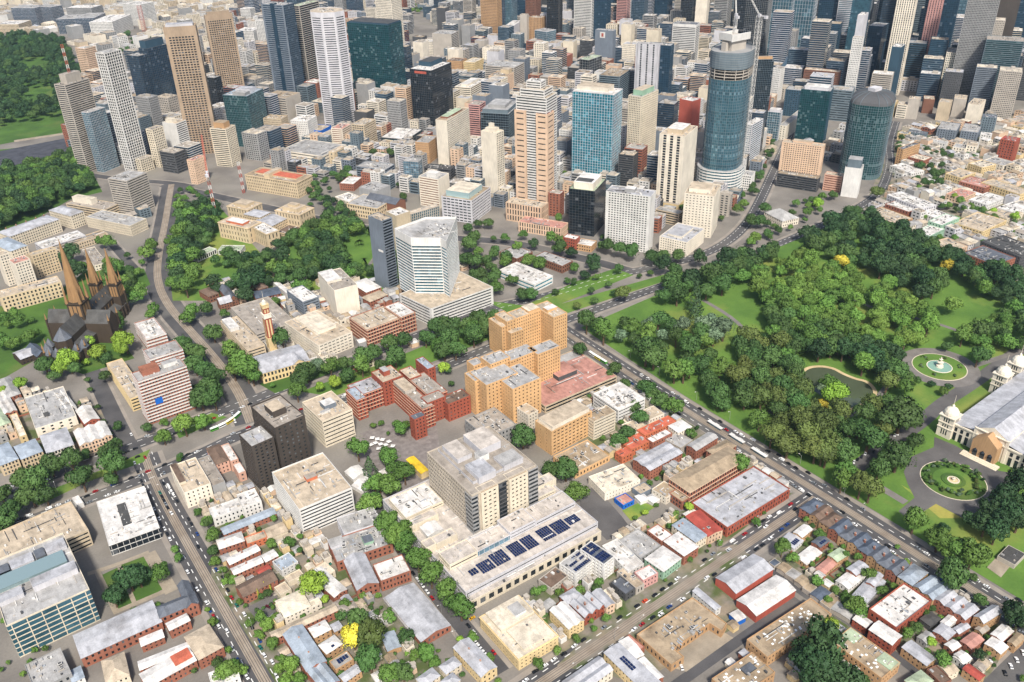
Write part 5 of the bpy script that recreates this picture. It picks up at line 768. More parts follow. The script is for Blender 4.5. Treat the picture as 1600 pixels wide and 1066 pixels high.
('brick_corner_house','house','red brick corner house at the foot of the black office',[(634.7,777.3,24.1,11.6,18,0,15.9,D(PU,w='rbrick',r='rwhite'))]),
('brick_corner_house','house','low tan and red corner pub with white roof under the black office',[(647.3,761.8,28.3,18.2,21.1,0,8.8,D(PU,w='tan',r='rwhite'))]),
('cream_slot_tower','tower','cream tower with two black vertical slots and cluttered roof',[(834.9,798.2,25.4,54.2,34.8,0,102.2,D(s='vert',bay=10,bf=.45,w='ivory',r='rbeige',side={0:D(s='plain')},bx=[(.2,.2,.8,.8,6,'beige','rwhite')],nb=9)),(829.2,793.7,25.4,26.9,33,0,9,D(s='plain',w='yellow',pn='podium'))]),
('cream_stepped_apartments','apartments','cream rendered apartment tower with stepped penthouses beside the round tower',[(795.5,701.6,32.7,44,37.9,0,56.6,D(PU,bay=4.5,wf=.35,bf=.4,w='ivory',r='rbeige',bx=[(.2,.2,.8,.9,5,'ivory','rbeige')],nb=4))]),
('cream_corner_apartments','apartments','curved cream apartment block with lilac roof at the bend of the road',[(729.6,679.9,19.9,52,36.9,0,19.4,D(PU,fh=3.1,w='ivory',r='rlil',dep=.7,bx=[(.15,.3,.8,.8,3,'ivory','rlil')]))]),
('carpark_block','building','low grey striped car park between white slab and cream apartments',[(791.3,755.8,19.8,13.7,34,0,17.2,D(OF,wf=.5,w='beige',r='rgrey'))]),
('white_slit_tower','apartments','white apartment tower with random dark windows behind the round glass tower',[(966.6,786.8,28,22,22,0,22,D(PU,bay=3,wf=.6,bf=.6,w='white',r='rgrey'))]),
('striped_dark_office','office','dark banded five storey office with bright coloured roof clutter',[(564.9,1146.5,31,28.5,51,0,23,D(OF,wf=.55,w='bgrey',g='gblack',r='rgrey',nb=7))]),
('theatre','theatre','cream Victorian theatre with domed roofs, slate auditorium and brick fly tower',[(486.6,1023.6,28,40,50.8,0,18,D(PU,fh=6,bay=4,wf=.55,w='stone',r='rgrey',crn=.5)),(513.4,1020.3,23.2,22,52.5,0,18,D(PU,s='plain',w='brown',r='rslate',rt='gy',rh=5,pn='auditorium')),(507.9,1064.5,20.2,29,33.5,0,26,D(PU,s='plain',w='grey',r='rgrey',pn='fly_tower'))]),
('brick_office','office','white banded office with brick side wall left of the purple grey office',[(577.1,1009.7,26.6,28.7,32.5,0,43,D(OF,wf=.42,w='ivory',g='brown',r='rgrey',bx=[(.2,.2,.6,.7,6,'white','rwhite')],side={0:D(s='plain',w='brown')}))]),
('purple_office','office','purple grey banded office with green glass drum on its corner',[(582.5,933.1,29.4,55.9,46.6,0,33.3,D(fh=4,wf=.45,w='lil',r='rtan',bay=6,bf=.8,bx=[(.1,.15,.8,.9,8,'gskyl','rcream')],side={0:D(w='bgrey',bay=4)}))]),
('blank_white_tower','tower','tall blank white tower with balconies down one edge',[(655.5,978.4,20.1,18.6,26.1,0,99.8,D(fh=3.2,bay=4,wf=.55,bf=.55,w='ivory',r='rcream',side={3:D(s='plain')},bx=[(.2,.2,.8,.8,5,'ivory','rcream'),(.35,.4,.6,.65,11,'ivory','rcream')]))]),
('slab_hotel','hotel','long white gridded hotel slab with one tan strip and green roof garden',[(685.9,1160.2,31,78.3,19.9,0,72.5,D(fh=3.3,bay=2.6,wf=.55,bf=.72,w='ivory',r='rtan',side={3:D(s='plain',w='tan')},bx=[(.15,.2,.8,.85,3,'brown','rgreen')]))]),
('tan_box_office','office','tan brick box office with blank front left of the hotel slab',[(666.4,1188.5,35.9,38.6,23.2,0,34.3,D(wf=.45,w='tan',r='rgrey',bay=2,bf=.3,nb=4,side={0:D(w='brown',bay=3,bf=.5)}))]),
('glass_studio','office','pale green glazed studio block with planted terrace',[(608.1,1120,38.9,15.4,25.1,0,33.1,D(s='grid',fh=3.8,bay=4,w='grey',g='gsky',r='rgrey',nb=3))]),
('charcoal_office','office','charcoal office with domed glass roof in front of the hotel slab',[(652.9,1102,36.9,18.8,43.6,0,16.2,D(OF,w='dgrey',g='gblack',r='rdark',nb=4))]),
('podium_green','building','low podium with white flat roof and dark green fascia below the green tower',[(680.1,1285.4,35,61.7,50,0,14.4,D(OF,fh=5,w='dgrey',g='ggreen',r='rwhite'))]),
('concrete_office','office','beige concrete office with deep square windows in front of the green tower',[(622,1324.5,33.2,39.7,24.2,0,40.6,D(bay=4,wf=.5,bf=.8,w='beige',r='rbeige',nb=8))]),
('red_white_office','office','narrow white and red banded office left of the beige concrete office',[(597.3,1358.8,34.9,30.7,21.4,0,31.5,D(OF,w='ivory',g='brown',r='rpink',nb=4))]),
('blue_hoarding_building','building','low block wrapped in vivid blue cladding with sandy roof',[(584.9,1421.1,33.9,34.1,28.9,0,16.6,D(s='plain',w='bluep',r='rbeige',nb=3))]),
('grey_roofed_hall','hall','broad hall with ribbed grey roof and a pale stone end block',[(527.9,1289.8,28,64.2,85.7,0,16,D(OF,fh=5,wf=.3,w='ivory',r='rgrey')),(540,1271.3,30.1,34.2,10.3,0,24,D(PU,bay=5,fh=6,bf=.3,w='stone',r='rbeige',pn='end'))]),
('low_theatre_shop','building','low red brick shop with white roof next to the dark banded office',[(513,1150.9,39.2,33.1,22.8,0,11,D(PU,w='brick',r='rwhite'))]),
('low_theatre_shop','building','cream shop row with mixed white roofs facing the theatre trees',[(474.3,1084.5,10.8,24,34.3,0,12,D(PU,w='ivory',r='rwhite',nb=4))]),
('antenna_hotel','tower','grey and cream hotel tower carrying a red and white roof mast at the far left',[(214.8,1503.8,31.3,47.8,22.3,0,139,D(CB,s='strip',fh=3.2,wf=.5,bx=[(.2,.2,.8,.8,14,'conc','rconc')],nb=4,side={3:D(w='cream',s='strip')})),(234.9,1487.4,31.3,33.9,15,0,96.4,D(s='grid',fh=3.4,bay=3,w='lil',g='gblue',r='rgrey',pn='glass'))]),
('lattice_tower','tower','white lattice framed residential tower with irregular dark openings',[(273,1456.2,28,32.5,19.4,0,185.3,D(fh=4.2,bay=4.2,wf=.78,bf=.78,dep=.9,w='white',r='rgrey',top=0))]),
('navy_glass_tower','tower','navy glass tower with thin pale grid just right of the white lattice tower',[(406.5,1760.7,28,51.1,23.2,0,128,D(GL,bx=[(-0,.1,.85,.75,14,'navy','rdark')])),(386.4,1756.7,28,25,30,0,118,D(GL,pn='west'))]),
('tan_tower','tower','broad tan concrete tower with rows of dark square windows and solid corner pier',[(418.9,1468.1,68,20.5,49,0,206.3,D(fh=3.9,bay=4.6,wf=.58,bf=.68,w='ttan',r='rtan',mg=5,top=14,bx=[(.1,.08,.9,.92,4,'lil','rlil')]))]),
('tan_tower','tower','taller of two tan concrete towers, gridded with small square windows',[(576.1,1759.1,81.2,12.7,51.5,0,171.4,D(fh=3.9,bay=4,wf=.58,bf=.68,w='ttan',r='rtan',mg=3,top=9,bx=[(.1,.1,.9,.9,6,'ttan','rtan')]))]),
('punched_office','office','cream gridded mid rise office at the foot of the navy tower',[(314.6,1452.8,28,23.3,13.9,0,62.3,D(fh=3.8,bay=3.6,wf=.6,bf=.6,nb=4))]),
('low_blue_office','office','low grey and blue office with white panels beside the lattice tower base',[(299.8,1518.4,51.3,36.8,24.4,0,38.6,D(CB,s='strip',w='lil',g='gblue',nb=3))]),
('brown_striped_office','office','brown blank walled office with white striped side',[(357.5,1470.8,30.2,23.5,29.5,0,60.3,D(OF,fh=3.4,w='white',r='rbeige',side={3:D(s='plain',w='brown')},bx=[(.1,.3,.5,.8,6,'ivory','rcream')]))]),
('punched_office','office','small cream gridded office in front of the mid rise pair',[(283.6,1442.4,25.6,24.5,10.7,0,22.2,D(fh=3.8,bay=3.6,wf=.6,bf=.6))]),
('rose_mansion','building','rose cream mansion block with corner bays near the road junction',[(336.4,1331.6,28,26,12.6,0,38.1,D(PU,fh=3.8,bf=.4,w='peach',r='rpink',nb=4))]),
('orange_topped_tower','tower','cream banded tower with orange penthouse box near the grand hotel',[(408.4,1378,35.6,25.7,30,0,62,D(OF,fh=3.2,bay=3.8,wf=.48,bf=.62,r='rbeige',bx=[(.2,.2,.8,.85,9,'tan','rtan')],side={0:D(s='punch',w='tan')}))]),
('teal_patterned_tower','tower','teal glass tower with flickering light panes behind the orange topped tower',[(476.5,1455.1,38.2,52.3,46.4,0,88,D(GL,bay=3,w='slategrey',g='ggreen',r='rblue',bx=[(.5,.2,.9,.8,5,'lil','rlil'),(.05,.1,.35,.6,5,'grey','rgrey')]))]),
('dark_slim_tower','tower','slim black tower squeezed between the two tan towers',[(488.3,1658.9,28,18,20,0,80,D(GL,g='gblack'))]),
('blue_grey_tower','tower','huge blue grey double tower with striped bays and dark central notch',[(641.5,1657.8,28,31,53.9,0,190,D(OF,fh=3.9,wf=.5,w='bgrey',g='gnavy',r='rgrey',mg=4,side={0:D(s='grid',g='gnavy',w='navy')})),(629.8,1677.2,28,10.5,8.6,0,192,D(s='grid',fh=4,bay=4,w='navy',g='gnavy',r='rgrey',pn='notch'))]),
('kinked_black_tower','tower','black slab tower outlined in cream with a kinked lower corner',[(691.8,1706.1,28.9,63.4,18.4,0,178,D(OF,fh=3.9,wf=.72,w='conc',g='gblack',r='rgreen',mg=1.2))]),
('white_octagon_tower','tower','white chamfered tower with black vertical joints and a small red roof sign',[('P',[(638.8,1482.7),(658.8,1470.6),(679.6,1475.4),(688.5,1503),(678.2,1525.9),(657.3,1536.7),(637.2,1523.2),(627.8,1502)],0,198.2,D(OF,fh=3.9,wf=.42,w='lil',r='rbeige',mg=2.6,top=7,nb=10))]),
('white_grid_tower','tower','white gridded tower rising behind the dark green glass tower',[(1029,1966.3,28,45,45,0,185,D(CB,bay=3.4,wf=.6,w='ivory',r='rwhite'))]),
('green_glass_tower','tower','massive dark green glass tower with flecked office lights and navy top storeys',[(798.6,1545.9,28,45.8,96.1,0,150,D(GL,fh=4.1,bay=4.4,w='navy',g='ggreen',r='rdark',th=.5,tv=.3,bx=[(.02,0,.95,.95,3,'navy','rdark')]))]),
('dark_glass_tower','tower','lower black glass tower with white roof and small red sign',[(768.9,1343,28,69.2,44.5,0,105,D(GL,g='gblack',r='rwhite',sg=[(3,.5,98,24,4,'redwall')],bx=[(.4,.4,.98,.95,8,'navy','rdark')]))]),
('grey_brown_office','office','brown grey office with pale roof terrace behind the white and blue blocks',[(560,1499.9,30.6,41.8,50.5,0,62,D(CB,s='strip',fh=4,wf=.4,r='rtan',side={0:D(s='plain',w='conc')}))]),
('stone_office','office','old stone office with tight window rows in front of the brown grey office',[(525.6,1447.3,38.3,24.1,34.4,0,42,D(CB,bay=2.6,wf=.55,bf=.5,w='beige',r='rtan',nb=3))]),
('small_white_office','office','small white office with square windows beside the blue clad block',[(561.9,1419.8,39.3,35.2,32.1,0,38,D(fh=3.8,wf=.4,bf=.45,w='white',r='rwhite',nb=4))]),
('pink_tower','tower','pink and black office tower between the hotel slab and the dark glass block',[(780.1,1210.9,33.5,26.1,20.2,0,70,D(OF,bay=3.8,wf=.5,bf=.62,w='pinkp',g='gblack'))]),
('dark_glass_block','office','dark teal glass block with big roof plant deck and satellite dishes',[(802.3,1159.5,37.6,64.3,48.1,0,62,D(GL,th=.5,w='slategrey',g='gblack',bx=[(.05,.05,.95,.95,6,'slategrey','rgrey'),(.2,.2,.8,.8,11,'grey','rgrey')],nb=6))]),
('white_banded_office','office','cream and white banded office with ribbed roof in the middle of the city',[(880.7,1395.5,31.3,72.3,32.9,0,48,D(OF,bay=3.8,bf=.62,w='ivory',r='rwhite',bx=[(.1,.3,.8,.7,4,'ivory','rwhite')]))]),
('checkered_building','building','small building with blue and white chequered wall',[(941.5,1409.1,31.5,27.9,19.1,0,32,D(PU,fh=4,bay=4,w='white',g='gblue'))]),
('stone_department_store','building','rose stone department building with tower bay',[(967.9,1407.2,32.2,45.5,34.4,0,52,D(CB,bay=3.4,wf=.6,bf=.45,w='peach',r='rtan',bx=[(.6,.1,.95,.6,8,'stone','rbeige')]))]),
('striped_concrete_block','office','wide grey striped concrete block with large flat roof',[(1005.4,1429.8,30.1,50.3,63.4,0,60,D(OF,bay=3.8,bf=.62,w='conc',r='rgrey',nb=8))]),
('yellow_old_block','building','ochre heritage block with arched windows and domed corner',[(1026.1,1605.8,29.6,44.4,26.2,0,38,D(PU,fh=3.8,bay=3,w='yellow',r='rcream'))]),
('domed_library','building','round cornered sandy block below the ochre heritage block',[(940.2,1541.6,25.5,41.9,32.9,0,30,D(CB,bay=3,wf=.5,bf=.4,w='yellow',r='rcream',nb=4))]),
('brown_heritage_block','building','brown brick heritage block left of the ochre block',[(1017,1642.5,35.4,31,33.6,0,36,D(CB,bay=3,wf=.5,bf=.4,w='tan',r='rbrown'))]),
('orange_blank_tower','tower','tan orange tower with blank front and striped side in the mid distance',[(1059.6,1748.9,34.2,41.9,47.3,0,72,D(OF,bay=3.8,wf=.5,bf=.62,w='conc',r='rgrey',side={3:D(s='plain',w='tan')}))]),
('white_grid_office','office','white ribbed office with pale roof left of the orange blank tower',[(1045.9,1780.6,37.7,28.2,44.8,0,52,D(CB,bay=2.4,wf=.6,bf=.5,w='ivory',r='rwhite',nb=4))]),
('brown_grid_tower','tower','tall brown and tan gridded tower at the top centre',[(1281.7,1890.7,28,38,46,0,150,D(bay=3,wf=.6,bf=.6,w='tan'))]),
('dark_blue_slab','tower','dark slab tower just behind the brown gridded tower',[(1308.7,1898.3,28,30,36,0,120,D(GL,w='bgrey'))]),
('white_striped_tower','tower','tall white tower with fine stripes at the top centre right',[(1428.6,1701.4,28,44,46,0,145,D(OF,bay=3.8,bf=.62,w='white'))]),
('sign_tower','tower','blue grey blank tower with a white and red sign square',[(1279.1,1451.1,24.9,16,41.7,0,92,D(s='plain',w='bgrey',r='rgrey',sg=[(3,.42,76,12,12,'white'),(3,.42,78.5,5,7,'redwall')]))]),
('black_cube_office','office','black glass cube office with pale grid and green roof',[(1128.5,1349.1,17.5,48.5,22.2,0,70,D(GL,fh=5,bay=6,tv=.3,w='grey',g='gblack',r='rgreen'))]),
('brown_banded_office','office','dark banded office with brown flat roof right of the black cube',[(1077.3,1200.7,28.9,59.7,39.3,0,72,D(OF,bay=3.8,wf=.5,bf=.62,w='slategrey',g='gblack',r='rtan'))]),
('blue_glass_office','office','blue and white glass office in the middle distance',[(1279.5,1684.3,11.6,34.2,37.7,0,58,D(GL,w='lil',g='gblue'))]),
('pale_slab_office','office','pale grey slab office left of the cream corduroy building',[(1244.6,1776.7,38.6,91.4,22.5,0,60,D(CB,s='plain',w='lil',r='rwhite',side={3:D(s='strip')}))]),
('corduroy_office','office','cream office with ribbed ochre end bay in the far middle',[(1338.5,1782.2,28,24,33.6,0,70,D(CB,s='vert',bay=4,bf=.35,w='tan',r='rbeige'))]),
('pale_tower_slab','tower','narrow pale concrete tower beside the ribbed ochre building',[(1310.2,1804.1,30.6,12.7,18.2,0,78,D(s='plain',w='conc',r='rbeige'))]),
('grey_stone_building','building','wide cream department store roof in the city middle',[(1158.4,1655.7,35.7,32.7,70.3,0,40,D(CB,bay=5,wf=.4,bf=.3,w='ivory',r='rcream',nb=8))]),
('red_brick_store','building','red brick store with white roofs behind the stepped crown',[(1186.7,1503.7,24.4,45.1,34.8,0,42,D(CB,bay=3,bf=.4,w='brick',r='rpink',nb=4))]),
('grey_slot_tower','tower','pale grey tower with black vertical slots joined to a dark glass tower',[(1127.2,1154.5,28,14,43.5,0,128,D(CB,s='vert',fh=4,bay=14,bf=.25,w='lil',r='rgrey')),(1142.7,1142.1,28,20.6,44,0,126,D(GL,w='navy',pn='glass'))]),
('orange_slab','tower','bright coral slab wall with white edge behind the round tower',[(999.5,943.9,10,22.2,24,0,92,D(s='plain',w='redwall',r='rwhite',side={3:D(w='white')}))]),
('striped_white_office','office','white striped office with dark roof band in the far right centre',[(1482.6,1407.5,28.5,32.7,53.2,0,85,D(CB,s='strip',wf=.5,w='white',r='rslate',top=5))]),
('black_grid_tower','tower','black gridded tower behind the white crane',[(1215.7,971.6,54.4,6.4,30.9,0,120,D(s='grid',bay=3,th=.3,tv=.25,w='slategrey',g='gblack',r='rgrey',bx=[(.1,.1,.9,.9,5,'tan','rtan')]))]),
('charcoal_tower','tower','charcoal gridded tower under construction behind the crane mast',[(1540.8,1264.8,28,42,46,0,185,D(GL,fh=3.8,w='grey',g='gblack'))]),
('white_frame_office','office','white framed office with grey glazed top beside the avenue',[(1063.8,876.6,17.9,42.8,12.1,0,58,D(CB,s='strip',fh=3.4,wf=.5,w='lil',g='gblue',r='rwhite',nb=3))]),
('glass_gridded_towers','tower','blue glass tower with white diagonal grid left of the glass cone',[(1636.5,1278.2,28,40,44,0,170,D(GL,fh=8,bay=6,tv=.4,w='lil',g='gblue'))]),
('glass_gridded_towers','tower','blue glass tower with white diagonal grid right of the glass cone',[(1681.8,1255,28,40,44,0,170,D(GL,fh=8,bay=6,tv=.4,w='lil',g='gblue'))]),
('navy_slab_tower','tower','navy slab tower standing between the two gridded glass towers',[(1684.5,1287.1,28,34,40,0,175,D(GL,w='navy'))]),
('white_side_tower','tower','narrow white apartment tower at the foot of the glass cone',[(1372.5,1079.3,18.6,22.5,15.5,0,62,D(CB,bay=3,wf=.4,bf=.5,w='white'))]),
('brown_slatted_hall','building','wide brown slatted block behind the green lit tower',[(1439.3,997.8,26.7,18,64.2,0,60,D(CB,s='strip',fh=3.2,wf=.3,w='brown',r='rbeige'))]),
('green_lit_tower','tower','dark glass tower speckled with bright green panes',[(1218.3,855.3,28,30,45.9,0,88,D(s='grid',bay=3.4,w='navy',g='ggreen',r='rgrey',th=.3,tv=.3,bx=[(.1,.1,.9,.9,5,'lil','rwhite')]))]),
('blue_cap_tower','tower','short blue glass tower with white crown beside the avenue trees',[(1180.4,917.1,27.5,16.8,20.9,0,48,D(GL,w='lil',g='gblue',bx=[(.1,.1,.9,.9,4,'lil','rwhite')]))]),
('cream_store','building','cream flat roofed store with ochre upper box beside the avenue',[(1194.3,912.7,21.8,121.1,12.3,0,24,D(CB,bay=4,bf=.3,w='ivory',r='rgrey'))]),
('peach_hotel','hotel','peach hotel slab with stacked bay windows near the park corner',[(1093.8,764.7,28,16,60.7,0,44.8,D(PU,fh=3.2,bay=3.4,dep=.6,w='peach',r='rbeige',mg=3,bx=[(.2,.3,.8,.75,4,'peach','rbeige')])),(1032.9,723,24.1,14.5,58.3,0,20,D(OF,fh=3.4,wf=.5,w='dgrey',g='gblack',r='rtan',pn='podium'))]),
('brick_car_park','car park','salmon striped car park with grey stair box beside the peach hotel',[(1057.6,701.4,24,13.9,24.7,0,24,D(CB,s='strip',fh=3.4,wf=.5,w='pink',g='brown',r='rbeige'))]),
('white_punched_tower','tower','white punched window block with dark blue blank wall and cluttered top',[(1057.4,673.1,28,20.4,22.1,0,42.9,D(PU,bay=3,bf=.45,w='white',r='rgrey',side={3:D(s='plain',w='slategrey')},bx=[(.05,.1,.9,.9,12,'slategrey','rgrey')],nb=5))]),
('white_slender_tower','tower','slender white residential tower with grey upper box',[(1433.1,956.7,27.6,15.2,17.8,0,128,D(CB,bay=2.6,wf=.45,bf=.5,w='white')),(1470.6,986.7,23.1,32.6,12,0,158,D(s='plain',w='lil',r='rwhite',pn='top'))]),
('navy_block_tower','tower','navy blank tower with dotted white edge in the far right',[(1624.1,1044.6,19,42.7,27.7,0,112,D(GL,th=.1,tv=.1,w='navy'))]),
('dark_blue_tower','tower','dark blue tower with white cap standing in front of the cream striped tower',[(1517.3,932,20.3,31,16.4,0,104,D(s='plain',w='navy',r='rwhite'))]),
('cream_striped_tower','tower','cream vertically striped tower leaning to the top right edge',[(1586.8,961.8,28,30,34,0,215,D(CB,s='vert',fh=4,bay=4,bf=.4,w='ivory'))]),
('pink_striped_tower','tower','slim tower with pink and white vertical stripes',[(1711.4,981.2,28,22,26,0,225,D(CB,s='vert',fh=4,bay=4.5,bf=.35,w='pinkp'))]),
('dark_speckled_tower','tower','dark speckled glass tower beside the pink striped tower',[(1773.7,984.2,28,40,36,0,210,D(GL,w='navy'))]),
('grey_net_tower','tower','tall grey tower with fine square net facade above a white framed base',[(1657.4,845.2,28,40,52,0,235,D(fh=3,bay=2.4,wf=.6,bf=.6,w='grey'))]),
('white_framed_base','tower','white framed lower tower with green trimmed windows under the grey net tower',[(1664,857.8,28,46,60,0,82,D(fh=4,bay=3,wf=.6,bf=.55,w='ivory',g='ggreen'))]),
('black_edge_tower','tower','black tower at the right edge of the city',[(1871,913.7,28,30,60,0,150,D(s='plain',w='black',r='rdark'))]),
('teal_edge_tower','tower','grey green balconied tower cut by the right edge',[(1641,777.3,28,40,60,0,120,D(CB,s='strip',fh=3.3,w='slategrey',g='ggreen',proj=.8))]),
('university_tower','tower','plain concrete university tower, first of the five pale ones',[(1464.8,844.8,28,20.3,18.7,0,35.5,D(CB,s='plain',wf=.35,r='rbeige',nb=3))]),
('university_tower','tower','olive brown university tower with two slanted signs',[(1518.5,848,33.8,25.5,18.1,0,25.8,D(CB,s='plain',wf=.35,w='brown',r='rbeige',nb=3))]),
('university_tower','tower','ribbed cream university tower with white roof drum',[(1494.1,804.3,23.8,23.7,19.6,0,32.6,D(CB,s='plain',wf=.35,w='beige',r='rbeige',nb=3))]),
('university_tower','tower','square tan university tower in shade green court',[(1536.7,800,28.3,31.9,20.5,0,32.2,D(CB,s='plain',wf=.35,r='rbeige',nb=3))]),
('university_tower','tower','cream university tower with one black vertical slot',[(1517.1,764.3,17.9,43.7,19.4,0,32.9,D(CB,s='plain',wf=.35,w='ivory',r='rbeige',nb=3))]),
('university_tower','tower','pale yellow university block with ribbon windows',[(1448.3,880.2,18.9,19.2,20.9,0,25.9,D(CB,s='strip',wf=.35,w='yellow',r='rbeige',nb=3))]),
('university_tower','tower','cream university block of four banded storeys',[(1453.4,859.8,23.1,20.5,16.9,0,24.6,D(CB,s='strip',wf=.35,w='ivory',r='rbeige',nb=3))]),
('low_building','building','curved grey roofed hall left of its twin',[(1398.4,732.7,22.9,46.4,29.4,0,18,D(CB,bay=4,bf=.4,w='bgrey',r='rgrey',nb=3))]),
('low_building','building','curved grey roofed hall right of its twin',[(1414.8,705,23.5,48.8,26.1,0,18,D(CB,bay=4,bf=.4,w='bgrey',r='rgrey',nb=3))]),
('low_building','building','tall red brick block with plain wall and black slot',[(1355.3,616.1,12.2,22.9,22.2,0,36,D(CB,bay=4,bf=.4,w='rbrick',r='rred',nb=3))]),
('low_building','building','slate clad block with three slit windows',[(1460.6,703.7,28.1,19.1,21.7,0,34,D(CB,bay=4,bf=.4,w='slategrey',r='rslate',nb=3))]),
('low_building','building','white cube building below the slate clad block',[(1430.2,690.2,25.9,14.5,16.8,0,14,D(CB,bay=4,bf=.4,w='white',r='rwhite',nb=3))]),
('low_building','building','white arcaded hall left of the cream baths',[(1337.8,680.3,19.7,23.3,18.9,0,13,D(CB,bay=4,bf=.4,w='ivory',r='rgrey',nb=3))]),
('low_building','building','cream baths building with square windows',[(1348.9,668.9,24.7,18.2,15.4,0,17,D(CB,bay=4,bf=.4,w='ivory',r='rbeige',nb=3))]),
('low_building','building','tan and slate office block by the broad avenue',[(1225.1,716.4,1.2,44.9,10.1,0,26,D(CB,bay=4,bf=.4,w='tan',r='rslate',nb=3))]),
('low_building','building','low brick market building with cream roof',[(1240.8,689.2,3.9,23.2,25.3,0,12,D(CB,bay=4,bf=.4,w='brick',r='rcream',nb=3))]),
('low_building','building','white hall with solar roof near the avenue',[(1183.2,672.4,-9.3,26.4,40.3,0,9,D(CB,bay=4,bf=.4,w='white',r='rwhite',nb=3))]),
('low_building','building','long white low hall with grey roof',[(1347.7,718.8,13.4,13.1,38.5,0,10,D(CB,bay=4,bf=.4,w='white',r='rgrey',nb=3))]),
('low_building','building','slate roofed hall beside the yellow gabled house',[(1367.6,767.2,16.7,15.7,29.3,0,10,D(CB,bay=4,bf=.4,w='slategrey',r='rslate',nb=3))]),
('low_building','building','small yellow gabled house in the university court',[(1339.5,782.1,14.6,16,15.3,0,12,D(CB,bay=4,bf=.4,w='yellow',r='rgrey',nb=3))]),
('low_building','building','large white rendered block near the park corner',[(1060.3,578.1,-9.9,27.6,59.3,0,13,D(CB,bay=4,bf=.4,w='lil',r='rwhite',nb=3))]),
('low_building','building','brick warehouse with pale grey roof by the park corner',[(1047,587.1,-1.8,26.5,36.2,0,9,D(CB,bay=4,bf=.4,w='brick',r='rwhite',nb=3))]),
('low_building','building','wide beige flat roofed store at the park corner',[(998.6,575.3,-5,35.4,49,0,8,D(CB,bay=4,bf=.4,w='tan',r='rbeige',nb=3))]),
('low_building','building','white house with tall parapet by the park street',[(1054.5,555.2,-9.4,25,27,0,9,D(CB,bay=4,bf=.4,w='white',r='rwhite',nb=3))]),
('low_building','building','tall pale green apartment block by the park street',[(1022.2,526.2,.7,40.5,18.6,0,16,D(CB,bay=4,bf=.4,w='green',r='rwhite',nb=3))]),
('low_building','building','white cube house right on the park street',[(1007.9,526.5,4.3,26.4,16.3,0,11,D(CB,bay=4,bf=.4,w='white',r='rwhite',nb=3))]),
('low_building','building','ochre heritage hall in the low right suburb',[(1209.4,611.2,-0.1,37.8,24.5,0,13,D(CB,bay=4,bf=.4,w='yellow',r='rbeige',nb=3))]),
('low_building','building','red brick shed block in the low right suburb',[(1199,569,3.2,32.8,37.6,0,12,D(CB,bay=4,bf=.4,w='brick',r='rpink',nb=3))]),
('low_building','building','long cream terrace block with four window rows',[(1208.2,525.7,-5.9,26.8,59,0,13,D(CB,bay=4,bf=.4,w='yellow',r='rbeige',nb=3))]),
('low_building','building','small yellow corner house near the red brick block',[(1270.6,615.1,-9.4,29.8,24.4,0,14,D(CB,bay=4,bf=.4,w='yellow',r='rcream',nb=3))]),
('low_building','building','grey roofed apartment cluster near the red brick block',[(1307.8,603.3,-3.1,28.8,31.9,0,12,D(CB,bay=4,bf=.4,w='ivory',r='rgrey',nb=3))]),
('low_building','building','pink roofed house row with green gardens',[(1146.1,570.8,1.6,34.9,23.7,0,9,D(CB,bay=4,bf=.4,w='peach',r='rpink',nb=3))]),
('low_building','building','pale roofed house row in the right suburb',[(1148.7,537.9,-0.4,46,25.5,0,9,D(CB,bay=4,bf=.4,w='white',r='rwhite',nb=3))]),
('low_building','building','white gabled cottage cluster at the right edge',[(1149.5,501.8,-2.2,35.1,22.5,0,9,D(CB,bay=4,bf=.4,w='white',r='rwhite',nb=3))]),
('low_building','building','cream apartment complex around a small planted court',[(1054,489.7,1.4,58.1,38.6,0,11,D(CB,bay=4,bf=.4,w='yellow',r='rbeige',nb=3))]),
('low_building','building','beige roofed flats beside the yellow green trees',[(1124.6,496.5,-2.6,36.6,28.5,0,8,D(fh=3.8,bay=4,wf=.56,bf=.4,r='rbeige',nb=3))]),
('low_building','building','cream lodge with hip roof alone among the corner trees',[(892.5,668.1,-11.2,26.7,37.4,0,9,D(CB,bay=3.4,bf=.4,w='ivory',r='rgrey',rt='hip'))]),
('low_building','building','brick courtyard flats with dark roof at the right edge',[(965.7,425.8,-5.6,38.2,42.2,0,14,D(CB,bay=3.4,bf=.4,w='brick',r='rslate'))]),
('low_building','building','dark framed courtyard apartments at the right edge',[(1005,417.5,-9,38.9,53.1,0,16,D(CB,bay=3.4,bf=.4,w='dgrey',r='rdark'))]),
('low_building','building','pink cream villa row by the dark park trees',[(975.7,484,-9.6,28.1,29.7,0,9,D(CB,bay=3.4,bf=.4,w='peach',r='rbeige'))]),
('low_building','building','mint green flats with white roof by the park',[(989.2,520.8,2.7,35.4,18.6,0,12,D(CB,bay=3.4,bf=.4,w='green',r='rwhite'))]),
('far_block','building','dark gridded apartment block beyond the dark park, left of its twin',[(479.3,2819.9,56.6,69.6,57.1,0,40,D(GL,w='lil'))]),
('far_block','building','dark gridded apartment block beyond the dark park, right of its twin',[(516.9,2769.7,56.4,82.6,53.9,0,44,D(GL,w='lil'))]),
('far_block','building','white stepped apartment block beyond the park',[(544.8,2690.3,50.7,115.7,65.5,0,40,D(CB,w='white',r='rwhite'))]),
('far_block','building','dark glass block at the top left corner',[(408.5,3026.3,43.8,56,78.7,0,52,D(GL,w='lil'))]),
('far_block','building','second dark glass block near the top left corner',[(449.1,3006.6,28.9,41.9,66.9,0,52,D(GL,w='lil'))]),
('far_block','building','beige low hospital block at the far left',[(345.2,2951,49.1,64.6,72.4,0,24,D(CB,w='beige',r='rwhite'))]),
('far_block','building','white slab tower beyond the railway park',[(652.1,2799.1,30.6,56,67.2,0,60,D(CB,w='white',r='rwhite'))]),
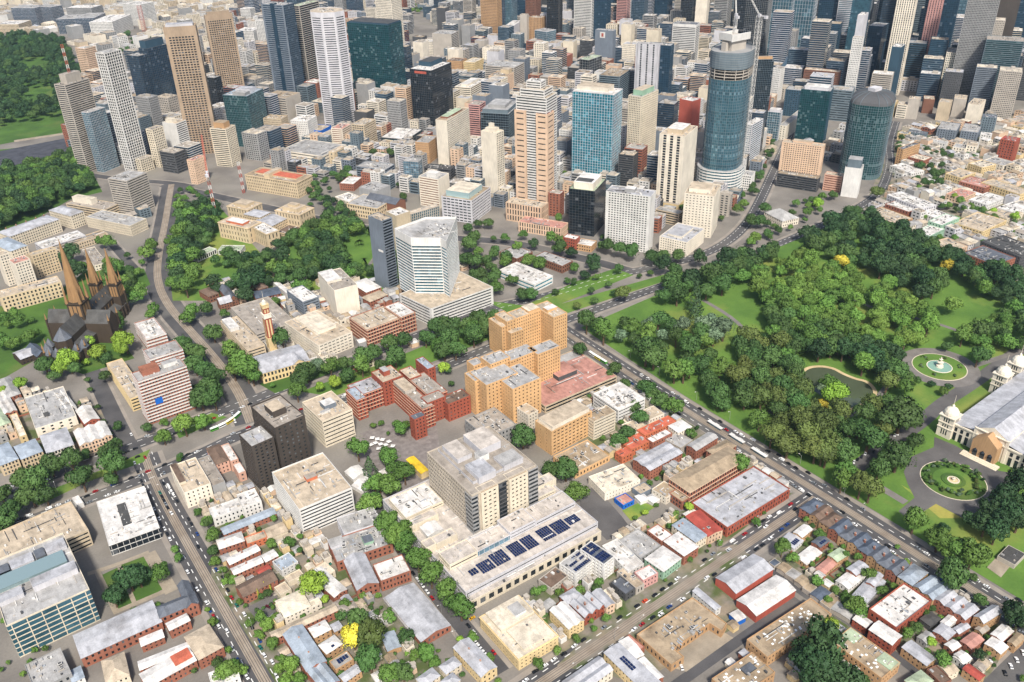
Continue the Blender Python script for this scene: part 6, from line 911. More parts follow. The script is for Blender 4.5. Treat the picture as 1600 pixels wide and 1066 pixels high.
('far_block','building','grey tower with pale red wall at the top left',[(535.1,2878.7,42.4,54.6,83.2,0,55,D(CB,w='grey',r='rwhite'))]),
('far_block','building','white gridded flats behind the second tan tower',[(784.6,2258.2,45.9,43,43.5,0,45,D(CB,w='white',r='rwhite'))]),
('far_block','building','white blank tower top beyond the tan towers',[(868.5,2496.5,37,25.4,31.2,0,60,D(CB,w='white',r='rwhite'))]),
('city_tower','tower','black gridded tower cut by the top edge left of the white striped tower',[(1352.5,1734.1,28,26,30,0,165,D(s='grid',fh=3.9,bay=4,th=.5,w='black',g='gblack',r='rgrey'))]),
('city_tower','tower','blue glass tower cut by the top edge beside the brown gridded tower',[(1322.1,1886.1,28,34,36,0,150,D(s='grid',fh=3.9,bay=4,th=.5,w='bgrey',g='gblue',r='rgrey'))]),
('city_tower','tower','brown office tower cut by the top edge',[(1407.3,1896.7,28,30,30,0,130,D(fh=3.9,bay=4,th=.5,w='brown',r='rgrey'))]),
('city_tower','tower','navy tower cut by the top edge right of the white striped tower',[(1457.2,1679.5,28,30,34,0,160,D(s='grid',fh=3.9,bay=4,th=.5,w='navy',g='gnavy',r='rgrey'))]),
('city_tower','tower','pale pink tower cut by the top edge',[(1611.8,1777.7,28,24,28,0,125,D(s='strip',fh=3.9,bay=4,th=.5,w='pinkp',r='rgrey'))]),
('city_tower','tower','slate glass tower in front of the pale pink tower',[(1587.3,1687.3,28,30,34,0,118,D(s='grid',fh=3.9,bay=4,th=.5,w='slategrey',g='gnavy',r='rgrey'))]),
('city_tower','tower','broad navy tower at the top edge',[(1711.3,1732.9,28,46,34,0,120,D(s='grid',fh=3.9,bay=4,th=.5,w='navy',g='gnavy',r='rgrey'))]),
('city_tower','tower','charcoal slab tower cut by the top edge beside the cream slab',[(1652,1585.3,28,24,30,0,150,D(s='grid',fh=3.9,bay=4,th=.5,w='dgrey',g='gblack',r='rgrey'))]),
('city_tower','tower','blank cream slab tower cut by the top edge',[(1666.3,1551.4,28,20,28,0,155,D(s='plain',fh=3.9,bay=4,th=.5,w='ivory',r='rgrey'))]),
('city_tower','tower','wide grey banded tower behind the unfinished round tower',[(1737.4,1550,28,44,34,0,95,D(s='strip',fh=3.9,bay=4,th=.5,w='grey',r='rgrey'))]),
('city_tower','tower','dark tower cut by the top edge behind the round tower crane',[(1660,1418.1,28,34,34,0,150,D(s='grid',fh=3.9,bay=4,th=.5,w='dgrey',g='gblack',r='rgrey'))]),
('city_tower','tower','dark navy tower cut by the top edge left of the gridded pair',[(1785.3,1422.6,28,30,34,0,190,D(s='grid',fh=3.9,bay=4,th=.5,w='navy',g='gnavy',r='rgrey'))]),
('city_tower','tower','speckled navy tower cut by the top edge right of the gridded pair',[(1750.5,1245.7,28,44,40,0,215,D(s='grid',fh=3.9,bay=4,th=.5,w='navy',g='gnavy',r='rgrey'))]),
('city_tower','tower','grey blue banded tower cut by the top edge',[(1752.2,1209.4,28,22,30,0,195,D(s='strip',fh=3.9,bay=4,th=.5,w='lil',g='gblue',r='rgrey'))]),
('city_tower','tower','deep blue tower cut by the top edge behind the slender white tower',[(1674.1,1116.5,28,30,34,0,220,D(s='grid',fh=3.9,bay=4,th=.5,w='navy',g='gblue',r='rgrey'))]),
('city_tower','tower','white and green framed tower at the top edge',[(1957.3,1246.4,28,36,34,0,100,D(fh=3.9,bay=4,th=.5,w='white',g='ggreen',r='rgrey'))]),
('city_tower','tower','dark slate tower cut by the top edge left of the cream stripes',[(1805.7,1095.1,28,26,30,0,190,D(s='grid',fh=3.9,bay=4,th=.5,w='dgrey',g='gnavy',r='rgrey'))]),
('city_tower','tower','thin dark tower edge beside the pink stripes',[(1719.2,988.5,28,12,30,0,220,D(s='grid',fh=3.9,bay=4,th=.5,w='slategrey',g='gnavy',r='rgrey'))]),
('city_tower','tower','blue grey tower cut by the top edge near the grey net tower',[(1960.8,1058,28,36,30,0,150,D(s='grid',fh=3.9,bay=4,th=.5,w='bgrey',g='gblue',r='rgrey'))]),
('city_tower','tower','slate tower cut by the top edge above the glass cone',[(1937,1477.5,28,36,36,0,160,D(s='grid',fh=3.9,bay=4,th=.5,w='slategrey',g='gnavy',r='rgrey'))]),
('city_tower','tower','far blue tower on the top edge',[(1847.2,1947.4,28,40,36,0,120,D(s='grid',fh=3.9,bay=4,th=.5,w='bgrey',g='gblue',r='rgrey'))]),
('city_tower','tower','far concrete tower on the top edge',[(1660.6,2011.3,28,34,30,0,110,D(fh=3.9,bay=4,th=.5,w='conc',r='rgrey'))]),
('city_tower','tower','blue grey tower cut by the top edge behind the white octagon',[(1131.7,2372.8,28,34,34,0,150,D(s='grid',fh=3.9,bay=4,th=.5,w='bgrey',g='gnavy',r='rgrey'))]),
('city_tower','tower','slate tower cut by the top edge beside the kinked black tower',[(959.6,2379.7,28,40,34,0,165,D(s='grid',fh=3.9,bay=4,th=.5,w='slategrey',g='gnavy',r='rgrey'))]),
('city_tower','tower','navy tower cut by the top edge near the black edge tower',[(2160.9,1081.3,28,30,34,0,150,D(s='grid',fh=3.9,bay=4,th=.5,w='navy',g='gnavy',r='rgrey'))]),
]
for _b in BUILDINGS: building(*_b)

GXY = D(cone=(1489.3,1154.1),crane=(967.6,806.1),mast=(229.4,1525.7),mastz=152,rw1=(312.4,1176.1),rw2=(379.2,1249),redt=(629,2710.2),firet=(233.7,771.5),pond=[(620.7,420.8),(632.6,424.6),(642.4,423.8),(652.1,417.1),(656.4,408.2),(655.1,398.1),(656.8,384.9),(661.7,376.1),(656.8,364.8),(648.6,357.4),(630.9,354.2),(608.1,356.4),(603.9,363.5),(608.5,386.3),(610.1,405.8),(614.4,414.8)],pondn=12)
# ---------------------------------------------------------------- cathedral
def empty(name, label, cat, x, y, ang=0, group=None): return link(name, None, None, (x, y, 0), rad(ang), label, cat, group)
def gable(Wl, R, x0, y0, x1, y1, z, rh, axis='x'):
    Wl.box(x0, y0, 0, x1, y1, z)
    if axis == 'x':
        m = (y0+y1)/2
        R.poly([(x0, y0, z), (x1, y0, z), (x1, m, z+rh), (x0, m, z+rh)]); R.poly([(x1, y1, z), (x0, y1, z), (x0, m, z+rh), (x1, m, z+rh)])
        for x in (x0, x1): Wl.poly([(x, y0, z), (x, y1, z), (x, m, z+rh)])
    else:
        m = (x0+x1)/2
        R.poly([(x0, y1, z), (x0, y0, z), (m, y0, z+rh), (m, y1, z+rh)]); R.poly([(x1, y0, z), (x1, y1, z), (m, y1, z+rh), (m, y0, z+rh)])
        for y in (y0, y1): Wl.poly([(x0, y, z), (x1, y, z), (m, y, z+rh)])
def octspire(b, x, y, z0, z1, r, n=8): b.lathe([(r, z0), (.15, z1)], n, 0, (x, y))
def cathedral():
    r = empty('cathedral', 'dark bluestone gothic cathedral with three tall sandstone spires', 'cathedral', 88, 924, 50)
    Wl, R, A = MB(), MB(), MB()
    gable(Wl, R, -2, -8, 60, 8, 23, 12); gable(Wl, R, -40, -8, -2, 8, 23, 12); gable(Wl, R, -10, -34, 8, 34, 23, 12, 'y')
    for s in (-1, 1):
        y0, y1 = (8, 17) if s > 0 else (-17, -8)
        Wl.box(8, y0, 0, 60, y1, 12); Wl.box(-38, y0, 0, -10, y1, 12); yo = 17*s
        R.poly([(8, yo, 12), (60, yo, 12), (60, 8*s, 16), (8, 8*s, 16)]); R.poly([(-38, yo, 12), (-10, yo, 12), (-10, 8*s, 16), (-38, 8*s, 16)])
        for k in range(7):                    # buttresses with pinnacles
            x = 12+k*6.6; A.box(x-.6, min(yo, yo+2*s), 0, x+.6, max(yo, yo+2*s), 8); A.lathe([(.7, 12), (0, 16)], 4, 0, (x, yo+1*s)); A.box(x-.5, yo+s-.5, 8, x+.5, yo+s+.5, 12)
    for x_, y_ in [(s*9, t*34) for s in (-1.1, .9) for t in (-1, 1)]+[(-40+21*math.cos(a), 21*math.sin(a)) for a in [math.pi*(.5+k/7) for k in range(8)]]+[(60, y) for y in (-17, 17, -4, 4)]:
        A.box(x_-.8, y_-.8, 0, x_+.8, y_+.8, 15 if x_ < -20 else 27); A.lathe([(1.2, 15 if x_ < -20 else 27), (0, 22 if x_ < -20 else 35)], 4, 1, (x_, y_))
    for k in range(6):
        for s in (-1, 1): A.lathe([(.7, 30), (0, 33)], 4, 1, (10+k*7, s*4)); A.box(-.6+10+k*7, s*8.05-.05, 15, .6+10+k*7, s*8.05+.05, 21, 1)
    Wl.build('wall', ['dstone'], r); R.build('roof', ['rdark'], r); A.build('buttresses', ['dstone', 'spire'], r, kind='stuff')
    for k in range(7):                        # ring of chapels round the apse
        a = math.pi/2+math.pi*k/6; cx, cy = -38+18*math.cos(a), 18*math.sin(a)
        c = MB(); c.lathe([(5, 0), (5, 12), (5.4, 12.2)], 6, 0, (cx, cy)); c.lathe([(5.4, 12.2), (0, 21)], 6, 1, (cx, cy)); c.build('apse_chapel', ['dstone', 'rslate'], r)
    c = MB(); c.lathe([(9, 0), (9, 23), (9.4, 23.3)], 8, 0, (-40, 0)); c.lathe([(9.4, 23.3), (0, 35)], 8, 1, (-40, 0)); c.build('apse', ['dstone', 'rslate'], r)
    for nm, x, y, w, zt, zs in (('crossing_tower', 0, 0, 8, 46, 114), ('west_tower', 55, -11, 5.4, 40, 80), ('west_tower', 55, 11, 5.4, 40, 80)):
        t = MB(); t.box(x-w, y-w, 0, x+w, y+w, zt); t.box(x-w*1.12, y-w*1.12, zt-2, x+w*1.12, y+w*1.12, zt-1, 0, None, True)
        to = t.build(nm, ['dstone'], r)
        l = MB()
        for i in range(4):
            ca, sa = math.cos(i*math.pi/2), math.sin(i*math.pi/2)
            for k in (-.55, 0, .55):
                u0, u1 = (k-.2)*w, (k+.2)*w; d = w+.06
                q = [(d, u0), (d, u1)]; P = [(x+a*ca-bb*sa, y+a*sa+bb*ca) for a, bb in q]
                l.poly([(*P[0], zt-16), (*P[1], zt-16), (*P[1], zt-4), (*P[0], zt-4)])
        l.build('louvre_windows', ['spire'], to, kind='stuff')
        s = MB(); octspire(s, x, y, zt, zs, w*1.02)
        for i in range(4):
            for j in range(1):
                sx, sy = (1, 1, -1, -1)[i], (1, -1, 1, -1)[i]; octspire(s, x+sx*w*.9, y+sy*w*.9, zt-2, zt+(zs-zt)*.3, w*.24, 6)
        for i in range(4):
            ca, sa = math.cos(i*math.pi/2), math.sin(i*math.pi/2); cx, cy = x+ca*w*.85, y+sa*w*.85; octspire(s, cx, cy, zt, zt+(zs-zt)*.24, w*.22, 4)
        s.build('spire', ['spire'], to)
cathedral()

# ---------------------------------------------------------------- exhibition hall
def exhibition():
    r = empty('exhibition_hall', 'long cream Victorian exhibition hall with domed corner turrets and tan arched portal', 'hall', 640, 284, 3)
    W1, R, = MB(), MB()
    L = 190
    # local x runs along the hall away from the portal, y across (negative towards the camera's right)
    W1.box(0, -22, 0, L, -2, 15); W1.box(0, -48, 0, L, -22, 21); W1.box(0, -68, 0, L, -48, 15)
    for y0, y1, z, rh in ((-22, -2, 15, 3.5), (-68, -48, 15, 3.5)):
        for k in range(2):
            pass
        R.poly([(0, y1+.4, z), (0, y0, z+rh), (L, y0, z+rh), (L, y1+.4, z)] if y1 == -2 else [(0, y0-.4, z), (L, y0-.4, z), (L, y1, z+rh), (0, y1, z+rh)])
    R.poly([(0, -48.4, 21), (L, -48.4, 21), (L, -35, 28), (0, -35, 28)]); R.poly([(L, -21.6, 21), (0, -21.6, 21), (0, -35, 28), (L, -35, 28)])
    W1.poly([(0, -48, 21), (0, -22, 21), (0, -35, 28)][::-1])
    for y in (-2.1, -22.1, -48, -68): W1.box(-.6, y-1.2, 0, .2, y+1.2, 22 if y in (-22.1, -48) else 16.5)
    W1.box(-.8, -68.5, 15, .6, -1.5, 16.2); W1.box(-1, -48.5, 21, .6, -21.5, 21.8)
    W1.build('wall', ['ivory'], r); R.build('roof', ['rlil'], r)
    p = MB(); p.box(-9, -45, 0, 1, -25, 16)
    p.poly([(-9, -45, 16), (-9, -25, 16), (-9, -35, 24)][::-1]); p.poly([(-9, -45, 16), (1, -45, 16), (1, -35, 24), (-9, -35, 24)]); p.poly([(1, -25, 16), (-9, -25, 16), (-9, -35, 24), (1, -35, 24)])
    p.build('portal', ['tan'], r)
    d = MB()
    for yy in (-41, -35, -29): d.box(-9.15, yy-1.8, .5, -9, yy+1.8, 7.5); d.lathe([(1.8, 7.4), (0, 9.2)], 10, 0, (-9.1, yy))
    for yy in (-7, -12, -17, -53, -58, -63): d.box(-.25, yy-1.3, .5, 0, yy+1.3, 8); d.box(-.25, yy-1.1, 9.5, 0, yy+1.1, 13)
    d.build('arched_doors', ['gdark'], r, kind='stuff')
    s = MB()
    for k in range(4): s.box(-16+k*1.5, -50, .15+k*.45-.45, -8, -20, .15+k*.45)
    s.build('entrance_steps', ['cream'], r)
    w = MB()
    for k in range(26): w.box(8+k*7, -2.0, 3, 10.6+k*7, -1.75, 11)
    w.build('side_windows', ['gdark'], r, kind='stuff')
    for (x, y) in ((3, 1), (3, -71), (100, 4), (128, 4)):
        t = MB(); t.box(x-6, y-6, 0, x+6, y+6, 21)
        for z, e in ((9, .5), (14, .5), (20.5, .9)): t.box(x-6-e, y-6-e, z, x+6+e, y+6+e, z+.8, 0, None, True)
        tw = t.build('corner_turret', ['ivory'], r)
        m = MB(); m.lathe([(6.2, 21.3), (6.3, 22.5), (5.8, 24.5), (4.4, 26.6), (2.4, 28), (1.2, 28.4), (1.1, 30), (.2, 31), (.12, 40), (0, 40)], 12, 0, (x, y)); m.build('dome', ['ivory'], tw)
        g = MB()
        for i in range(4):
            ca, sa = math.cos(i*math.pi/2), math.sin(i*math.pi/2)
            for zz, h in ((3, 5), (10.5, 2.5), (15.5, 4)):
                for o_ in (-2, 0, 2):
                    P = [(x+6.06*ca-(o_+e)*sa, y+6.06*sa+(o_+e)*ca) for e in (-.5, .5)]; g.poly([(*P[0], zz), (*P[1], zz), (*P[1], zz+h), (*P[0], zz+h)])
        g.build('turret_windows', ['gdark'], tw, kind='stuff')
exhibition()

# ---------------------------------------------------------------- round glass tower under construction, domed tower, cone, masts and cranes
def rounded(cx, cy, rx, ry, ang, n=28, e=.75):
    P = []
    for k in range(n):
        t = 2*math.pi*k/n; c, s = math.cos(t), math.sin(t); a, b = rx*math.copysign(abs(c)**e, c), ry*math.copysign(abs(s)**e, s)
        q = rad(ang); P.append((cx+a*math.cos(q)-b*math.sin(q), cy+a*math.sin(q)+b*math.cos(q)))
    return P
def ringfacade(root, P, z0, z1, o, nm=''):
    Wl, G, R = MB(), MB(), MB()
    for i in range(len(P)): facade(Wl, G, P[i], P[(i+1) % len(P)], z0, z1, o, True)
    R.poly([(*p, z1) for p in P]); pre = nm+'_' if nm else ''
    Wl.build(pre+'wall', [o['w']], root); G.build(pre+'windows', [o['g']], root, kind='stuff'); R.build(pre+'roof', [o['r']], root)
def round_tower():
    r = empty('round_tower', 'round blue green glass tower whose netted concrete top is still under construction', 'tower', 950, 830)
    P = rounded(0, 0, 36, 27, 28)
    ringfacade(r, rounded(0, 0, 41, 33, 28), 0, 34, dict(s='strip', fh=4.2, wf=.5, w='white', g='gblue', r='rgrey', mg=0, bay=3), 'podium')
    ringfacade(r, P, 34, 160, dict(s='grid', fh=4, bay=3.5, th=.35, tv=.2, w='slategrey', g='gblue', r='rconc', mg=0), 'glass')
    b = MB()
    for k in range(4):
        z = 160+k*4; b.prism(offs(P, -.3), z+3.4, z+4, 0, None, True)
        for j in range(0, 28, 2): b.tube((*P[j], z), (*P[j], z+3.6), .6, .6, 5)
    b.build('floor_slab', ['conc'], r)
    n_ = MB(); Q = offs(P, -1.0)
    for i in range(28): n_.poly([(*Q[i], 174), (*Q[(i+1) % 28], 174), (*Q[(i+1) % 28], 196), (*Q[i], 196)])
    for z in range(176, 197, 3): n_.prism(offs(P, -1.25), z, z+.25, 1, None, True)
    n_.build('safety_screen', ['slategrey', 'grey'], r)
    c = MB(); c.box(-14, -9, 160, 14, 9, 212); c.box(-20, -4, 160, -15, 4, 205); c.build('concrete_core', ['conc'], r)
    f = MB(); f.box(-18, -12, 207, 18, -10.5, 216); f.box(-18, 10.5, 207, 18, 12, 216); f.box(-18, -10, 208, -16.5, 10, 217); f.build('formwork', ['white'], r)
round_tower()
def domed_tower():
    r = empty('domed_tower', 'dark rounded glass apartment tower with pale ribbed dome top', 'tower', 1158, 740)
    P = rounded(0, 0, 39, 30, 28, 26, .6)
    ringfacade(r, P, 0, 108, dict(s='grid', fh=3.4, bay=3, th=.35, tv=.25, w='slategrey', g='ggreen', r='rdark', mg=0))
    d = MB()
    for k in range(5):
        f0, f1 = math.cos(k*.25), math.cos((k+1)*.25); z0, z1 = 108+14*math.sin(k*.25), 108+14*math.sin((k+1)*.25)
        A = [(x*f0, y*f0, z0) for x, y in P]; B = [(x*f1, y*f1, z1) for x, y in P]
        for i in range(26): d.poly([A[i], A[(i+1) % 26], B[(i+1) % 26], B[i]])
    d.poly(B); d.build('dome', ['dgrey'], r)
    q = MB()
    for i in range(0, 26, 2):
        for k in range(5):
            f0, f1 = math.cos(k*.25)*1.01, math.cos((k+1)*.25)*1.01; z0, z1 = 108.3+14*math.sin(k*.25), 108.3+14*math.sin((k+1)*.25)
            q.tube((P[i][0]*f0, P[i][1]*f0, z0), (P[i][0]*f1, P[i][1]*f1, z1), .3, .3, 4)
    q.build('dome_ribs', ['slategrey'], r); c = MB(); c.box(-8, -6, 120, 8, 6, 126); c.build('plant_room', ['lil'], r)
domed_tower()
def glass_cone():
    x, y = GXY['cone']; r = empty('glass_cone', 'tall pale glass cone standing over a shopping arcade between towers', 'landmark', x, y)
    b = MB(); b.lathe([(24, 0), (24, 14), (.3, 66), (0, 72)], 16); b.build('cone_glazing', ['gskyl'], r)
    q = MB()
    for k in range(16):
        a = 2*math.pi*k/16; q.tube((24.2*math.cos(a), 24.2*math.sin(a), 14), (.3*math.cos(a), .3*math.sin(a), 66.3), .3, .2, 4)
    q.build('cone_ribs', ['lil'], r)
def mast(name, label, cat, x, y, z0, z1, w, mats, step=6, jib=None):
    r = empty(name, label, cat, x, y); h = w/2
    n_ = int((z1-z0)/step)
    b = MB()
    for k in range(n_):
        za, zb = z0+k*step, z0+(k+1)*step; m = k % 2 if len(mats) > 1 else 0; c4 = [(-h, -h), (h, -h), (h, h), (-h, h)]
        for i in range(4):
            p, q = c4[i], c4[(i+1) % 4]; b.tube((*p, za), (*p, zb), .28, .28, 4, m); b.tube((*p, za), (*q, zb), .18, .18, 4, m); b.tube((*p, zb), (*q, zb), .18, .18, 4, m)
    b.build('mast', mats, r)
    if jib:
        j = MB(); (dx, dy, dz) = jib; L = math.sqrt(dx*dx+dy*dy+dz*dz); n2 = int(L/5)
        p0 = Vector((0, 0, z1)); d = Vector(jib)
        for s in ((.9, 0, 0), (-.9, 0, 0), (0, 0, 1.5)): j.tube(p0+Vector(s), p0+d+Vector(s), .28, .28, 4)
        for k in range(n2):
            a, c = p0+d*(k/n2), p0+d*((k+.5)/n2); j.tube(a+Vector((.9, 0, 0)), c+Vector((0, 0, 1.5)), .15, .15, 4); j.tube(c+Vector((0, 0, 1.5)), a+d*(1/n2)+Vector((-.9, 0, 0)), .15, .15, 4)
        j.build('jib', [mats[0]], r)
        k = MB(); dn = Vector((dx, dy, 0)).normalized(); k.box(-1.6, -1.6, z1-2, 1.6, 1.6, z1+2.4); q = -dn*9; k.tube((0, 0, z1), (q.x, q.y, z1), .9, .9, 4); k.box(q.x-2, q.y-2, z1-3, q.x+2, q.y+2, z1+.5); k.build('cab_and_counterweight', ['lil'], r)
    return r
glass_cone()
mast('tower_crane', 'tall white lattice tower crane fixed to the side of the round glass tower', 'crane', *GXY['crane'], 0, 238, 6, ['white'], 7, (-14, 40, 60))
mast('tower_crane', 'white luffing crane standing on the core of the unfinished round tower', 'crane', 958, 838, 205, 236, 3.2, ['white'], 5, (16, 22, 46))
mast('roof_mast', 'red and white striped radio mast on the cream and grey hotel tower', 'mast', *GXY['mast'], GXY['mastz'], GXY['mastz']+46, 3.0, ['redwall', 'white'], 6)
mast('crane_mast', 'red and white crane mast standing in the trees below the hill', 'crane', *GXY['rw1'], 0, 66, 3.0, ['redwall', 'white'], 6, (10, 26, 44))
mast('crane_mast', 'red and blue crane mast beside the grand hotel', 'crane', *GXY['rw2'], 0, 50, 3.0, ['redwall', 'white'], 6)
mast('stage_tower', 'deep red slender tower rising beyond the railway park', 'tower', *GXY['redt'], 0, 70, 10, ['redwall'], 5)
def fire_tower():
    x, y = GXY['firet']; r = empty('watch_tower', 'red and cream brick fire watch tower with lantern top and flagpole', 'tower', x, y)
    for z0, z1, w, m in ((0, 20, 3.8, 'yellow'), (20, 42, 3.5, 'rbrick'), (42, 47, 3.9, 'ivory'), (47, 53, 3.0, 'rbrick'), (53, 57, 3.4, 'yellow')):
        b = MB(); b.box(-w, -w, z0, w, w, z1); b.box(-w-.3, -w-.3, z1-.6, w+.3, w+.3, z1-.1, 0, None, True); b.build('stage', [m], r)
        if m == 'rbrick':
            q = MB()
            for i in range(4):
                ca, sa = math.cos(i*math.pi/2), math.sin(i*math.pi/2)
                for k in (-1, 1):
                    P = [(ca*(w+.1)-(k*w*.45+e)*sa, sa*(w+.1)+(k*w*.45+e)*ca) for e in (-.7, .7)]; q.poly([(*P[0], z0+1), (*P[1], z0+1), (*P[1], z1-1.5), (*P[0], z1-1.5)])
            q.build('cream_panels', ['yellow'], r, kind='stuff')
    b = MB(); b.lathe([(2.8, 57), (2.0, 60), (0, 62)], 8); b.tube((0, 0, 61), (0, 0, 71), .2, .1, 5); b.build('lantern_cap', ['ivory'], r)
fire_tower()

# ---------------------------------------------------------------- park fountains, beds and pond
def disc(mb, x, y, r0, r1, z, m=0, n=40):
    for k in range(n):
        a, b2 = 2*math.pi*k/n, 2*math.pi*(k+1)/n
        mb.poly([(x+r0*math.cos(a), y+r0*math.sin(a), z), (x+r1*math.cos(a), y+r1*math.sin(a), z), (x+r1*math.cos(b2), y+r1*math.sin(b2), z), (x+r0*math.cos(b2), y+r0*math.sin(b2), z)], m)
flat('water', '7fa08e', .08, 0, .15, .2); flat('pondwater', '4b5340', .06, 0, .2, .1)
def rings(name, label, x, y, spec, cat='garden bed'):
    r = empty(name, label, cat, x, y)
    for nm, r0, r1, h, m in spec:
        b = MB(); disc(b, 0, 0, r0, r1, h, 0)
        for k in range(40):
            a, c = 2*math.pi*k/40, 2*math.pi*(k+1)/40; b.poly([(r1*math.cos(a), r1*math.sin(a), .1), (r1*math.cos(c), r1*math.sin(c), .1), (r1*math.cos(c), r1*math.sin(c), h), (r1*math.cos(a), r1*math.sin(a), h)])
        b.build(nm, [MATS[m] if m in MATS else M(m)], r)
    return r
b = MB(); disc(b, 738, 350, 0, 36, .24); b.build('path', [MATS['path']], kind='structure')
rings('fountain_lawn', 'ring of lawn with flower beds around the tiered park fountain', 738, 350, [('grass_ring', 11.5, 24, .36, 'lawn'), ('stone_edge', 24, 24.8, .45, 'cream')])
fr = rings('fountain', 'cream tiered stone fountain in a round pale green basin', 738, 350, [('basin_water', 0, 10.8, .55, 'water'), ('basin_rim', 10.8, 11.5, .8, 'ivory')], 'fountain')
b = MB(); b.lathe([(3.6, .5), (3.2, 2.5), (1.6, 3), (1.4, 5), (3.0, 5.6), (2.6, 6), (1.0, 6.3), (.9, 8.2), (1.9, 8.7), (.7, 9.2), (.6, 10.5), (0, 11.5)], 12); b.build('tiers', ['ivory'], fr)
rings('garden_circle', 'large oval parterre with hedge ring before the exhibition hall', 591, 247, [('outer_bed', 15, 24, .34, 'lawnd'), ('lawn_ring', 9, 15, .36, 'lawn'), ('hedge_ring', 6.2, 9, .9, 'lawnd'), ('inner_lawn', 4.6, 6.2, .4, 'lawn'), ('stone_edge', 24, 24.6, .42, 'cream')])
fr = rings('fountain', 'small sandy stone fountain at the centre of the parterre', 591, 247, [('basin_water', 0, 3.6, .5, 'sand'), ('basin_rim', 3.6, 4.6, .9, 'cream')], 'fountain')
b = MB(); b.lathe([(1.2, .5), (.9, 2), (1.5, 2.3), (.5, 2.8), (0, 4)], 10); b.build('jet_stand', ['cream'], fr)
PB = GXY['pond']
b = MB(); b.poly([(*p, .26) for p in smooth(PB+[PB[0]], 2)[:-1]]); b.build('pond', [MATS['pondwater']], kind='structure')
b = MB(); strip(b, smooth(PB[:GXY['pondn']], 2), -1.8, 1.8, .36); b.build('path', [MATS['sand']], kind='structure')
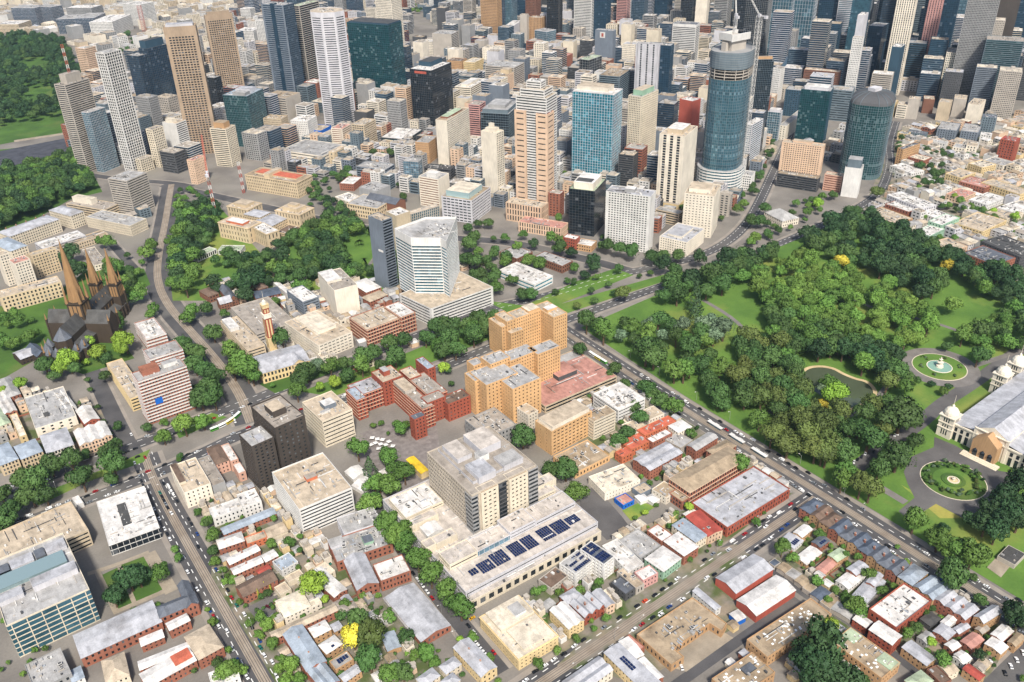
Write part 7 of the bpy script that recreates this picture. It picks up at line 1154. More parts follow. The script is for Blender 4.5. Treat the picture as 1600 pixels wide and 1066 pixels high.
INFS = [([(1619,2521),(2442,1716),(1828,1334),(1540,1645),(1316,1935)],28,44,48,(45,135),['slategrey','navy','dgrey','bgrey','grey','lil','conc','cream','black'],['punch','strip','grid','grid'],.5,31,14,3),([(1805,1510),(2805,1361),(1904,885),(1713,1052),(1613,1217)],28,46,50,(60,165),['navy','slategrey','bgrey','lil','dgrey','navy'],['grid','grid','strip'],.42,32,16,3),([(486,1362),(614,1493),(712,1335),(780,1120),(789,827),(948,761),(1207,945),(1497,1241),(2079,1488),(2415,1742),(1466,2670),(1226,2041),(967,1787),(750,1610),(524,1516)],28,27,30,(14,48),['cream','ivory','conc','white','grey','peach','lil','brick','dgrey','slategrey','grey','white','lil','bgrey'],['punch','strip','grid','plain'],.93,1,7,3),([(1193,933),(1428,860),(1570,850),(1593,721),(3037,1484),(2624,1900),(1542,1280)],28,34,38,(18,88),['slategrey','navy','dgrey','bgrey','grey','lil','conc','cream','black'],['punch','strip','grid','grid'],.85,2,8,3),([(1466,2670),(1619,2521),(1401,2121),(1226,2041)],28,40,40,(10,25),['cream','ivory','conc','white','grey','peach','lil','brick','dgrey','slategrey','grey','white','lil','bgrey'],['punch'],.5,5,10,3),([(194,1539),(333,1348),(486,1362),(750,1610),(967,1787),(1466,2670),(1053,3075),(637,2165),(521,2180),(348,2168)],28,30,34,(12,50),['cream','ivory','conc','white','grey','peach','lil','brick','dgrey','slategrey','grey','white','lil','bgrey'],['punch','strip','grid'],.8,3,9,3),([(401,3713),(1053,3075),(637,2165),(596,2503),(437,2439),(427,2772),(293,2957)],15,34,36,(6,20),['white','cream','grey','ivory','beige'],['punch','plain'],.66,4,12,3),([(1378,826),(1632,741),(980,397),(986,493),(1034,645),(1168,685)],2,15,19,(6,11),['white','cream','brick','ivory','grey','peach','yellow'],['punch','plain'],.85,6,4,2),([(1378,826),(1632,741),(980,397),(986,493),(1034,645),(1168,685)],-6,12.4,15,(5,9),['white','cream','ivory','grey','lil','white','peach'],['punch','plain'],.85,26,2,5),([(-4,881),(72,768),(63,712),(2,713),(-27,719)],2,8,10,(4,8),['white','cream','brick','ivory','grey','peach','yellow'],['punch'],.85,8,2,3),([(99,609),(149,571),(169,449),(167,323),(80,387)],1,6.5,7.5,(2.6,5),['white','cream','brick','ivory','grey','peach','yellow'],['plain'],.8,9,1.5,3),([(227,346),(333,359),(395,348),(479,313),(409,302),(235,294)],1,6,7.5,(2.8,6),['white','cream','brick','ivory','grey','peach','yellow'],['plain'],.85,10,1.5,3),([(262,253),(321,256),(397,241),(463,270),(477,211),(477,134),(445,118)],0,6,7,(2.6,5.5),['white','cream','brick','ivory','grey','peach','yellow'],['plain'],.75,11,1.5,3),([(452,591),(482,442),(481,321),(420,338),(394,428),(382,482)],0,7,8,(3,6),['white','cream','brick','ivory','grey','peach','yellow'],['plain'],.75,12,1.5,3),([(233,983),(433,826),(358,695),(288,687),(173,745),(246,852)],-3,9,10,(4,8),['white','cream','brick','ivory','grey','peach','yellow'],['punch','plain'],.8,13,2,3),([(618,1254),(651,938),(657,804),(599,864),(471,1052),(529,1170)],28,20,24,(8,20),['cream','ivory','conc','white','grey','peach','lil','brick','dgrey','slategrey','grey','white','lil','bgrey'],['punch','strip'],.7,14,5,3),([(319,1305),(479,1347),(739,1588),(1001,1676),(1497,1241),(1197,930),(995,791),(891,745),(694,724),(605,873),(488,1009),(424,1120),(393,1184)],28,16,18,(8,22),['cream','ivory','conc','white','grey','peach','lil','brick','dgrey','slategrey','grey','white','lil','bgrey'],['punch','strip'],.9,15,3,4),([(192,1529),(325,1355),(490,1402),(505,1696),(266,1785)],28,17,19,(8,24),['cream','ivory','conc','white','grey','peach','lil','brick','dgrey','slategrey','grey','white','lil','bgrey'],['punch','strip'],.85,16,3,4),([(1161,913),(1411,849),(1325,711),(1107,665),(997,722)],15,16,18,(6,16),['cream','ivory','conc','white','grey','peach','lil','brick','dgrey','slategrey','grey','white','lil','bgrey'],['punch'],.85,17,3,4),([(49,1248),(154,1219),(220,1284),(265,1314),(191,1062),(100,1110),(28,1101)],10,18,18,(6,14),['cream','ivory','conc','white','grey','peach','lil','brick','dgrey','slategrey','grey','white','lil','bgrey'],['punch'],.6,18,4,4),([(263,896),(379,869),(551,825),(507,747),(371,719),(226,765)],0,14,15,(5,10),['white','cream','brick','ivory','grey','peach','yellow'],['punch'],.7,19,4,4)]
TR = [(52,655,12.1,0),(55,683,10,0),(25,682,9.9,0),(27,654,9.9,0),(-2,667,12.1,0),(-10,659,9.9,0),(-1,653,9.9,0),(-27,650,11,0),(-29,675,9.9,0),(10,691,9.9,0),(-11,684,9.9,0),(37,698,6.2,0),(46,648,6.2,0),(-33,636,10,0),(71,724,4.4,0),(63,702,4.4,0),(91,704,4.4,0),(98,679,7.5,3),(117,680,8.8,3),(133,680,8.8,3),(100,645,2.8,4),(107,707,3.3,4),(223,556,9.9,2),(203,495,8.8,2),(241,535,10,2),(199,464,8.8,2),(197,441,10,2),(218,508,8.8,2),(222,499,8.8,2),(214,509,7.5,2),(239,505,8.8,2),(94,552,4.4,2),(93,537,4.4,2),(136,526,3.3,2),(135,492,4.4,2),(124,500,4.4,2),(237,518,6.2,2),(222,533,6.2,10),(269,565,6.2,2),(270,575,4.4,2),(254,590,3.3,2),(262,589,3.3,2),(276,570,4.4,2),(260,573,2.2,2),(201,490,8.8,2),(202,466,8.8,2),(201,442,10,2),(200,433,8.8,2),(199,414,8.8,2),(199,396,9.4,2),(200,378,9.4,2),(200,366,8.8,2),(200,359,8.1,2),(199,451,7.5,2),(131,438,8.1,5),(133,427,3.3,5),(142,415,3.9,2),(132,380,9.4,9),(141,372,10.5,6),(132,357,10,0),(143,393,7.5,0),(136,407,4.4,0),(161,386,4.4,2),(161,364,6.2,0),(145,339,7.5,0),(138,343,7.5,2),(165,343,6.2,2),(189,344,2.8,5),(196,340,3.3,2),(197,320,3.3,2),(159,349,3.9,4),(165,350,3.9,4),(85,508,3.9,3),(86,498,2.8,3),(84,485,2.8,3),(89,483,3.3,3),(85,461,2.8,3),(84,437,3.3,3),(85,427,3.3,3),(99,429,4.4,3),(93,427,4.4,3),(91,436,4.4,3),(89,411,4.4,3),(90,397,3.3,3),(85,390,4.4,3),(91,384,6.2,3),(85,379,4.4,3),(60,406,6.2,3),(65,403,4.4,3),(64,453,2.8,3),(65,425,2.8,3),(92,375,4.4,3),(103,456,3.3,0),(99,457,2.8,0),(65,468,2.2,3),(86,423,2.8,3),(98,460,2.4,11),(104,463,2.4,11),(107,460,2.4,11),(35,519,8.8,1),(20,515,8.8,1),(16,510,7.5,1),(29,519,8.8,1),(49,520,6.2,2),(49,513,6.2,2),(37,489,3.3,2),(64,526,3.9,2),(65,539,3.3,2),(91,530,6.2,2),(84,505,3.9,2),(88,483,3.3,2),(65,454,2.8,3),(58,405,6.2,2),(62,407,4.4,2),(55,417,4.4,0),(91,568,3.3,2),(93,550,4.4,0),(87,518,4.4,0),(251,345,4.4,2),(258,346,3.3,2),(292,327,4.4,2),(277,329,3.3,2),(286,324,4.4,0),(249,299,2.9,2),(234,299,3.1,2),(218,298,3.3,2),(275,300,3.3,2),(264,299,2.9,2),(197,322,2.8,2),(197,341,3.3,2),(190,302,3.3,2),(163,344,4.4,4),(166,337,4.4,4),(464,355,6.2,2),(465,410,4.4,2),(443,451,7.5,0),(422,442,6.2,0),(408,440,7.5,0),(384,347,4.4,2),(397,345,3.9,5),(367,362,3.3,5),(358,363,2.2,2),(381,364,2.2,2),(388,306,2.9,2),(424,303,3.9,2),(411,388,3.3,4),(412,383,3.3,4),(343,487,10,0),(345,431,9.9,0),(334,406,8.8,2),(336,440,7.5,0),(478,482,10,0),(476,459,8.8,0),(476,443,10,2),(470,500,7.5,0),(477,468,7.5,0),(462,353,7.5,2),(426,442,3.9,0),(405,439,6.2,0),(359,197,14.3,1),(350,198,12.1,1),(352,187,10,1),(384,207,6.2,5),(480,184,9.9,0),(417,151,6.2,2),(427,164,3.9,5),(428,175,4.4,0),(419,176,4.4,2),(507,194,10,2),(509,187,9.9,2),(506,202,7.5,2),(483,165,4.4,0),(483,143,9.9,1),(481,139,10,1),(410,208,6.2,2),(415,218,4.4,2),(440,140,4.4,1),(500,178,3.3,0),(343,192,11,1),(341,184,9.9,1),(353,175,10,1),(362,170,7.5,0),(510,231,8.8,2),(507,210,8.8,2),(451,268,4.4,2),(411,239,4.4,2),(415,272,6.2,2),(416,263,4.4,2),(475,284,3.3,2),(416,227,3.9,2),(412,207,6.2,2),(448,244,3.3,2),(455,237,3.3,2),(444,222,4.4,2),(441,208,4.4,2),(405,225,2.8,2),(488,228,2.2,2),(528,217,4.4,1),(549,211,6.2,1),(567,310,15.4,0),(610,310,16.5,0),(563,281,13.2,0),(542,283,9.9,0),(519,296,9.9,2),(507,291,10,2),(514,271,11,6),(512,278,10,6),(601,288,7.5,0),(558,345,12.1,6),(523,322,11,6),(523,318,9.9,6),(580,349,9.9,6),(511,232,7.5,2),(510,212,7.5,2),(530,220,3.3,1),(552,210,4.4,1),(554,193,9.9,1),(567,193,11,1),(584,205,10,1),(607,206,10,1),(563,205,8.8,1),(591,196,9.9,1),(571,187,9.9,1),(548,199,8.8,1),(546,190,8.8,1),(656,353,9.9,6),(663,340,7.5,2),(600,367,9.9,5),(618,387,8.8,3),(665,385,9.9,3),(691,362,7.5,0),(691,354,6.2,0),(689,343,4.4,0),(699,334,3.9,1),(706,322,3.9,1),(694,320,4.4,2),(764,329,8.8,0),(776,329,8.8,2),(588,372,6.2,9),(611,389,4.4,7),(630,312,8.8,0),(767,361,6.2,0),(844,542,9.9,9),(932,461,9.9,9),(1143,634,4.4,3),(1149,584,6.2,5),(1139,523,4.4,5),(1135,493,6.2,5),(839,401,9.9,3),(899,401,8.8,3),(974,676,8.8,5),(1068,651,10,6),(905,601,11,1),(967,610,10,0),(972,589,8.8,0),(984,571,7.5,0),(986,549,7.5,0),(565,456,8.8,5),(520,384,8.8,2),(623,441,8.8,2),(516,522,14.3,0),(518,513,12.1,0),(556,501,12.1,0),(523,478,9.9,2),(516,483,10,2),(528,450,9.9,0),(518,430,12.1,0),(518,424,9.9,0),(535,414,12.1,0),(566,426,11,0),(605,427,9.9,0),(565,387,12.1,0),(561,378,11,0),(509,362,12.1,6),(509,345,11,6),(517,357,9.9,6),(521,327,11,6),(544,341,11,6),(540,357,11,6),(535,325,9.9,6),(530,341,9.9,6),(524,567,9.9,7),(510,578,10,2),(543,572,10,2),(560,566,8.8,7),(583,541,9.9,7),(602,531,9.9,7),(611,510,9.9,7),(613,527,10,7),(603,479,9.9,0),(606,463,9.9,0),(616,452,9.9,0),(578,548,8.8,0),(558,543,7.5,7),(639,614,12.1,0),(618,602,9.9,0),(629,594,9.9,0),(633,571,10,10),(616,555,8.8,10),(689,598,13.2,0),(702,620,9.9,0),(686,581,11,0),(665,585,9.9,0),(511,606,9.9,0),(520,599,10,0),(586,635,7.5,6),(601,647,6.2,6),(536,653,4.4,6),(589,653,3.9,0),(598,671,4.4,0),(571,671,4.4,0),(559,650,4.4,0),(630,692,6.2,0),(643,669,3.9,0),(657,665,4.4,0),(615,761,7.5,1),(608,774,8.8,0),(625,799,8.8,2),(619,808,7.5,2),(593,810,7.5,1),(571,814,7.5,2),(602,843,6.2,2),(659,742,10,0),(658,753,8.8,0),(661,726,8.8,0),(668,710,10,0),(680,689,10,0),(689,679,8.8,0),(710,673,7.5,0),(618,724,8.8,1),(610,711,7.5,1),(590,705,7.5,1),(572,702,4.4,0),(568,710,4.4,0),(501,707,8.8,0),(511,703,7.5,0),(539,696,4.4,0),(557,772,8.8,2),(563,756,8.8,2),(591,725,6.2,2),(600,696,4.4,2),(724,586,10,2),(822,653,7.5,3),(813,652,6.2,3),(865,682,8.8,0),(905,709,8.8,0),(861,692,8.8,0),(900,741,7.5,2),(875,730,7.5,2),(930,770,6.2,2),(232,689,9.9,0),(218,671,8.8,2),(240,697,10,0),(254,704,10,7),(261,690,8.8,2),(255,669,7.5,5),(270,671,8.8,0),(296,690,10,0),(286,673,10,2),(327,694,10,0),(320,668,10,0),(309,692,8.8,0),(344,694,8.8,0),(306,670,7.5,0),(241,672,4.4,5),(193,830,10,0),(195,784,10,2),(193,731,13.2,2),(195,723,9.9,2),(163,742,9.9,0),(153,722,9.9,0),(243,764,9.9,0),(219,872,6.2,2),(261,908,12.1,1),(284,943,12.1,1),(250,895,10,1),(278,922,10,1),(235,954,11,1),(274,863,6.2,2),(310,880,11,2),(319,877,8.8,2),(379,869,8.8,0),(394,866,7.5,0),(343,912,9.9,0),(309,929,10,0),(205,890,7.5,0),(208,708,3.3,2),(276,690,7.5,0),(387,688,9.9,0),(376,660,11,0),(399,686,9.9,0),(403,655,11,0),(428,684,9.9,0),(426,668,10,0),(375,645,9.9,0),(365,650,9.9,0),(408,675,9.9,0),(368,666,10,2),(410,666,10,2),(352,629,6.2,5),(354,626,4.4,0),(473,572,8.8,0),(480,527,6.2,0),(473,526,4.4,0),(451,468,6.2,0),(346,606,3.3,0),(32,1017,6.2,2),(21,1007,7.5,2),(33,990,6.2,2),(22,997,4.4,2),(46,996,4.4,2),(11,948,7.5,2),(17,940,6.2,2),(23,942,6.2,2),(36,942,7.5,2),(43,950,7.5,2),(86,864,9.9,5),(113,863,9.9,5),(106,855,8.8,5),(91,848,7.5,0),(58,857,10,5),(50,854,8.8,5),(38,870,8.8,0),(61,844,7.5,0),(73,863,4.4,5),(159,974,10,2),(151,968,8.8,2),(160,929,7.5,2),(154,922,6.2,2),(119,1087,8.8,2),(118,1138,11,1),(111,1101,11,1),(107,1126,9.9,1),(111,1076,10,1),(150,1090,7.5,2),(155,1059,7.5,2),(154,1032,7.5,2),(157,1162,10,2),(164,1145,10,2),(206,1103,11,2),(195,1081,9.9,2),(176,1105,4.4,0),(173,1044,6.2,2),(185,1073,4.4,2),(225,1071,10,2),(222,1040,10,2),(231,1102,10,2),(197,978,9.9,2),(203,952,10,2),(191,891,11,2),(182,882,10,2),(160,827,10,0),(161,804,10,0),(157,776,10,0),(160,820,8.8,0),(85,898,6.2,5),(58,903,4.4,7),(167,793,8.8,0),(163,762,8.8,0),(156,731,10,0),(142,711,10,0),(152,704,10,0),(144,733,7.5,0),(193,778,9.9,2),(193,741,11,2),(194,762,10,2),(184,743,10,2),(82,816,6.2,0),(67,827,3.3,0),(36,867,8.8,0),(56,855,7.5,5),(41,847,6.2,0),(13,854,6.2,5),(-3,852,4.4,5),(106,708,3.3,2),(90,705,3.3,0),(63,771,2.8,0),(65,807,2.8,0),(62,743,2.8,0),(102,647,3.3,0),(426,960,5,8),(449,979,5,8),(402,953,5,8),(393,926,5,8),(403,899,5,8),(454,1003,5,8),(386,903,5,8),(524,854,9.9,0),(541,865,10,0),(497,816,10,0),(502,800,10,0),(493,775,9.9,0),(485,780,8.8,0),(482,756,8.8,0),(497,759,7.5,0),(551,832,6.2,0),(513,789,7.5,0),(568,863,4.4,0),(577,849,6.2,2),(587,903,7.5,0),(557,906,7.5,0),(578,915,6.2,0),(381,692,10,0),(392,692,10,0),(387,671,9.9,0),(407,675,8.8,0),(426,683,10,0),(422,665,9.9,0),(403,655,10,0),(364,685,10,0),(446,683,7.5,0)]
SCAT = [([(739,590),(821,577),(829,515),(827,456),(807,407),(759,378),(709,377),(694,417),(707,485),(698,547)],95,(8,10.5),[3,3,2],.44,[],2,2),([(718,542),(701,422),(671,422),(646,441),(651,485)],30,(8,11),[2,0],.5,[],2,2),([(840,621),(939,625),(1005,624),(965,489),(957,384),(892,350),(881,414),(835,431),(857,493),(852,559)],110,(7.5,12),[1,1,0],.46,[[(913,471),(925,440),(902,397),(856,414)]],2,2),([(690,472),(709,377),(670,338),(647,382),(646,441)],34,(9,12),[0,1],.52,[],2,2),([(621,492),(641,445),(575,384),(540,398),(552,455)],22,(9,12),[0,6],.55,[],2,2),([(744,366),(920,365),(817,310),(800,346)],26,(6,10),[0,1,2],.6,[],2,2),([(534,593),(622,560),(621,492),(548,404),(532,436),(522,492),(519,547)],17,(8,12),[0,0,7,2],.52,[[(538,625),(607,628),(680,612),(627,556),(556,573)],[(659,587),(692,524),(646,489),(615,530)],[(591,507),(609,494),(562,447),(554,468)]],2,2),([(671,665),(714,650),(792,635),(827,620),(762,589),(668,590),(635,622)],24,(8,12),[1,0],.5,[],2,2),([(553,401),(577,358),(625,333),(593,299),(526,312),(521,354)],14,(8,11),[6,0],.55,[],2,2),([(288,1345),(335,1264),(331,1211),(264,1218)],14,(4,6),[0,2],.9,[],0,2),([(395,1143),(630,909),(688,717),(840,699),(948,761),(938,990),(699,1186),(480,1247)],40,(4,6.5),[0,2],1.3,[],-2,1),([(430,972),(551,825),(581,710),(471,734),(399,811)],24,(6,9),[0,2],.7,[],2,2),([(90,1572),(152,1574),(211,1597),(213,1536),(204,1405),(160,1392),(112,1346),(55,1320)],200,(7,11),[0,0,1,2],.48,[],2,2),([(278,2909),(410,2729),(363,2235),(269,1897),(134,1885)],330,(7,12),[0,1,1],.5,[[(269,2492),(327,2488),(305,2328),(257,2328)],[(229,2197),(296,2175),(262,1995),(215,2036)]],2,2),([(267,1231),(326,1225),(314,1163),(257,1058),(204,942),(193,982)],60,(7,11),[0,1,2],.5,[],4,2),([(318,997),(387,1055),(465,1042),(465,966),(391,859),(334,878),(293,914)],75,(7,11),[0,1,2,0],.5,[[(319,1009),(354,1001),(343,954),(309,973)],[(427,1002),(455,965),(397,855),(386,908)]],2,2),([(264,1040),(325,992),(306,926),(269,892),(228,924)],24,(6,10),[1,0],.55,[[(251,1015),(273,986),(257,942),(236,959)]],2,2),([(456,1193),(563,1249),(553,1217),(444,1143)],16,(5,7),[0],.6,[],2,0),([(451,1137),(493,1097),(469,1039),(430,1069)],14,(5,7),[0,1],.6,[],2,2),([(609,1282),(667,1278),(644,1232),(587,1229)],10,(5,6.5),[0],.6,[],2,0),([(141,1078),(184,1067),(180,1025),(145,989),(119,914),(110,958)],22,(6,9),[0,2],.6,[],2,2),([(967,796),(1089,865),(1193,933),(1184,917),(1046,822),(929,745)],16,(4.5,6),[0],.6,[],0,0),([(922,705),(1045,716),(1041,670),(956,648),(832,640),(869,676)],22,(4,7),[0,2],.66,[],2,2),([(1296,801),(1346,805),(1287,743),(1230,749)],8,(4,6),[0],.7,[],2,2),([(1317,740),(1378,689),(1324,652),(1280,716)],12,(4,6),[0],.65,[],2,2),([(1207,690),(1256,669),(1173,612),(1142,637)],12,(5,8),[0],.6,[],2,2),([(1136,609),(1149,494),(1121,475),(1103,574)],16,(4,6),[0,2],.65,[],2,2),([(1070,600),(1188,506),(997,405),(977,488)],14,(3,5),[2],1.2,[],2,2),([(1303,2421),(1431,2374),(1564,2437),(1434,2614)],26,(6,9),[3,0],.7,[],2,2),([(551,2720),(649,2569),(662,2237),(533,2170),(487,2393)],30,(6,9),[0,1],.8,[],2,2),([(2461,1256),(2428,1162),(2169,1025),(2161,1081)],14,(7,10),[1],.7,[],2,2),([(2336,1373),(2138,1205),(1911,1120)],8,(6,9),[0],.7,[],2,2),([(111,599),(147,490),(135,346),(77,389),(78,500)],40,(1.3,2.8),[2,0,4,3],1.15,[],.5,.8),([(223,349),(353,352),(391,351),(479,313),(421,301),(232,291)],22,(1.3,2.8),[2,0,4,3],1.15,[],.5,.8),([(469,292),(487,153),(448,115),(411,143),(408,255)],60,(1.3,2.8),[2,0,4,3],1.15,[],.5,.8),([(163,437),(180,314),(109,365)],26,(1.3,2.8),[2,0,4,3],1.15,[],.5,.8),([(-6,868),(72,768),(64,712),(-26,724)],12,(1.3,2.8),[2,0,4,3],1.15,[],.5,.8),([(423,553),(494,386),(418,349),(372,403)],16,(1.3,2.8),[2,0,4,3],1.15,[],.5,.8),([(-51,552),(66,465),(51,408),(-60,490)],10,(1.3,2.8),[2,0,4,3],1.15,[],.5,.8)]
CARS = [(214.7,296.9,0,'k','shopping street'),(222.3,296.8,1,'w','shopping street'),(229.5,297.1,183,'w','shopping street'),(237.3,297,-1,'k','shopping street'),(246.7,297.8,181,'w','shopping street'),(254.2,298.1,185,'k','shopping street'),(271.6,298.1,184,'g','shopping street'),(285.3,298.3,183,'k','shopping street'),(301.6,298.9,3,'k','shopping street'),(308.8,299,2,'o','shopping street'),(317.7,298.9,183,'k','shopping street'),(325.7,299.6,4,'k','shopping street'),(333.2,299.7,181,'k','shopping street'),(340.9,300.8,184,'w','shopping street'),(369.3,302.2,3,'k','shopping street'),(390.6,298.6,3,'s','shopping street'),(412.5,303.4,1,'r','shopping street'),(428.2,304,2,'w','shopping street'),(430.8,299.4,184,'w','shopping street'),(423.7,289,180,'w','shopping street'),(286.5,285.1,185,'w','shopping street'),(293.3,285.1,183,'r','shopping street'),(303,285.2,182,'k','shopping street'),(318.4,285.4,1,'b','shopping street'),(364.3,288.1,3,'k','shopping street'),(450.7,303.5,3,'W','shopping street'),(465.8,304.8,4,'r','shopping street'),(463.9,299.1,183,'k','shopping street'),(437.6,290.3,4,'b','shopping street'),(445.2,291.2,4,'b','shopping street'),(205.8,295,183,'w','shopping street'),(289.7,245.2,62,'w','concrete yard'),(502,531.2,269,'b','park road'),(502.1,512.1,92,'w','park road'),(502.5,503.7,88,'w','park road'),(498.8,489.8,269,'w','park road'),(497.5,467,89,'k','park road'),(502.4,452.9,272,'W','park road'),(504.5,437.9,271,'k','park road'),(504.3,413.4,271,'k','park road'),(506.2,377.8,92,'W','park road'),(506.8,350.7,90,'k','park road'),(504.6,331.3,269,'k','park road'),(507.4,321.4,271,'k','park road'),(482.4,241.3,268,'w','park road'),(509.3,151.2,271,'k','park road'),(482.1,227.7,87,'w','park road'),(83,503.8,91,'b','tram street'),(82.8,487,274,'w','tram street'),(82.9,479.4,92,'k','tram street'),(82.6,470.8,93,'r','tram street'),(83,461.9,92,'t','tram street'),(82.7,417.5,95,'t','tram street'),(82.4,410.1,92,'w','tram street'),(82.6,390.4,270,'w','tram street'),(67,476.6,95,'w','tram street'),(66.5,468.4,272,'b','tram street'),(66.7,451,91,'w','tram street'),(66.9,461.8,89,'r','tram street'),(67.5,427.4,273,'w','tram street'),(67.3,416.3,273,'b','tram street'),(67.3,400.5,273,'w','tram street'),(99.9,447.8,121,'m','mansion drive'),(141.8,476.8,272,'s','back lane'),(140.5,481.9,96,'k','back lane'),(151.5,460.7,274,'t','back lane'),(153.4,401.2,276,'s','back lane'),(144.6,476.3,274,'y','back lane'),(83.1,620.6,94,'W','tram street'),(83,615.1,274,'w','tram street'),(83.1,610.2,277,'w','tram street'),(83.1,605.1,95,'w','tram street'),(83.2,596.9,274,'k','tram street'),(75.1,585,277,'w','tram street'),(75,615.7,273,'t','tram street'),(74.9,609.9,276,'k','tram street'),(74.8,604.2,274,'k','tram street'),(74.8,599,277,'g','tram street'),(74.6,593.4,277,'k','tram street'),(-23.9,697.2,-4,'w','parade'),(-22,697.3,179,'w','parade'),(-26.3,696.6,175,'w','parade'),(73.3,675.8,177,'k','parade'),(64.6,679,-1,'k','parade'),(76.6,756,175,'w','parade'),(75.4,741.7,-1,'k','parade'),(548.3,308,207,'w','exhibition drive'),(553.6,308.2,203,'k','exhibition drive'),(559,308.4,207,'k','exhibition drive'),(565.2,309.2,204,'w','exhibition drive'),(607.1,309.9,205,'w','exhibition drive'),(610.6,309.6,208,'w','exhibition drive'),(657.7,313.5,22,'w','exhibition drive'),(661.6,313.5,27,'w','exhibition drive'),(601.9,218.4,25,'w','exhibition drive'),(667.1,313.3,208,'k','exhibition drive'),(671.5,312.9,26,'k','exhibition drive'),(677.5,313.5,26,'b','exhibition drive'),(682,313.9,204,'w','exhibition drive'),(685.3,313.2,203,'w','exhibition drive'),(572.9,306.6,206,'k','exhibition drive'),(64.4,1015,208,'r','cathedral close'),(30.7,989.7,32,'w','cathedral close'),(36,991,28,'w','cathedral close'),(39.9,991.6,210,'w','cathedral close'),(48.7,990.2,210,'w','cathedral close'),(52.7,990.8,210,'w','cathedral close'),(56.2,991.8,27,'w','cathedral close'),(168.7,1069.9,27,'w','cathedral close'),(169.2,1062.6,208,'w','cathedral close'),(168.9,1055.9,33,'w','cathedral close'),(169.1,1047.7,212,'w','cathedral close'),(185.8,1142.4,208,'w','cathedral close'),(189.2,1143.3,212,'w','cathedral close'),(192.6,1143.8,208,'w','cathedral close'),(196.1,1144.7,212,'w','cathedral close'),(65.7,863,213,'w','cathedral close'),(69.3,862.7,212,'k','cathedral close'),(73,863,28,'s','cathedral close'),(76.7,862.9,210,'w','cathedral close'),(80.3,862.6,212,'s','cathedral close'),(83.9,862.1,207,'w','cathedral close'),(530.1,682.8,172,'w','parade'),(539.4,683,-8,'w','parade'),(555.7,682.9,175,'w','parade'),(565.2,681.6,173,'k','parade'),(572.9,682.3,174,'w','parade'),(589.1,680.1,174,'w','parade'),(674.3,679.3,178,'w','parade'),(642.3,736.9,173,'w','parade'),(646.9,727.2,-4,'w','parade'),(653.1,719.4,173,'k','parade'),(657.7,709.8,-4,'k','parade'),(632.8,756.5,-6,'w','parade'),(628.5,735.8,177,'k','parade'),(736.1,659.8,-4,'k','parade'),(702.1,632,-6,'w','parade'),(702.5,642.9,175,'k','parade'),(894.7,731.7,-5,'w','parade'),(937.5,752,177,'w','parade'),(817.1,687,173,'w','parade'),(687.7,725.4,-6,'w','parade'),(601.9,812.2,-5,'w','parade'),(610.1,799.4,175,'w','parade'),(460.4,126.4,47,'w','corner street'),(452.9,126,47,'w','corner street'),(445.1,125.3,46,'k','corner street'),(468.9,126.9,225,'w','corner street'),(483,215.8,226,'w','corner street'),(446,134.7,43,'w','corner street'),(197.3,337.9,269,'w','side street'),(197.1,334.8,90,'w','side street'),(197,331.4,270,'w','side street'),(197,328.2,274,'w','side street'),(206.5,356.2,2,'y','side street'),(364.6,632.8,-3,'w','parade'),(368,632.3,-5,'w','parade'),(371.9,631.4,-8,'w','parade'),(514.1,638.1,-5,'r','parade'),(519.3,635.9,-7,'w','parade'),(509,629.6,178,'w','parade'),(508.8,622.8,-6,'w','parade'),(502,717.9,173,'w','parade'),(540.1,682.2,-7,'w','parade'),(536.9,682.7,178,'r','parade'),(556.8,682.3,-4,'w','parade'),(502.6,533.4,-5,'b','parade'),(500.6,520.1,174,'w','parade'),(982.4,647.5,43,'w','parade'),(974.5,633.6,223,'k','parade'),(969.2,623.7,40,'w','parade'),(1016.2,650,43,'w','parade'),(961.4,616,218,'w','parade'),(1033.6,654.4,218,'w','parade'),(1052.6,657.8,40,'w','parade'),(1120.3,661.6,41,'g','parade'),(1328.1,668.1,38,'w','parade'),(1317.1,653.4,221,'w','parade'),(319.8,702,7,'w','parade'),(324.7,703,7,'w','parade'),(346.3,691.1,7,'w','parade'),(308.5,688.7,6,'w','parade'),(259.6,899.2,187,'w','parade'),(254.9,890.8,4,'k','parade'),(259,895.6,183,'w','parade'),(260,813.8,4,'w','parade'),(262.8,813.4,3,'w','parade'),(200.2,876.3,5,'w','parade'),(280.3,1336.1,70,'w','hill road'),(276.2,1311.7,250,'k','hill road'),(257.1,1260.9,71,'w','hill road'),(238,1202.9,69,'w','hill road'),(212.9,1108.1,253,'w','hill road'),(291.7,1312.9,248,'w','hill road'),(298,1350.5,71,'w','hill road'),(324.4,1321.8,73,'w','hill road'),(270.3,1243.9,72,'w','hill road'),(330.6,1316.8,68,'w','hill road')]
TRAMS = [[(136.1,674.5),(143.7,674.8),(151.3,676.4),(159.7,680),(167.6,685.4)],[(488.2,573.8),(488,564.5),(488.2,555.9),(488.3,547.4)]]
SHEL = [(494.7,410.6),(494.9,385.8),(494.9,361.3)]
LAMPS = [(515.2,607.3),(515.1,580.5),(514.8,542.3),(514.3,500.8),(513,450.7),(513.5,410.8),(511.8,369.6),(511.5,332.7),(506.1,286.7),(503.4,266.4),(225.1,375.1),(246.6,374.9),(188.4,347.6),(226.4,367.5),(214.1,424.4),(192,371.8),(19.2,689.5),(35.1,672.2),(7.9,667.2),(-18.2,667.3),(158.9,722.5),(199.4,725),(291.2,284.7),(270.8,286.7),(235.1,282),(341.6,300.4),(382.9,303.3),(428.7,304.5),(469.1,307.8),(84.1,434.8),(84.5,491.8),(79.6,548.4),(77.4,614.9),(615.6,704.7),(665.4,692.5),(558.9,706.1),(522.2,694.2)]
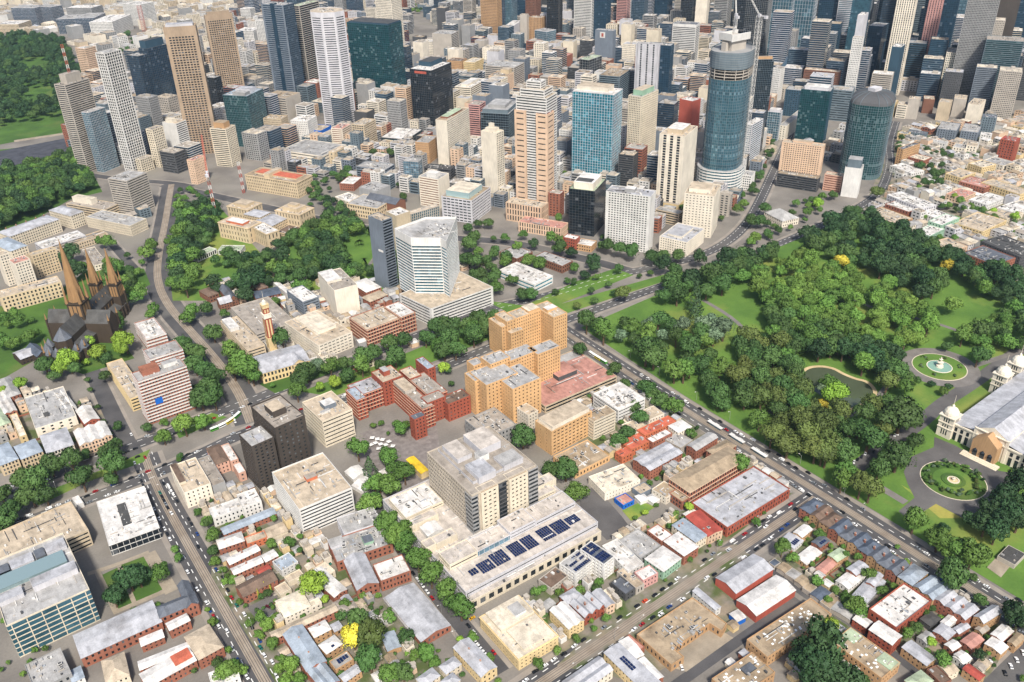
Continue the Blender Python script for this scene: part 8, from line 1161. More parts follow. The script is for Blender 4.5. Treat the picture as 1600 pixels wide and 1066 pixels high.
UMB = [(246.2,576.7),(248.9,572.3),(252,568.8),(245,568.4),(247.7,564.1),(250.8,560.6),(255.2,563),(243.3,559.4),(240.6,568.3),(254.7,555.3)]
FENCE = [(469.5,278.3,479.1,198,5),(428,271.3,441.2,197.3,6),(458.1,198.9,462.1,138.8,6),(104,481.1,123.4,358.5,8),(154.6,420.9,153.9,348,7),(101.6,540.7,118.9,426,9),(329,353.4,353.2,352.3,6),(264.4,332.1,325.2,331.9,7),(2.5,847.4,8.7,697.4,8)]

# ---------------------------------------------------------------- what is already built on: footprints and roads
FO, FU, FV, FD = [], [], [], []
for b_ in BUILDINGS:
    for v in b_[3]:
        if v[0] != 'P':
            a = rad(v[2]); FO.append((v[0], v[1])); FU.append((math.cos(a), math.sin(a))); FV.append((-math.sin(a), math.cos(a))); FD.append((v[3], v[4]))
        else:
            P = np.array(v[1]); mn, mx = P.min(0), P.max(0); FO.append(tuple(mn)); FU.append((1, 0)); FV.append((0, 1)); FD.append(tuple(mx-mn))
def addfoot(x, y, a, w, d): a = rad(a); FO.append((x, y)); FU.append((math.cos(a), math.sin(a))); FV.append((-math.sin(a), math.cos(a))); FD.append((w, d))
for x, y, a, w, d in ((60, 880, 50, 110, 40), (40, 900, 50, 110, 70), (630, 205, 3, 200, 85), (905, 790, 0, 90, 80), (1115, 705, 0, 86, 72)): addfoot(x, y, a, w, d)
FO, FU, FV, FD = map(lambda q: np.array(q, float), (FO, FU, FV, FD))
SA, SB, SW = [], [], []
for pts, w in RP:
    for p, q in zip(pts[::2], pts[2::2]): SA.append(p); SB.append(q); SW.append(w/2)
SA, SB, SW = map(lambda q: np.array(q, float), (SA, SB, SW))
def hit(p, m):
    q = np.array(p)-FO; a = (q*FU).sum(1); b = (q*FV).sum(1)
    return bool(((a > -m) & (a < FD[:, 0]+m) & (b > -m) & (b < FD[:, 1]+m)).any())
def onroad(p, m):
    d = SB-SA; t = np.clip(((np.array(p)-SA)*d).sum(1)/(d*d).sum(1), 0, 1); e = np.array(p)-SA-d*t[:, None]
    return bool((np.hypot(e[:, 0], e[:, 1]) < SW+m).any())
def inpoly(p, P):
    c = False
    for i in range(len(P)):
        a, b = P[i], P[i-1]
        if (a[1] > p[1]) != (b[1] > p[1]) and p[0] < (b[0]-a[0])*(p[1]-a[1])/(b[1]-a[1])+a[0]: c = not c
    return c
CAMP = np.array([0, 0, CAM_Z])
def seen(x, y, z, m=.02):
    q = np.array([x, y, z])-CAMP; dpt = q@fwd; u, v = (q@cr)/dpt*FOC/36, (q@cu)/dpt*FOC/36
    return dpt > 0 and abs(u) < .5+m and abs(v) < .5/1600*1066+m, dpt, u, v

CUT = [' %s ' % w for w in 'with beside behind near at between in under facing on carrying whose standing right left along around by below above rising next running wrapped cut from nearest stepping squeezed tucked among just close of joined across over directly'.split()]
def short(l):
    for c in CUT:
        if c in l: l = l[:l.index(c)]
    return ' '.join(l.replace(',', '').split()[:7])
BN = [short(b_[2]) for b_ in BUILDINGS for v in b_[3]]+['dark gothic cathedral']*2+['long exhibition hall', 'round glass tower', 'domed glass tower']
BM = FO+FU*FD[:, :1]/2+FV*FD[:, 1:]/2; BW = FD.min(1)/2
def nearest(x, y, lim=60):
    d = np.hypot(BM[:, 0]-x, BM[:, 1]-y)-BW; i = int(d.argmin()); return BN[i] if d[i] < lim else None
# ---------------------------------------------------------------- trees
KI = ['oak', 'dark', 'plane', 'elm', 'shrub', 'lime', 'olive', 'grey', 'palm', 'gold', 'conifer', 'cypress']
LC = {'oak': '456030', 'dark': '334d2c', 'plane': '577634', 'elm': '617f36', 'shrub': '4d6b2d', 'lime': '83a23a', 'olive': '566431', 'grey': '62765a', 'palm': '5c6f36', 'gold': 'c4b440', 'conifer': '3b5233', 'cypress': '8f8f2e'}
TNAME = {'oak': 'broadleaf tree', 'dark': 'dark evergreen tree', 'plane': 'fresh green tree', 'elm': 'yellow green tree', 'shrub': 'small shrub', 'lime': 'bright lime green tree', 'olive': 'olive brown tree', 'grey': 'silvery green tree', 'palm': 'palm tree', 'gold': 'golden yellow tree', 'conifer': 'dark conifer', 'cypress': 'slim golden cypress'}
for k in KI: leaf_mat('leaf_'+k, LC[k], .42, .014)
flat('bark', '5d4a38', .9); flat('palebark', '8d8069', .9)
def crown_mesh(kind, seed):
    r = random.Random(seed); b = MB(); nr = []
    def leaf(p, nrm, s):
        nv = Vector(nrm)+Vector((r.gauss(0, .55), r.gauss(0, .55), r.gauss(0, .55))); nv.normalize(); a = nv.orthogonal().normalized(); a.rotate(Matrix.Rotation(r.uniform(0, 6.3), 3, nv)); c = nv.cross(a); p = Vector(p)
        q = [p+a*s*r.uniform(.7, 1.2), p+c*s*r.uniform(.6, 1.1), p-a*s*r.uniform(.7, 1.2), p-c*s*r.uniform(.6, 1.1)]
        b.poly([tuple(x) for x in q]); nn = (Vector(nrm)*1.0+nv*.55).normalized(); nr.extend([tuple(nn)]*4)
    def blob(c, rad_, n, s, sq=1.0):
        c = Vector(c)
        for _ in range(n):
            z = r.uniform(-.55, 1); t = r.uniform(0, 6.283); q = math.sqrt(max(0, 1-z*z)); d = Vector((q*math.cos(t), q*math.sin(t), z))
            rr = rad_*r.uniform(.78, 1.06); leaf(c+Vector((d.x*rr, d.y*rr, d.z*rr*sq)), d, s*r.uniform(.7, 1.3))
    if kind == 'palm':
        for k in range(26):
            t = r.uniform(0, 6.283); e = r.uniform(-.5, .9); d = Vector((math.cos(t), math.sin(t), 0)); p = Vector((0, 0, 2.2))
            for j in range(5):
                q = p+d*.24+Vector((0, 0, .2*e-.09*j)); w = .09*(1-j*.12); sd = Vector((-d.y, d.x, 0))*w
                b.poly([tuple(p-sd), tuple(p+sd), tuple(q+sd*.8), tuple(q-sd*.8)]); nn = (Vector((0, 0, 1))+d*.4).normalized(); nr.extend([tuple(nn)]*4); p = q
    elif kind in ('conifer', 'cypress'):
        H = 2.8 if kind == 'conifer' else 3.6
        for _ in range(420):
            h = r.random()**1.3; w = (1-h)*.95+.06 if kind == 'conifer' else .42*math.sin(min(1, (1-h)*1.9)*1.57); t = r.uniform(0, 6.283); rr = w*r.uniform(.6, 1.05)
            leaf((rr*math.cos(t), rr*math.sin(t), .35+h*H), (math.cos(t), math.sin(t), .5), .1)
    else:
        core = r.uniform(.5, .62); nl = r.randint(10, 19); top = 1.3+r.uniform(0, .3); ax, ay = r.uniform(-.12, .12), r.uniform(-.12, .12)
        blob((ax, ay, top-.05), core+.1, 210, .11, .85)
        for k in range(nl):
            t = 6.283*k/nl+r.uniform(-.3, .3); lv = r.uniform(-.34, .5); q = (1-max(0, lv)*.85)*r.uniform(.42, .8); br = r.choice((r.uniform(.16, .26), r.uniform(.24, .36), r.uniform(.34, .48)))
            blob((ax+q*math.cos(t), ay+q*math.sin(t), top+lv*.85), br, int(95*(br/.3)**1.6)+20, .078)
        for k in range(5): blob((r.uniform(-.32, .32), r.uniform(-.32, .32), top+.42+r.uniform(-.1, .2)), r.uniform(.18, .36), 80, .078)
        for k in range(130):      # loose sprays
            t = r.uniform(0, 6.283); z = r.uniform(-.5, .9); q = math.sqrt(1-z*z*.8)*r.uniform(.85, 1.08); leaf((q*math.cos(t), q*math.sin(t), top+z*.8), (math.cos(t), math.sin(t), z), .06)
    me = b.mesh('crown', [MATS['leaf_'+kind]]); me.polygons.foreach_set('use_smooth', [True]*len(me.polygons)); me.normals_split_custom_set_from_vertices(nr)
    return me
def trunk_mesh(kind):
    b = MB()
    if kind == 'palm': b.tube((0, 0, 0), (.04, 0, 1.2), .1, .08, 7); b.tube((.04, 0, 1.2), (0, 0, 2.25), .08, .07, 7)
    else:
        b.tube((0, 0, -.05), (0, 0, .75), .095, .07, 7)
        for t, e in ((.3, .5), (2.2, .55), (4.1, .48), (5.3, .4)): b.tube((0, 0, .7), (math.cos(t)*e, math.sin(t)*e, 1.35), .055, .02, 5)
        b.tube((0, 0, .75), (.05, .03, 1.6), .06, .02, 5)
    return b.mesh('trunk', [MATS['palebark' if kind == 'palm' else 'bark']])
NV = {'oak': 4, 'dark': 3, 'plane': 4, 'elm': 3, 'olive': 2, 'lime': 2, 'grey': 2, 'shrub': 2}
CROWN = {k: [crown_mesh(k, 100*i+17*j) for j in range(NV.get(k, 1))] for i, k in enumerate(KI)}
TRUNK = {k: trunk_mesh(k) for k in ('oak', 'palm')}
CLEAR = [[(659,587),(701,573),(699,526),(644,487),(612,528)],[(859,434),(908,408),(899,371),(825,367),(783,383)],[(632,429),(664,424),(680,392),(658,356),(605,338),(583,362),(591,395)],[(589,503),(606,490),(561,447),(551,466)],[(561,625),(603,614),(595,580),(549,580)],[(529,418),(544,394),(511,372),(510,408)],[(727,378),(761,383),(785,357),(735,314),(693,339)],[(609,298),(678,330),(735,314),(659,248),(580,245)]]                        # open lawns of the park
rt = random.Random(11); ALLT = [(x, y, r*rt.uniform(.9, 1.1), k) for x, y, r, k in TR]
for P, n, rs, kinds, md, holes, rm, fm in SCAT:
    xs, ys = [p[0] for p in P], [p[1] for p in P]; c = 0; near = np.array([t[:3] for t in ALLT])
    for _ in range(n*40):
        if c >= n: break
        p = (rt.uniform(min(xs), max(xs)), rt.uniform(min(ys), max(ys))); r = rt.uniform(*rs)
        if not inpoly(p, P) or any(inpoly(p, h) for h in holes) or any(inpoly(p, h) for h in CLEAR): continue
        if (((near[:, 0]-p[0])**2+(near[:, 1]-p[1])**2) < (md*(r+near[:, 2]))**2).any(): continue
        if hit(p, fm) or onroad(p, rm): continue
        ALLT.append((p[0], p[1], r, rt.choice(kinds))); near = np.vstack([near, ALLT[-1][:3]]); c += 1
for k in range(70):             # flower and shrub ring of the parterre, beds round the fountain
    t = rt.uniform(0, 6.283); q = rt.uniform(15.5, 23); ALLT.append((591+q*math.cos(t), 247+q*math.sin(t), rt.uniform(.9, 2.1), rt.choice((4, 6, 2, 1, 7))))
for k in range(6):
    for j in range(7): t = k*1.047+.3; ALLT.append((738+18*math.cos(t)+rt.gauss(0, 1.6), 350+18*math.sin(t)+rt.gauss(0, 1.6), rt.uniform(.6, 1.2), rt.choice((6, 4, 7))))
def zone(x, y, u, v):
    px_, py_ = 800+u*1600, 533-v*1600
    if px_ > 1130 and 400 < py_ < 600: return 'in the dense middle of the big park'
    if px_ > 1430 and py_ > 600: return 'around the exhibition hall forecourt'
    if px_ > 930 and 390 < py_ < 760 and px_-930 > (py_-540)*1.55: return 'on the park lawns beside the park road'
    if py_ < 330: return 'beside the city towers'
    if px_ < 700 and py_ < 480 and px_ > 255: return 'in the gardens below the parliament'
    if px_ < 260 and py_ < 620: return 'around the cathedral close'
    if px_ < 420 and 600 <= py_ < 830: return 'on the left end of the parade'
    if 380 < px_ < 1130 and 400 < py_ < 620: return 'along the median of the parade'
    if 520 < px_ < 760 and 620 < py_ < 1000: return 'between the car park and the podium hospital'
    if px_ < 480: return 'along the tram street'
    if px_ > 1180 and py_ > 780: return 'among the terraces below the park road'
    return 'in the yards around the shopping street'
cand = []
for x, y, r, k in ALLT:
    ok, dpt, u, v = seen(x, y, r, .03)
    cand.append((-(r/dpt) if ok and r > 2.4 else 0, x, y, r, k, u, v))
cand.sort(key=lambda t: t[0]); solo, rest = cand[:296], cand[296:]
gold = iter(['golden yellow tree in the back gardens beside the olive brown tree', 'golden yellow tree standing out in the dark far side of the park', 'golden yellow tree beside the far street of the park', 'small golden yellow tree by the park pond'])
for q, x, y, r, k, u, v in solo:
    kn = KI[k]; z = zone(x, y, u, v); g = z
    nb_ = nearest(x, y, 26); sz = 'big ' if r > 11 else 'small ' if r < 6 else ''
    lb = next(gold, 'golden yellow tree') if kn == 'gold' else '%s%s %s' % (sz, TNAME[kn], 'beside the '+nb_ if nb_ else z)
    o = link('palm_tree' if kn == 'palm' else 'conifer_tree' if kn in ('conifer', 'cypress') else 'broadleaf_tree', None, None, (x, y, 0), rt.uniform(0, 6.28), lb, 'palm' if kn == 'palm' else 'conifer' if kn in ('conifer', 'cypress') else 'tree', 'trees '+z)
    h = rt.uniform(.82, 1.15); s = (r*rt.uniform(.86, 1.14), r*rt.uniform(.86, 1.14), r*h)
    t = link('trunk', TRUNK['palm' if kn == 'palm' else 'oak'], o); t.scale = s
    c = link('crown', rt.choice(CROWN[kn]), o); c.scale = s
def scatter_object(name, items, label):
    """one object whose points carry crowns: the trees too many or too small to stand as individuals"""
    src = bpy.data.collections.new(name+'_kinds'); idx = {}
    names = []
    for k in KI:
        for j, me in enumerate(CROWN[k]):
            o = bpy.data.objects.new('kind_%02d_%d' % (KI.index(k), j), me); src.objects.link(o); names.append((o.name, k))
    names.sort(); byk = {}
    for i, (n_, k) in enumerate(names): byk.setdefault(k, []).append(i)
    me = bpy.data.meshes.new(name); me.from_pydata([(x, y, 0) for x, y, r, k in items], [], [])
    a = me.attributes.new('size', 'FLOAT_VECTOR', 'POINT'); a.data.foreach_set('vector', np.array([(r*rt.uniform(.85, 1.15), r*rt.uniform(.85, 1.15), r*rt.uniform(.8, 1.15)) for x, y, r, k in items], 'f').ravel())
    a = me.attributes.new('pick', 'INT', 'POINT'); a.data.foreach_set('value', [rt.choice(byk[KI[k]]) for x, y, r, k in items])
    a = me.attributes.new('turn', 'FLOAT_VECTOR', 'POINT'); a.data.foreach_set('vector', np.array([(0, 0, rt.uniform(0, 6.28)) for _ in items], 'f').ravel())
    o = link(name, me, None, label=label, cat=None, kind='stuff')
    ng = bpy.data.node_groups.new(name, 'GeometryNodeTree'); ng.interface.new_socket('Geometry', in_out='INPUT', socket_type='NodeSocketGeometry'); ng.interface.new_socket('Geometry', in_out='OUTPUT', socket_type='NodeSocketGeometry')
    N = ng.nodes; gi, go = N.new('NodeGroupInput'), N.new('NodeGroupOutput'); ip = N.new('GeometryNodeInstanceOnPoints'); ci = N.new('GeometryNodeCollectionInfo')
    ci.inputs['Collection'].default_value = src; ci.inputs['Separate Children'].default_value = True; ci.inputs['Reset Children'].default_value = True
    def attr(n_, ty):
        q = N.new('GeometryNodeInputNamedAttribute'); q.data_type = ty; q.inputs['Name'].default_value = n_; return q.outputs['Attribute']
    L = ng.links; L.new(gi.outputs[0], ip.inputs['Points']); L.new(ci.outputs[0], ip.inputs['Instance']); ip.inputs['Pick Instance'].default_value = True
    L.new(attr('pick', 'INT'), ip.inputs['Instance Index']); L.new(attr('size', 'FLOAT_VECTOR'), ip.inputs['Scale']); L.new(attr('turn', 'FLOAT_VECTOR'), ip.inputs['Rotation']); L.new(ip.outputs[0], go.inputs[0])
    o.modifiers.new('trees', 'NODES').node_group = ng
scatter_object('woodland', [t[1:5] for t in rest if t[3] > 2.4], 'many more trees filling the parks and streets behind the counted ones')
scatter_object('shrubbery', [t[1:5] for t in rest if t[3] <= 2.4], 'low shrubs scattered through back gardens and yards')

# ---------------------------------------------------------------- infill of the city: nearest blocks as things, the rest as one mass
TA = np.array([t[:3] for t in ALLT])
ZN = ['along the top edge of the city', 'among the tall glass towers at the top right', 'among the crowded city centre blocks', 'in the far right city quarter', 'by the far river', 'at the foot of the left hand towers', 'in the far suburb beyond the dark park', 'in the low suburb right of the park', 'among the small houses right of the park', 'behind the parade terraces', 'in the yards beside the tram street', 'in the lanes behind the shopping street', 'in the back gardens of the terraces', 'in the yards beside the park road', 'on the hill behind the fire station', 'beside the theatre', 'by the river bank', 'in the gaps between the city towers', 'in the gaps between the left hand towers', 'beside the peach hotel', 'on the gardens hill', 'between the fire station and the striped tower']
CN = {'cream': 'cream', 'ivory': 'ivory', 'conc': 'grey concrete', 'white': 'white', 'beige': 'beige', 'grey': 'grey', 'peach': 'peach', 'tan': 'tan', 'lil': 'pale lilac', 'stone': 'sandstone', 'brick': 'red brick', 'dgrey': 'charcoal', 'slategrey': 'slate grey', 'yellow': 'pale yellow', 'navy': 'navy', 'bgrey': 'blue grey', 'black': 'black'}
RFS = ['rwhite', 'rgrey', 'rbeige', 'rconc', 'rcream', 'rlil', 'rtan']
INF = []
for zi, (P, ang, cw, cd, hs, mats, sts, prob, seed, gap, sv) in enumerate(INFS):
    if zi: FO, FU, FV, FD = [np.vstack([q, [x[k] for x in ACC]]) if ACC else q for k, q in enumerate((FO, FU, FV, FD))]
    ACC = []
    r = random.Random(seed); a = rad(ang); u = np.array([math.cos(a), math.sin(a)]); v = np.array([-u[1], u[0]]); Q = np.array(P, float); us, vs = Q@u, Q@v
    for i in range(int(us.min()//cw)-1, int(us.max()//cw)+2):
        for j in range(int(vs.min()//cd)-1, int(vs.max()//cd)+2):
            if r.random() > prob: continue
            w, d = cw-r.uniform(.5, gap), cd-r.uniform(.5, gap); h = r.uniform(*hs) if r.random() < .85 else r.uniform(hs[1], hs[1]*1.6); ma, st, rf = r.choice(mats), r.choice(sts), r.choice(RFS)
            k_ = 1 if cw > 12.5 else 0; c = u*(i*cw+(i//sv)*12*k_)+v*(j*cd+(j//(sv+1))*14*k_); m = c+u*w/2+v*d/2
            if not inpoly(m, P) or not seen(*m, h/2, .03)[0]: continue
            if any(hit(q, .25 if 6 < zi != 17 else 1.0) or onroad(q, 1 if 6 < zi != 17 else 3) for q in (m, c, c+u*w, c+v*d, c+u*w+v*d, c+u*w/2, c+v*d/2, m+v*d/2, m+u*w/2)): continue
            if (((TA[:, 0]-m[0])**2+(TA[:, 1]-m[1])**2) < (min(w, d)*.42+TA[:, 2]*(.2 if 6 < zi != 17 else .5))**2).any(): continue
            ACC.append((c, u, v, (w, d))); INF.append((seen(*m, h/2)[1]/math.sqrt(w*d+h*w), c[0], c[1], ang, w, d, h, ma, st, rf, zi))
INF.sort(key=lambda t: t[0])
def block_mesh(W1, G, R, X, t, lo):
    _, x, y, ang, w, d, h, ma, st, rf, zi = t; rr = random.Random(int(x*31+y*17)); P = [(0, 0), (w, 0), (w, d), (0, d)]
    o = dict(s=st, th=.9 if st == 'grid' else 0, fh=rr.choice((3.3, 3.6, 4)), bay=rr.choice((2.8, 3.4, 4.5)) if not lo else 5, wf=rr.uniform(.4, .55), bf=rr.uniform(.4, .65))
    gb = h < 12 and rr.random() < .6
    for i in range(4):
        facade(W1, G, P[i], P[(i+1) % 4], 0, h, o if not (i in (1, 2)) else {**o, 's': 'plain'}, False)
    if gb:
        roof_pitched(R, W1, (0, 0, (1, 0), (0, 1), w, d), h, dict(rt=rr.choice(('gx', 'gy', 'hip')), rh=min(w, d)*.18))
    else:
        R.poly([(*p, h) for p in P]); In = offs(P, .4)
        for i in range(4): j = (i+1) % 4; W1.poly([(*P[i], h), (*P[j], h), (*P[j], h+.9), (*P[i], h+.9)]); W1.poly([(*P[i], h+.9), (*P[j], h+.9), (*In[j], h+.9), (*In[i], h+.9)]); W1.poly([(*In[j], h), (*In[i], h), (*In[i], h+.9), (*In[j], h+.9)])
        roof_clutter(lambda a, c: (a*w, c*d), h, w, d, rr, X, 0, 60 if not lo else 160)
        for k in range(rr.randint(1, 5)):
            a, b2 = rr.uniform(.1, .65)*w, rr.uniform(.1, .65)*d; X.box(a, b2, h, a+rr.uniform(2, .3*w+2), b2+rr.uniform(2, .3*d+2), h+rr.uniform(1, 4))
for t in INF[:285]:
    W1, G, R, X = MB(), MB(), MB(), MB(); block_mesh(W1, G, R, X, t, False)
    A = MB()
    for q, mi in ((W1, 0), (G, 1), (R, 2)):
        n0 = len(A.v); A.v += q.v; A.f += [tuple(i+n0 for i in f) for f in q.f]; A.m += [mi]*len(q.f); A.uv += q.uv
    n0 = len(A.v); A.v += X.v; A.f += [tuple(i+n0 for i in f) for f in X.f]; A.m += [3+m_ for m_ in X.m]; A.uv += X.uv
    lb = '%s %s %s' % (CN[t[7]], 'shed' if t[4]*t[5] < 50 and t[6] < 6 else 'low house' if t[6] < 9 else 'mid rise block' if t[6] < 26 else 'taller block', 'near the '+nearest(t[1], t[2], 45) if nearest(t[1], t[2], 45) else ZN[t[10]])
    A.build('garden_shed' if t[4]*t[5] < 50 and t[6] < 6 else 'low_house' if t[6] < 9 else 'city_block', [t[7], 'gnavy' if t[8] == 'grid' else 'gdark', t[9], 'conc', 'rgrey', 'dgrey', 'white'], None, loc=(t[1], t[2], 0), rz=rad(t[3]), label=lb, cat='shed' if t[4]*t[5] < 50 and t[6] < 6 else 'house' if t[6] < 9 else 'building', group='buildings '+ZN[t[10]])
keys = sorted(CN)+RFS+['gdark', 'gnavy']; A = MB()
for t in INF[285:]:
    W1, G, R, X = MB(), MB(), MB(), MB(); block_mesh(W1, G, R, X, t, True); ca, sa = math.cos(rad(t[3])), math.sin(rad(t[3]))
    for q, mk in ((W1, t[7]), (G, 'gnavy' if t[8] == 'grid' else 'gdark'), (R, t[9]), (X, 'conc')):
        n0 = len(A.v); A.v += [(t[1]+x*ca-y*sa, t[2]+x*sa+y*ca, z) for x, y, z in q.v]; A.f += [tuple(i+n0 for i in f) for f in q.f]; A.m += [keys.index(mk)]*len(q.f); A.uv += q.uv
A.build('distant_city', keys, kind='stuff')

# ---------------------------------------------------------------- cars, trams, shelters, lamps
CC = {'w': ('e6e6e4', 'white'), 'W': ('e9e9e6', 'white'), 's': ('b4b8bb', 'silver'), 'g': ('7d8287', 'grey'), 'k': ('1d1f22', 'black'), 'b': ('22407a', 'blue'), 'r': ('a01f24', 'red'), 'o': ('cf4a1f', 'orange'), 't': ('1f6a5c', 'dark green'), 'm': ('5a1524', 'maroon'), 'y': ('d8a41f', 'yellow')}
flat('carglass', '15191d', .1); flat('tyre', '17171a', .9)
def car_mesh(kind, col):
    b = MB(); mat = flat('paint_'+col, CC[col][0], .3, .1, .03, .2)
    if kind == 'van': prof = [(-2.45, .35), (-2.45, 1.5), (-2.3, 2.05), (1.1, 2.05), (1.75, 1.25), (2.4, 1.05), (2.45, .35)]; gl = {1: 0, 3: 1}
    else: prof = [(-2.2, .3), (-2.2, .85), (-1.75, .95), (-1.15, 1.45), (.35, 1.45), (1.05, .95), (2.1, .8), (2.2, .3)]; gl = {2: 1, 4: 1}
    n_ = len(prof)
    def wd(z): return .9 if z < 1.0 else .9-(z-1.0)*.28
    for i in range(n_-1):
        (x0, z0), (x1, z1) = prof[i], prof[i+1]; b.poly([(x0, -wd(z0), z0), (x0, wd(z0), z0), (x1, wd(z1), z1), (x1, -wd(z1), z1)], 1 if i in gl and gl[i] else 0)
    for s in (-1, 1):
        pts = [(x, s*wd(z), z) for x, z in prof]; b.poly(pts if s < 0 else pts[::-1], 0)
        if kind == 'van': w4 = [(.0, 1.35), (.0, 1.9), (.95, 1.9), (1.45, 1.35)]
        else: w4 = [(-1.5, 1.0), (-1.08, 1.38), (.3, 1.38), (.85, 1.0)]
        q = [(x, s*(wd(z)+.015), z) for x, z in w4]; b.poly(q, 1)
        for wx in (-1.4, 1.4):
            c8 = [(wx+.34*math.cos(k*.785), s*.93, .34+.34*math.sin(k*.785)) for k in range(8)]; b.poly(c8, 2)
            c9 = [(x, y-s*.2, z) for x, y, z in c8]
            for k in range(8): b.poly([c8[k], c8[(k+1) % 8], c9[(k+1) % 8], c9[k]], 2)
    return b.mesh('car', [mat, MATS['carglass'], MATS['tyre']])
RN = ['park road', 'shopping street', 'tram street', 'side street', '', '', 'corner street', 'parade', 'parade', 'hill road', 'close street', 'close street', '', 'hill street', 'city street']
rc = random.Random(5); CA = np.array([c[:2] for c in CARS], float)
for ri, (pts, w) in enumerate(RP):
    if not RN[ri]: continue
    for x, y, a in along(pts, 7.0):
        for off, pr in ((-w/2+1.3, .42), (w/2-1.3, .42), (-w/4, .1), (w/4, .1)):
            cx, cy = x-math.sin(a)*off, y+math.cos(a)*off
            if rc.random() > pr or not seen(cx, cy, 0, -.002)[0] or math.hypot(cx, cy) > 1300 or (np.hypot(CA[:, 0]-cx, CA[:, 1]-cy) < 5.5).any(): continue
            CARS.append((cx, cy, math.degrees(a)+rc.choice((0, 180)), rc.choice('wwwwwssggkkkkbrW'), RN[ri])); CA = np.vstack([CA, (cx, cy)])
CARS = [c for c in CARS if seen(c[0], c[1], 0)[0]]
CARS.sort(key=lambda c: math.hypot(c[0], c[1])); CARS = CARS[:298]
CM = {}
for x, y, a, col, street in CARS:
    kd = 'van' if col == 'W' else 'car'
    if (kd, col) not in CM: CM[kd, col] = car_mesh(kd, col)
    o = link('delivery_van' if kd == 'van' else 'car', CM[kd, col], None, (x, y, .2), rad(a), '%s %s on the %s%s' % (CC[col][1], 'van' if kd == 'van' else 'car', street, ' by the '+nearest(x, y) if nearest(x, y) else ''), kd, 'vehicles on the '+street)
flat('tramgreen', '4f9a34', .4); flat('tramwhite', 'e4e6e2', .4); flat('tramyellow', 'd9c52a', .4)
for ti, seg in enumerate(TRAMS):
    lb = ['green, white and yellow articulated tram rounding the bend', 'green and white tram stopped on the park road beside the terracotta car park'][ti]
    r = empty('tram', lb, 'tram', *seg[0])
    for i in range(len(seg)-1):
        p, q = seg[i], seg[i+1]; L = math.dist(p, q)-.5; a = math.atan2(q[1]-p[1], q[0]-p[0]); b = MB()
        b.box(0, -1.3, .6, L, 1.3, 3.3, 0, 1); b.box(.1, -1.33, 1.6, L-.1, 1.33, 2.7, 2); b.box(.5, -.8, 3.3, L-.5, .8, 3.8, 1); b.box(.8, -1.1, .2, L-.8, 1.1, .6, 2)
        o = b.build('carriage', [MATS[('tramgreen', 'tramwhite', 'tramyellow', 'tramgreen')[(i+ti) % 4]], MATS['tramwhite'], MATS['carglass']], r); o.location = (p[0]-seg[0][0], p[1]-seg[0][1], .1); o.rotation_euler = (0, 0, a)
for i, p in enumerate(SHEL):
    r = empty('tram_shelter', '%s white roofed tram stop shelter on the park road, counted from the city end' % ('first', 'second', 'third')[i], 'shelter', p[0], p[1], 90, 'tram stop shelters')
    b = MB(); b.box(-8, -1.6, 3, 8, 1.6, 3.25, 0, None, True); b.build('roof', ['white'], r)
    for k in (-7, -2.5, 2.5, 7): b = MB(); b.tube((k, 0, 0), (k, 0, 3.05), .12, .12, 6); b.build('post', ['dgrey'], r)
    b = MB(); b.box(-6, .5, .3, 6, .56, 2.4); b.build('glass_screen', ['gsky'], r)
for p in LAMPS:
    r = empty('street_lamp', 'grey street lamp post with curved arm at the kerb', 'street lamp', p[0], p[1], rt.choice((0, 90, 180)), 'street lamps')
    b = MB(); b.tube((0, 0, 0), (0, 0, 9), .14, .09, 6); b.tube((0, 0, 9), (2.2, 0, 9.7), .08, .06, 5); b.build('post', ['grey'], r)
    b = MB(); b.box(1.8, -.25, 9.55, 2.9, .25, 9.75, 0, None, True); b.build('lantern', ['white'], r)

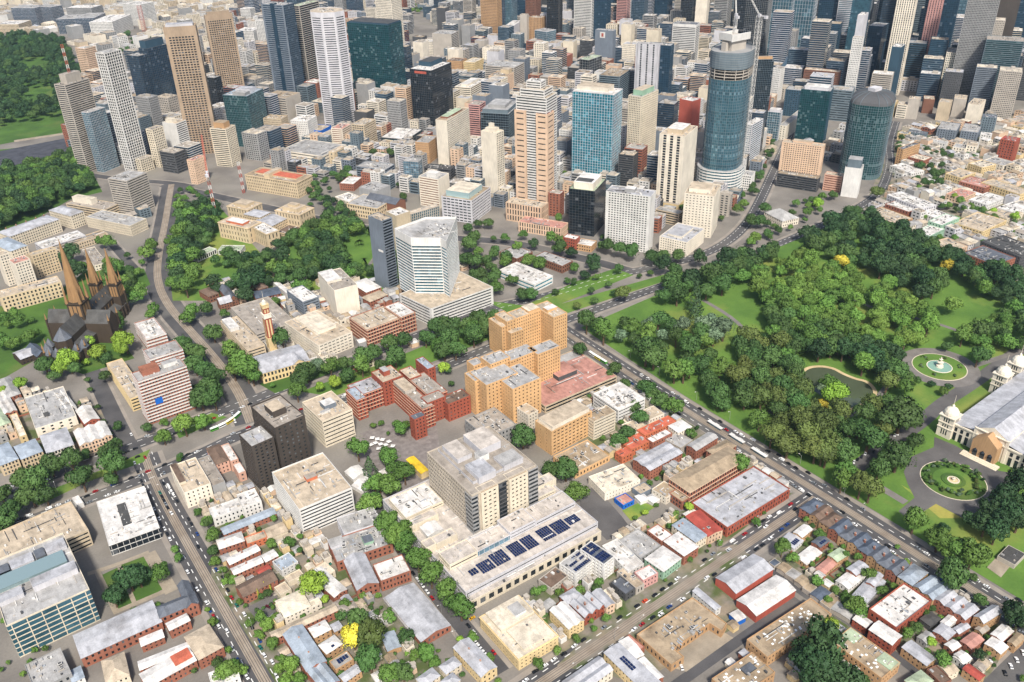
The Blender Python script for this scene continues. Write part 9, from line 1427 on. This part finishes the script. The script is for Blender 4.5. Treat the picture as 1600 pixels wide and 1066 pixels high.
fb = MB(); rf = random.Random(9)
for (x0, y0, x1, y1, st) in FENCE:
    n_ = int(math.dist((x0, y0), (x1, y1))/st)
    for k in range(n_):
        t = (k+rf.uniform(-.1, .1))/n_; cx, cy = x0+(x1-x0)*t, y0+(y1-y0)*t; L = rf.uniform(9, 16); h = rf.uniform(1.5, 2.1); m = rf.choice((0, 1, 2))
        if hit((cx-L/2, cy), .2) and hit((cx+L/2, cy), .2): continue
        fb.box(cx-L/2, cy-.08, .05, cx+L/2, cy+.08, h, m)
        if rf.random() < .5: fb.box(cx-L/2-.08, cy-4, .05, cx-L/2+.08, cy, h, m)
fb.build('garden_fences', ['brown', 'conc', 'brick'], kind='stuff')
# ---------------------------------------------------------------- the air
b = MB(); b.box(-17000, -17000, -2, 17000, 17000, 462, 0, None, True); hz = b.mesh('haze', [])
hm = bpy.data.materials.new('air'); hm.use_nodes = True; hm.node_tree.nodes.clear(); pv = hm.node_tree.nodes.new('ShaderNodeVolumePrincipled'); mo = hm.node_tree.nodes.new('ShaderNodeOutputMaterial')
pv.inputs['Color'].default_value = (.62, .82, 1.0, 1); pv.inputs['Density'].default_value = .000032; pv.inputs['Anisotropy'].default_value = .2; hm.node_tree.links.new(pv.outputs[0], mo.inputs['Volume'])
hz.materials.append(hm); link('haze', hz, None, kind='stuff')

for i, (x, y) in enumerate(UMB):
    r = empty('cafe_umbrella', 'white square cafe umbrella in the hospital forecourt', 'umbrella', x, y, rt.uniform(0, 90), 'cafe umbrellas in the forecourt')
    b = MB(); c4 = [(-1.9, -1.9), (1.9, -1.9), (1.9, 1.9), (-1.9, 1.9)]
    for k in range(4): b.poly([(*c4[k], 2.4), (*c4[(k+1) % 4], 2.4), (0, 0, 3.3)]); b.poly([(*c4[(k+1) % 4], 2.4), (*c4[k], 2.4), (*c4[k], 2.2), (*c4[(k+1) % 4], 2.2)])
    b.build('canopy', ['white'], r); b = MB(); b.tube((0, 0, 0), (0, 0, 3.2), .06, .06, 6); b.build('pole', ['grey'], r)
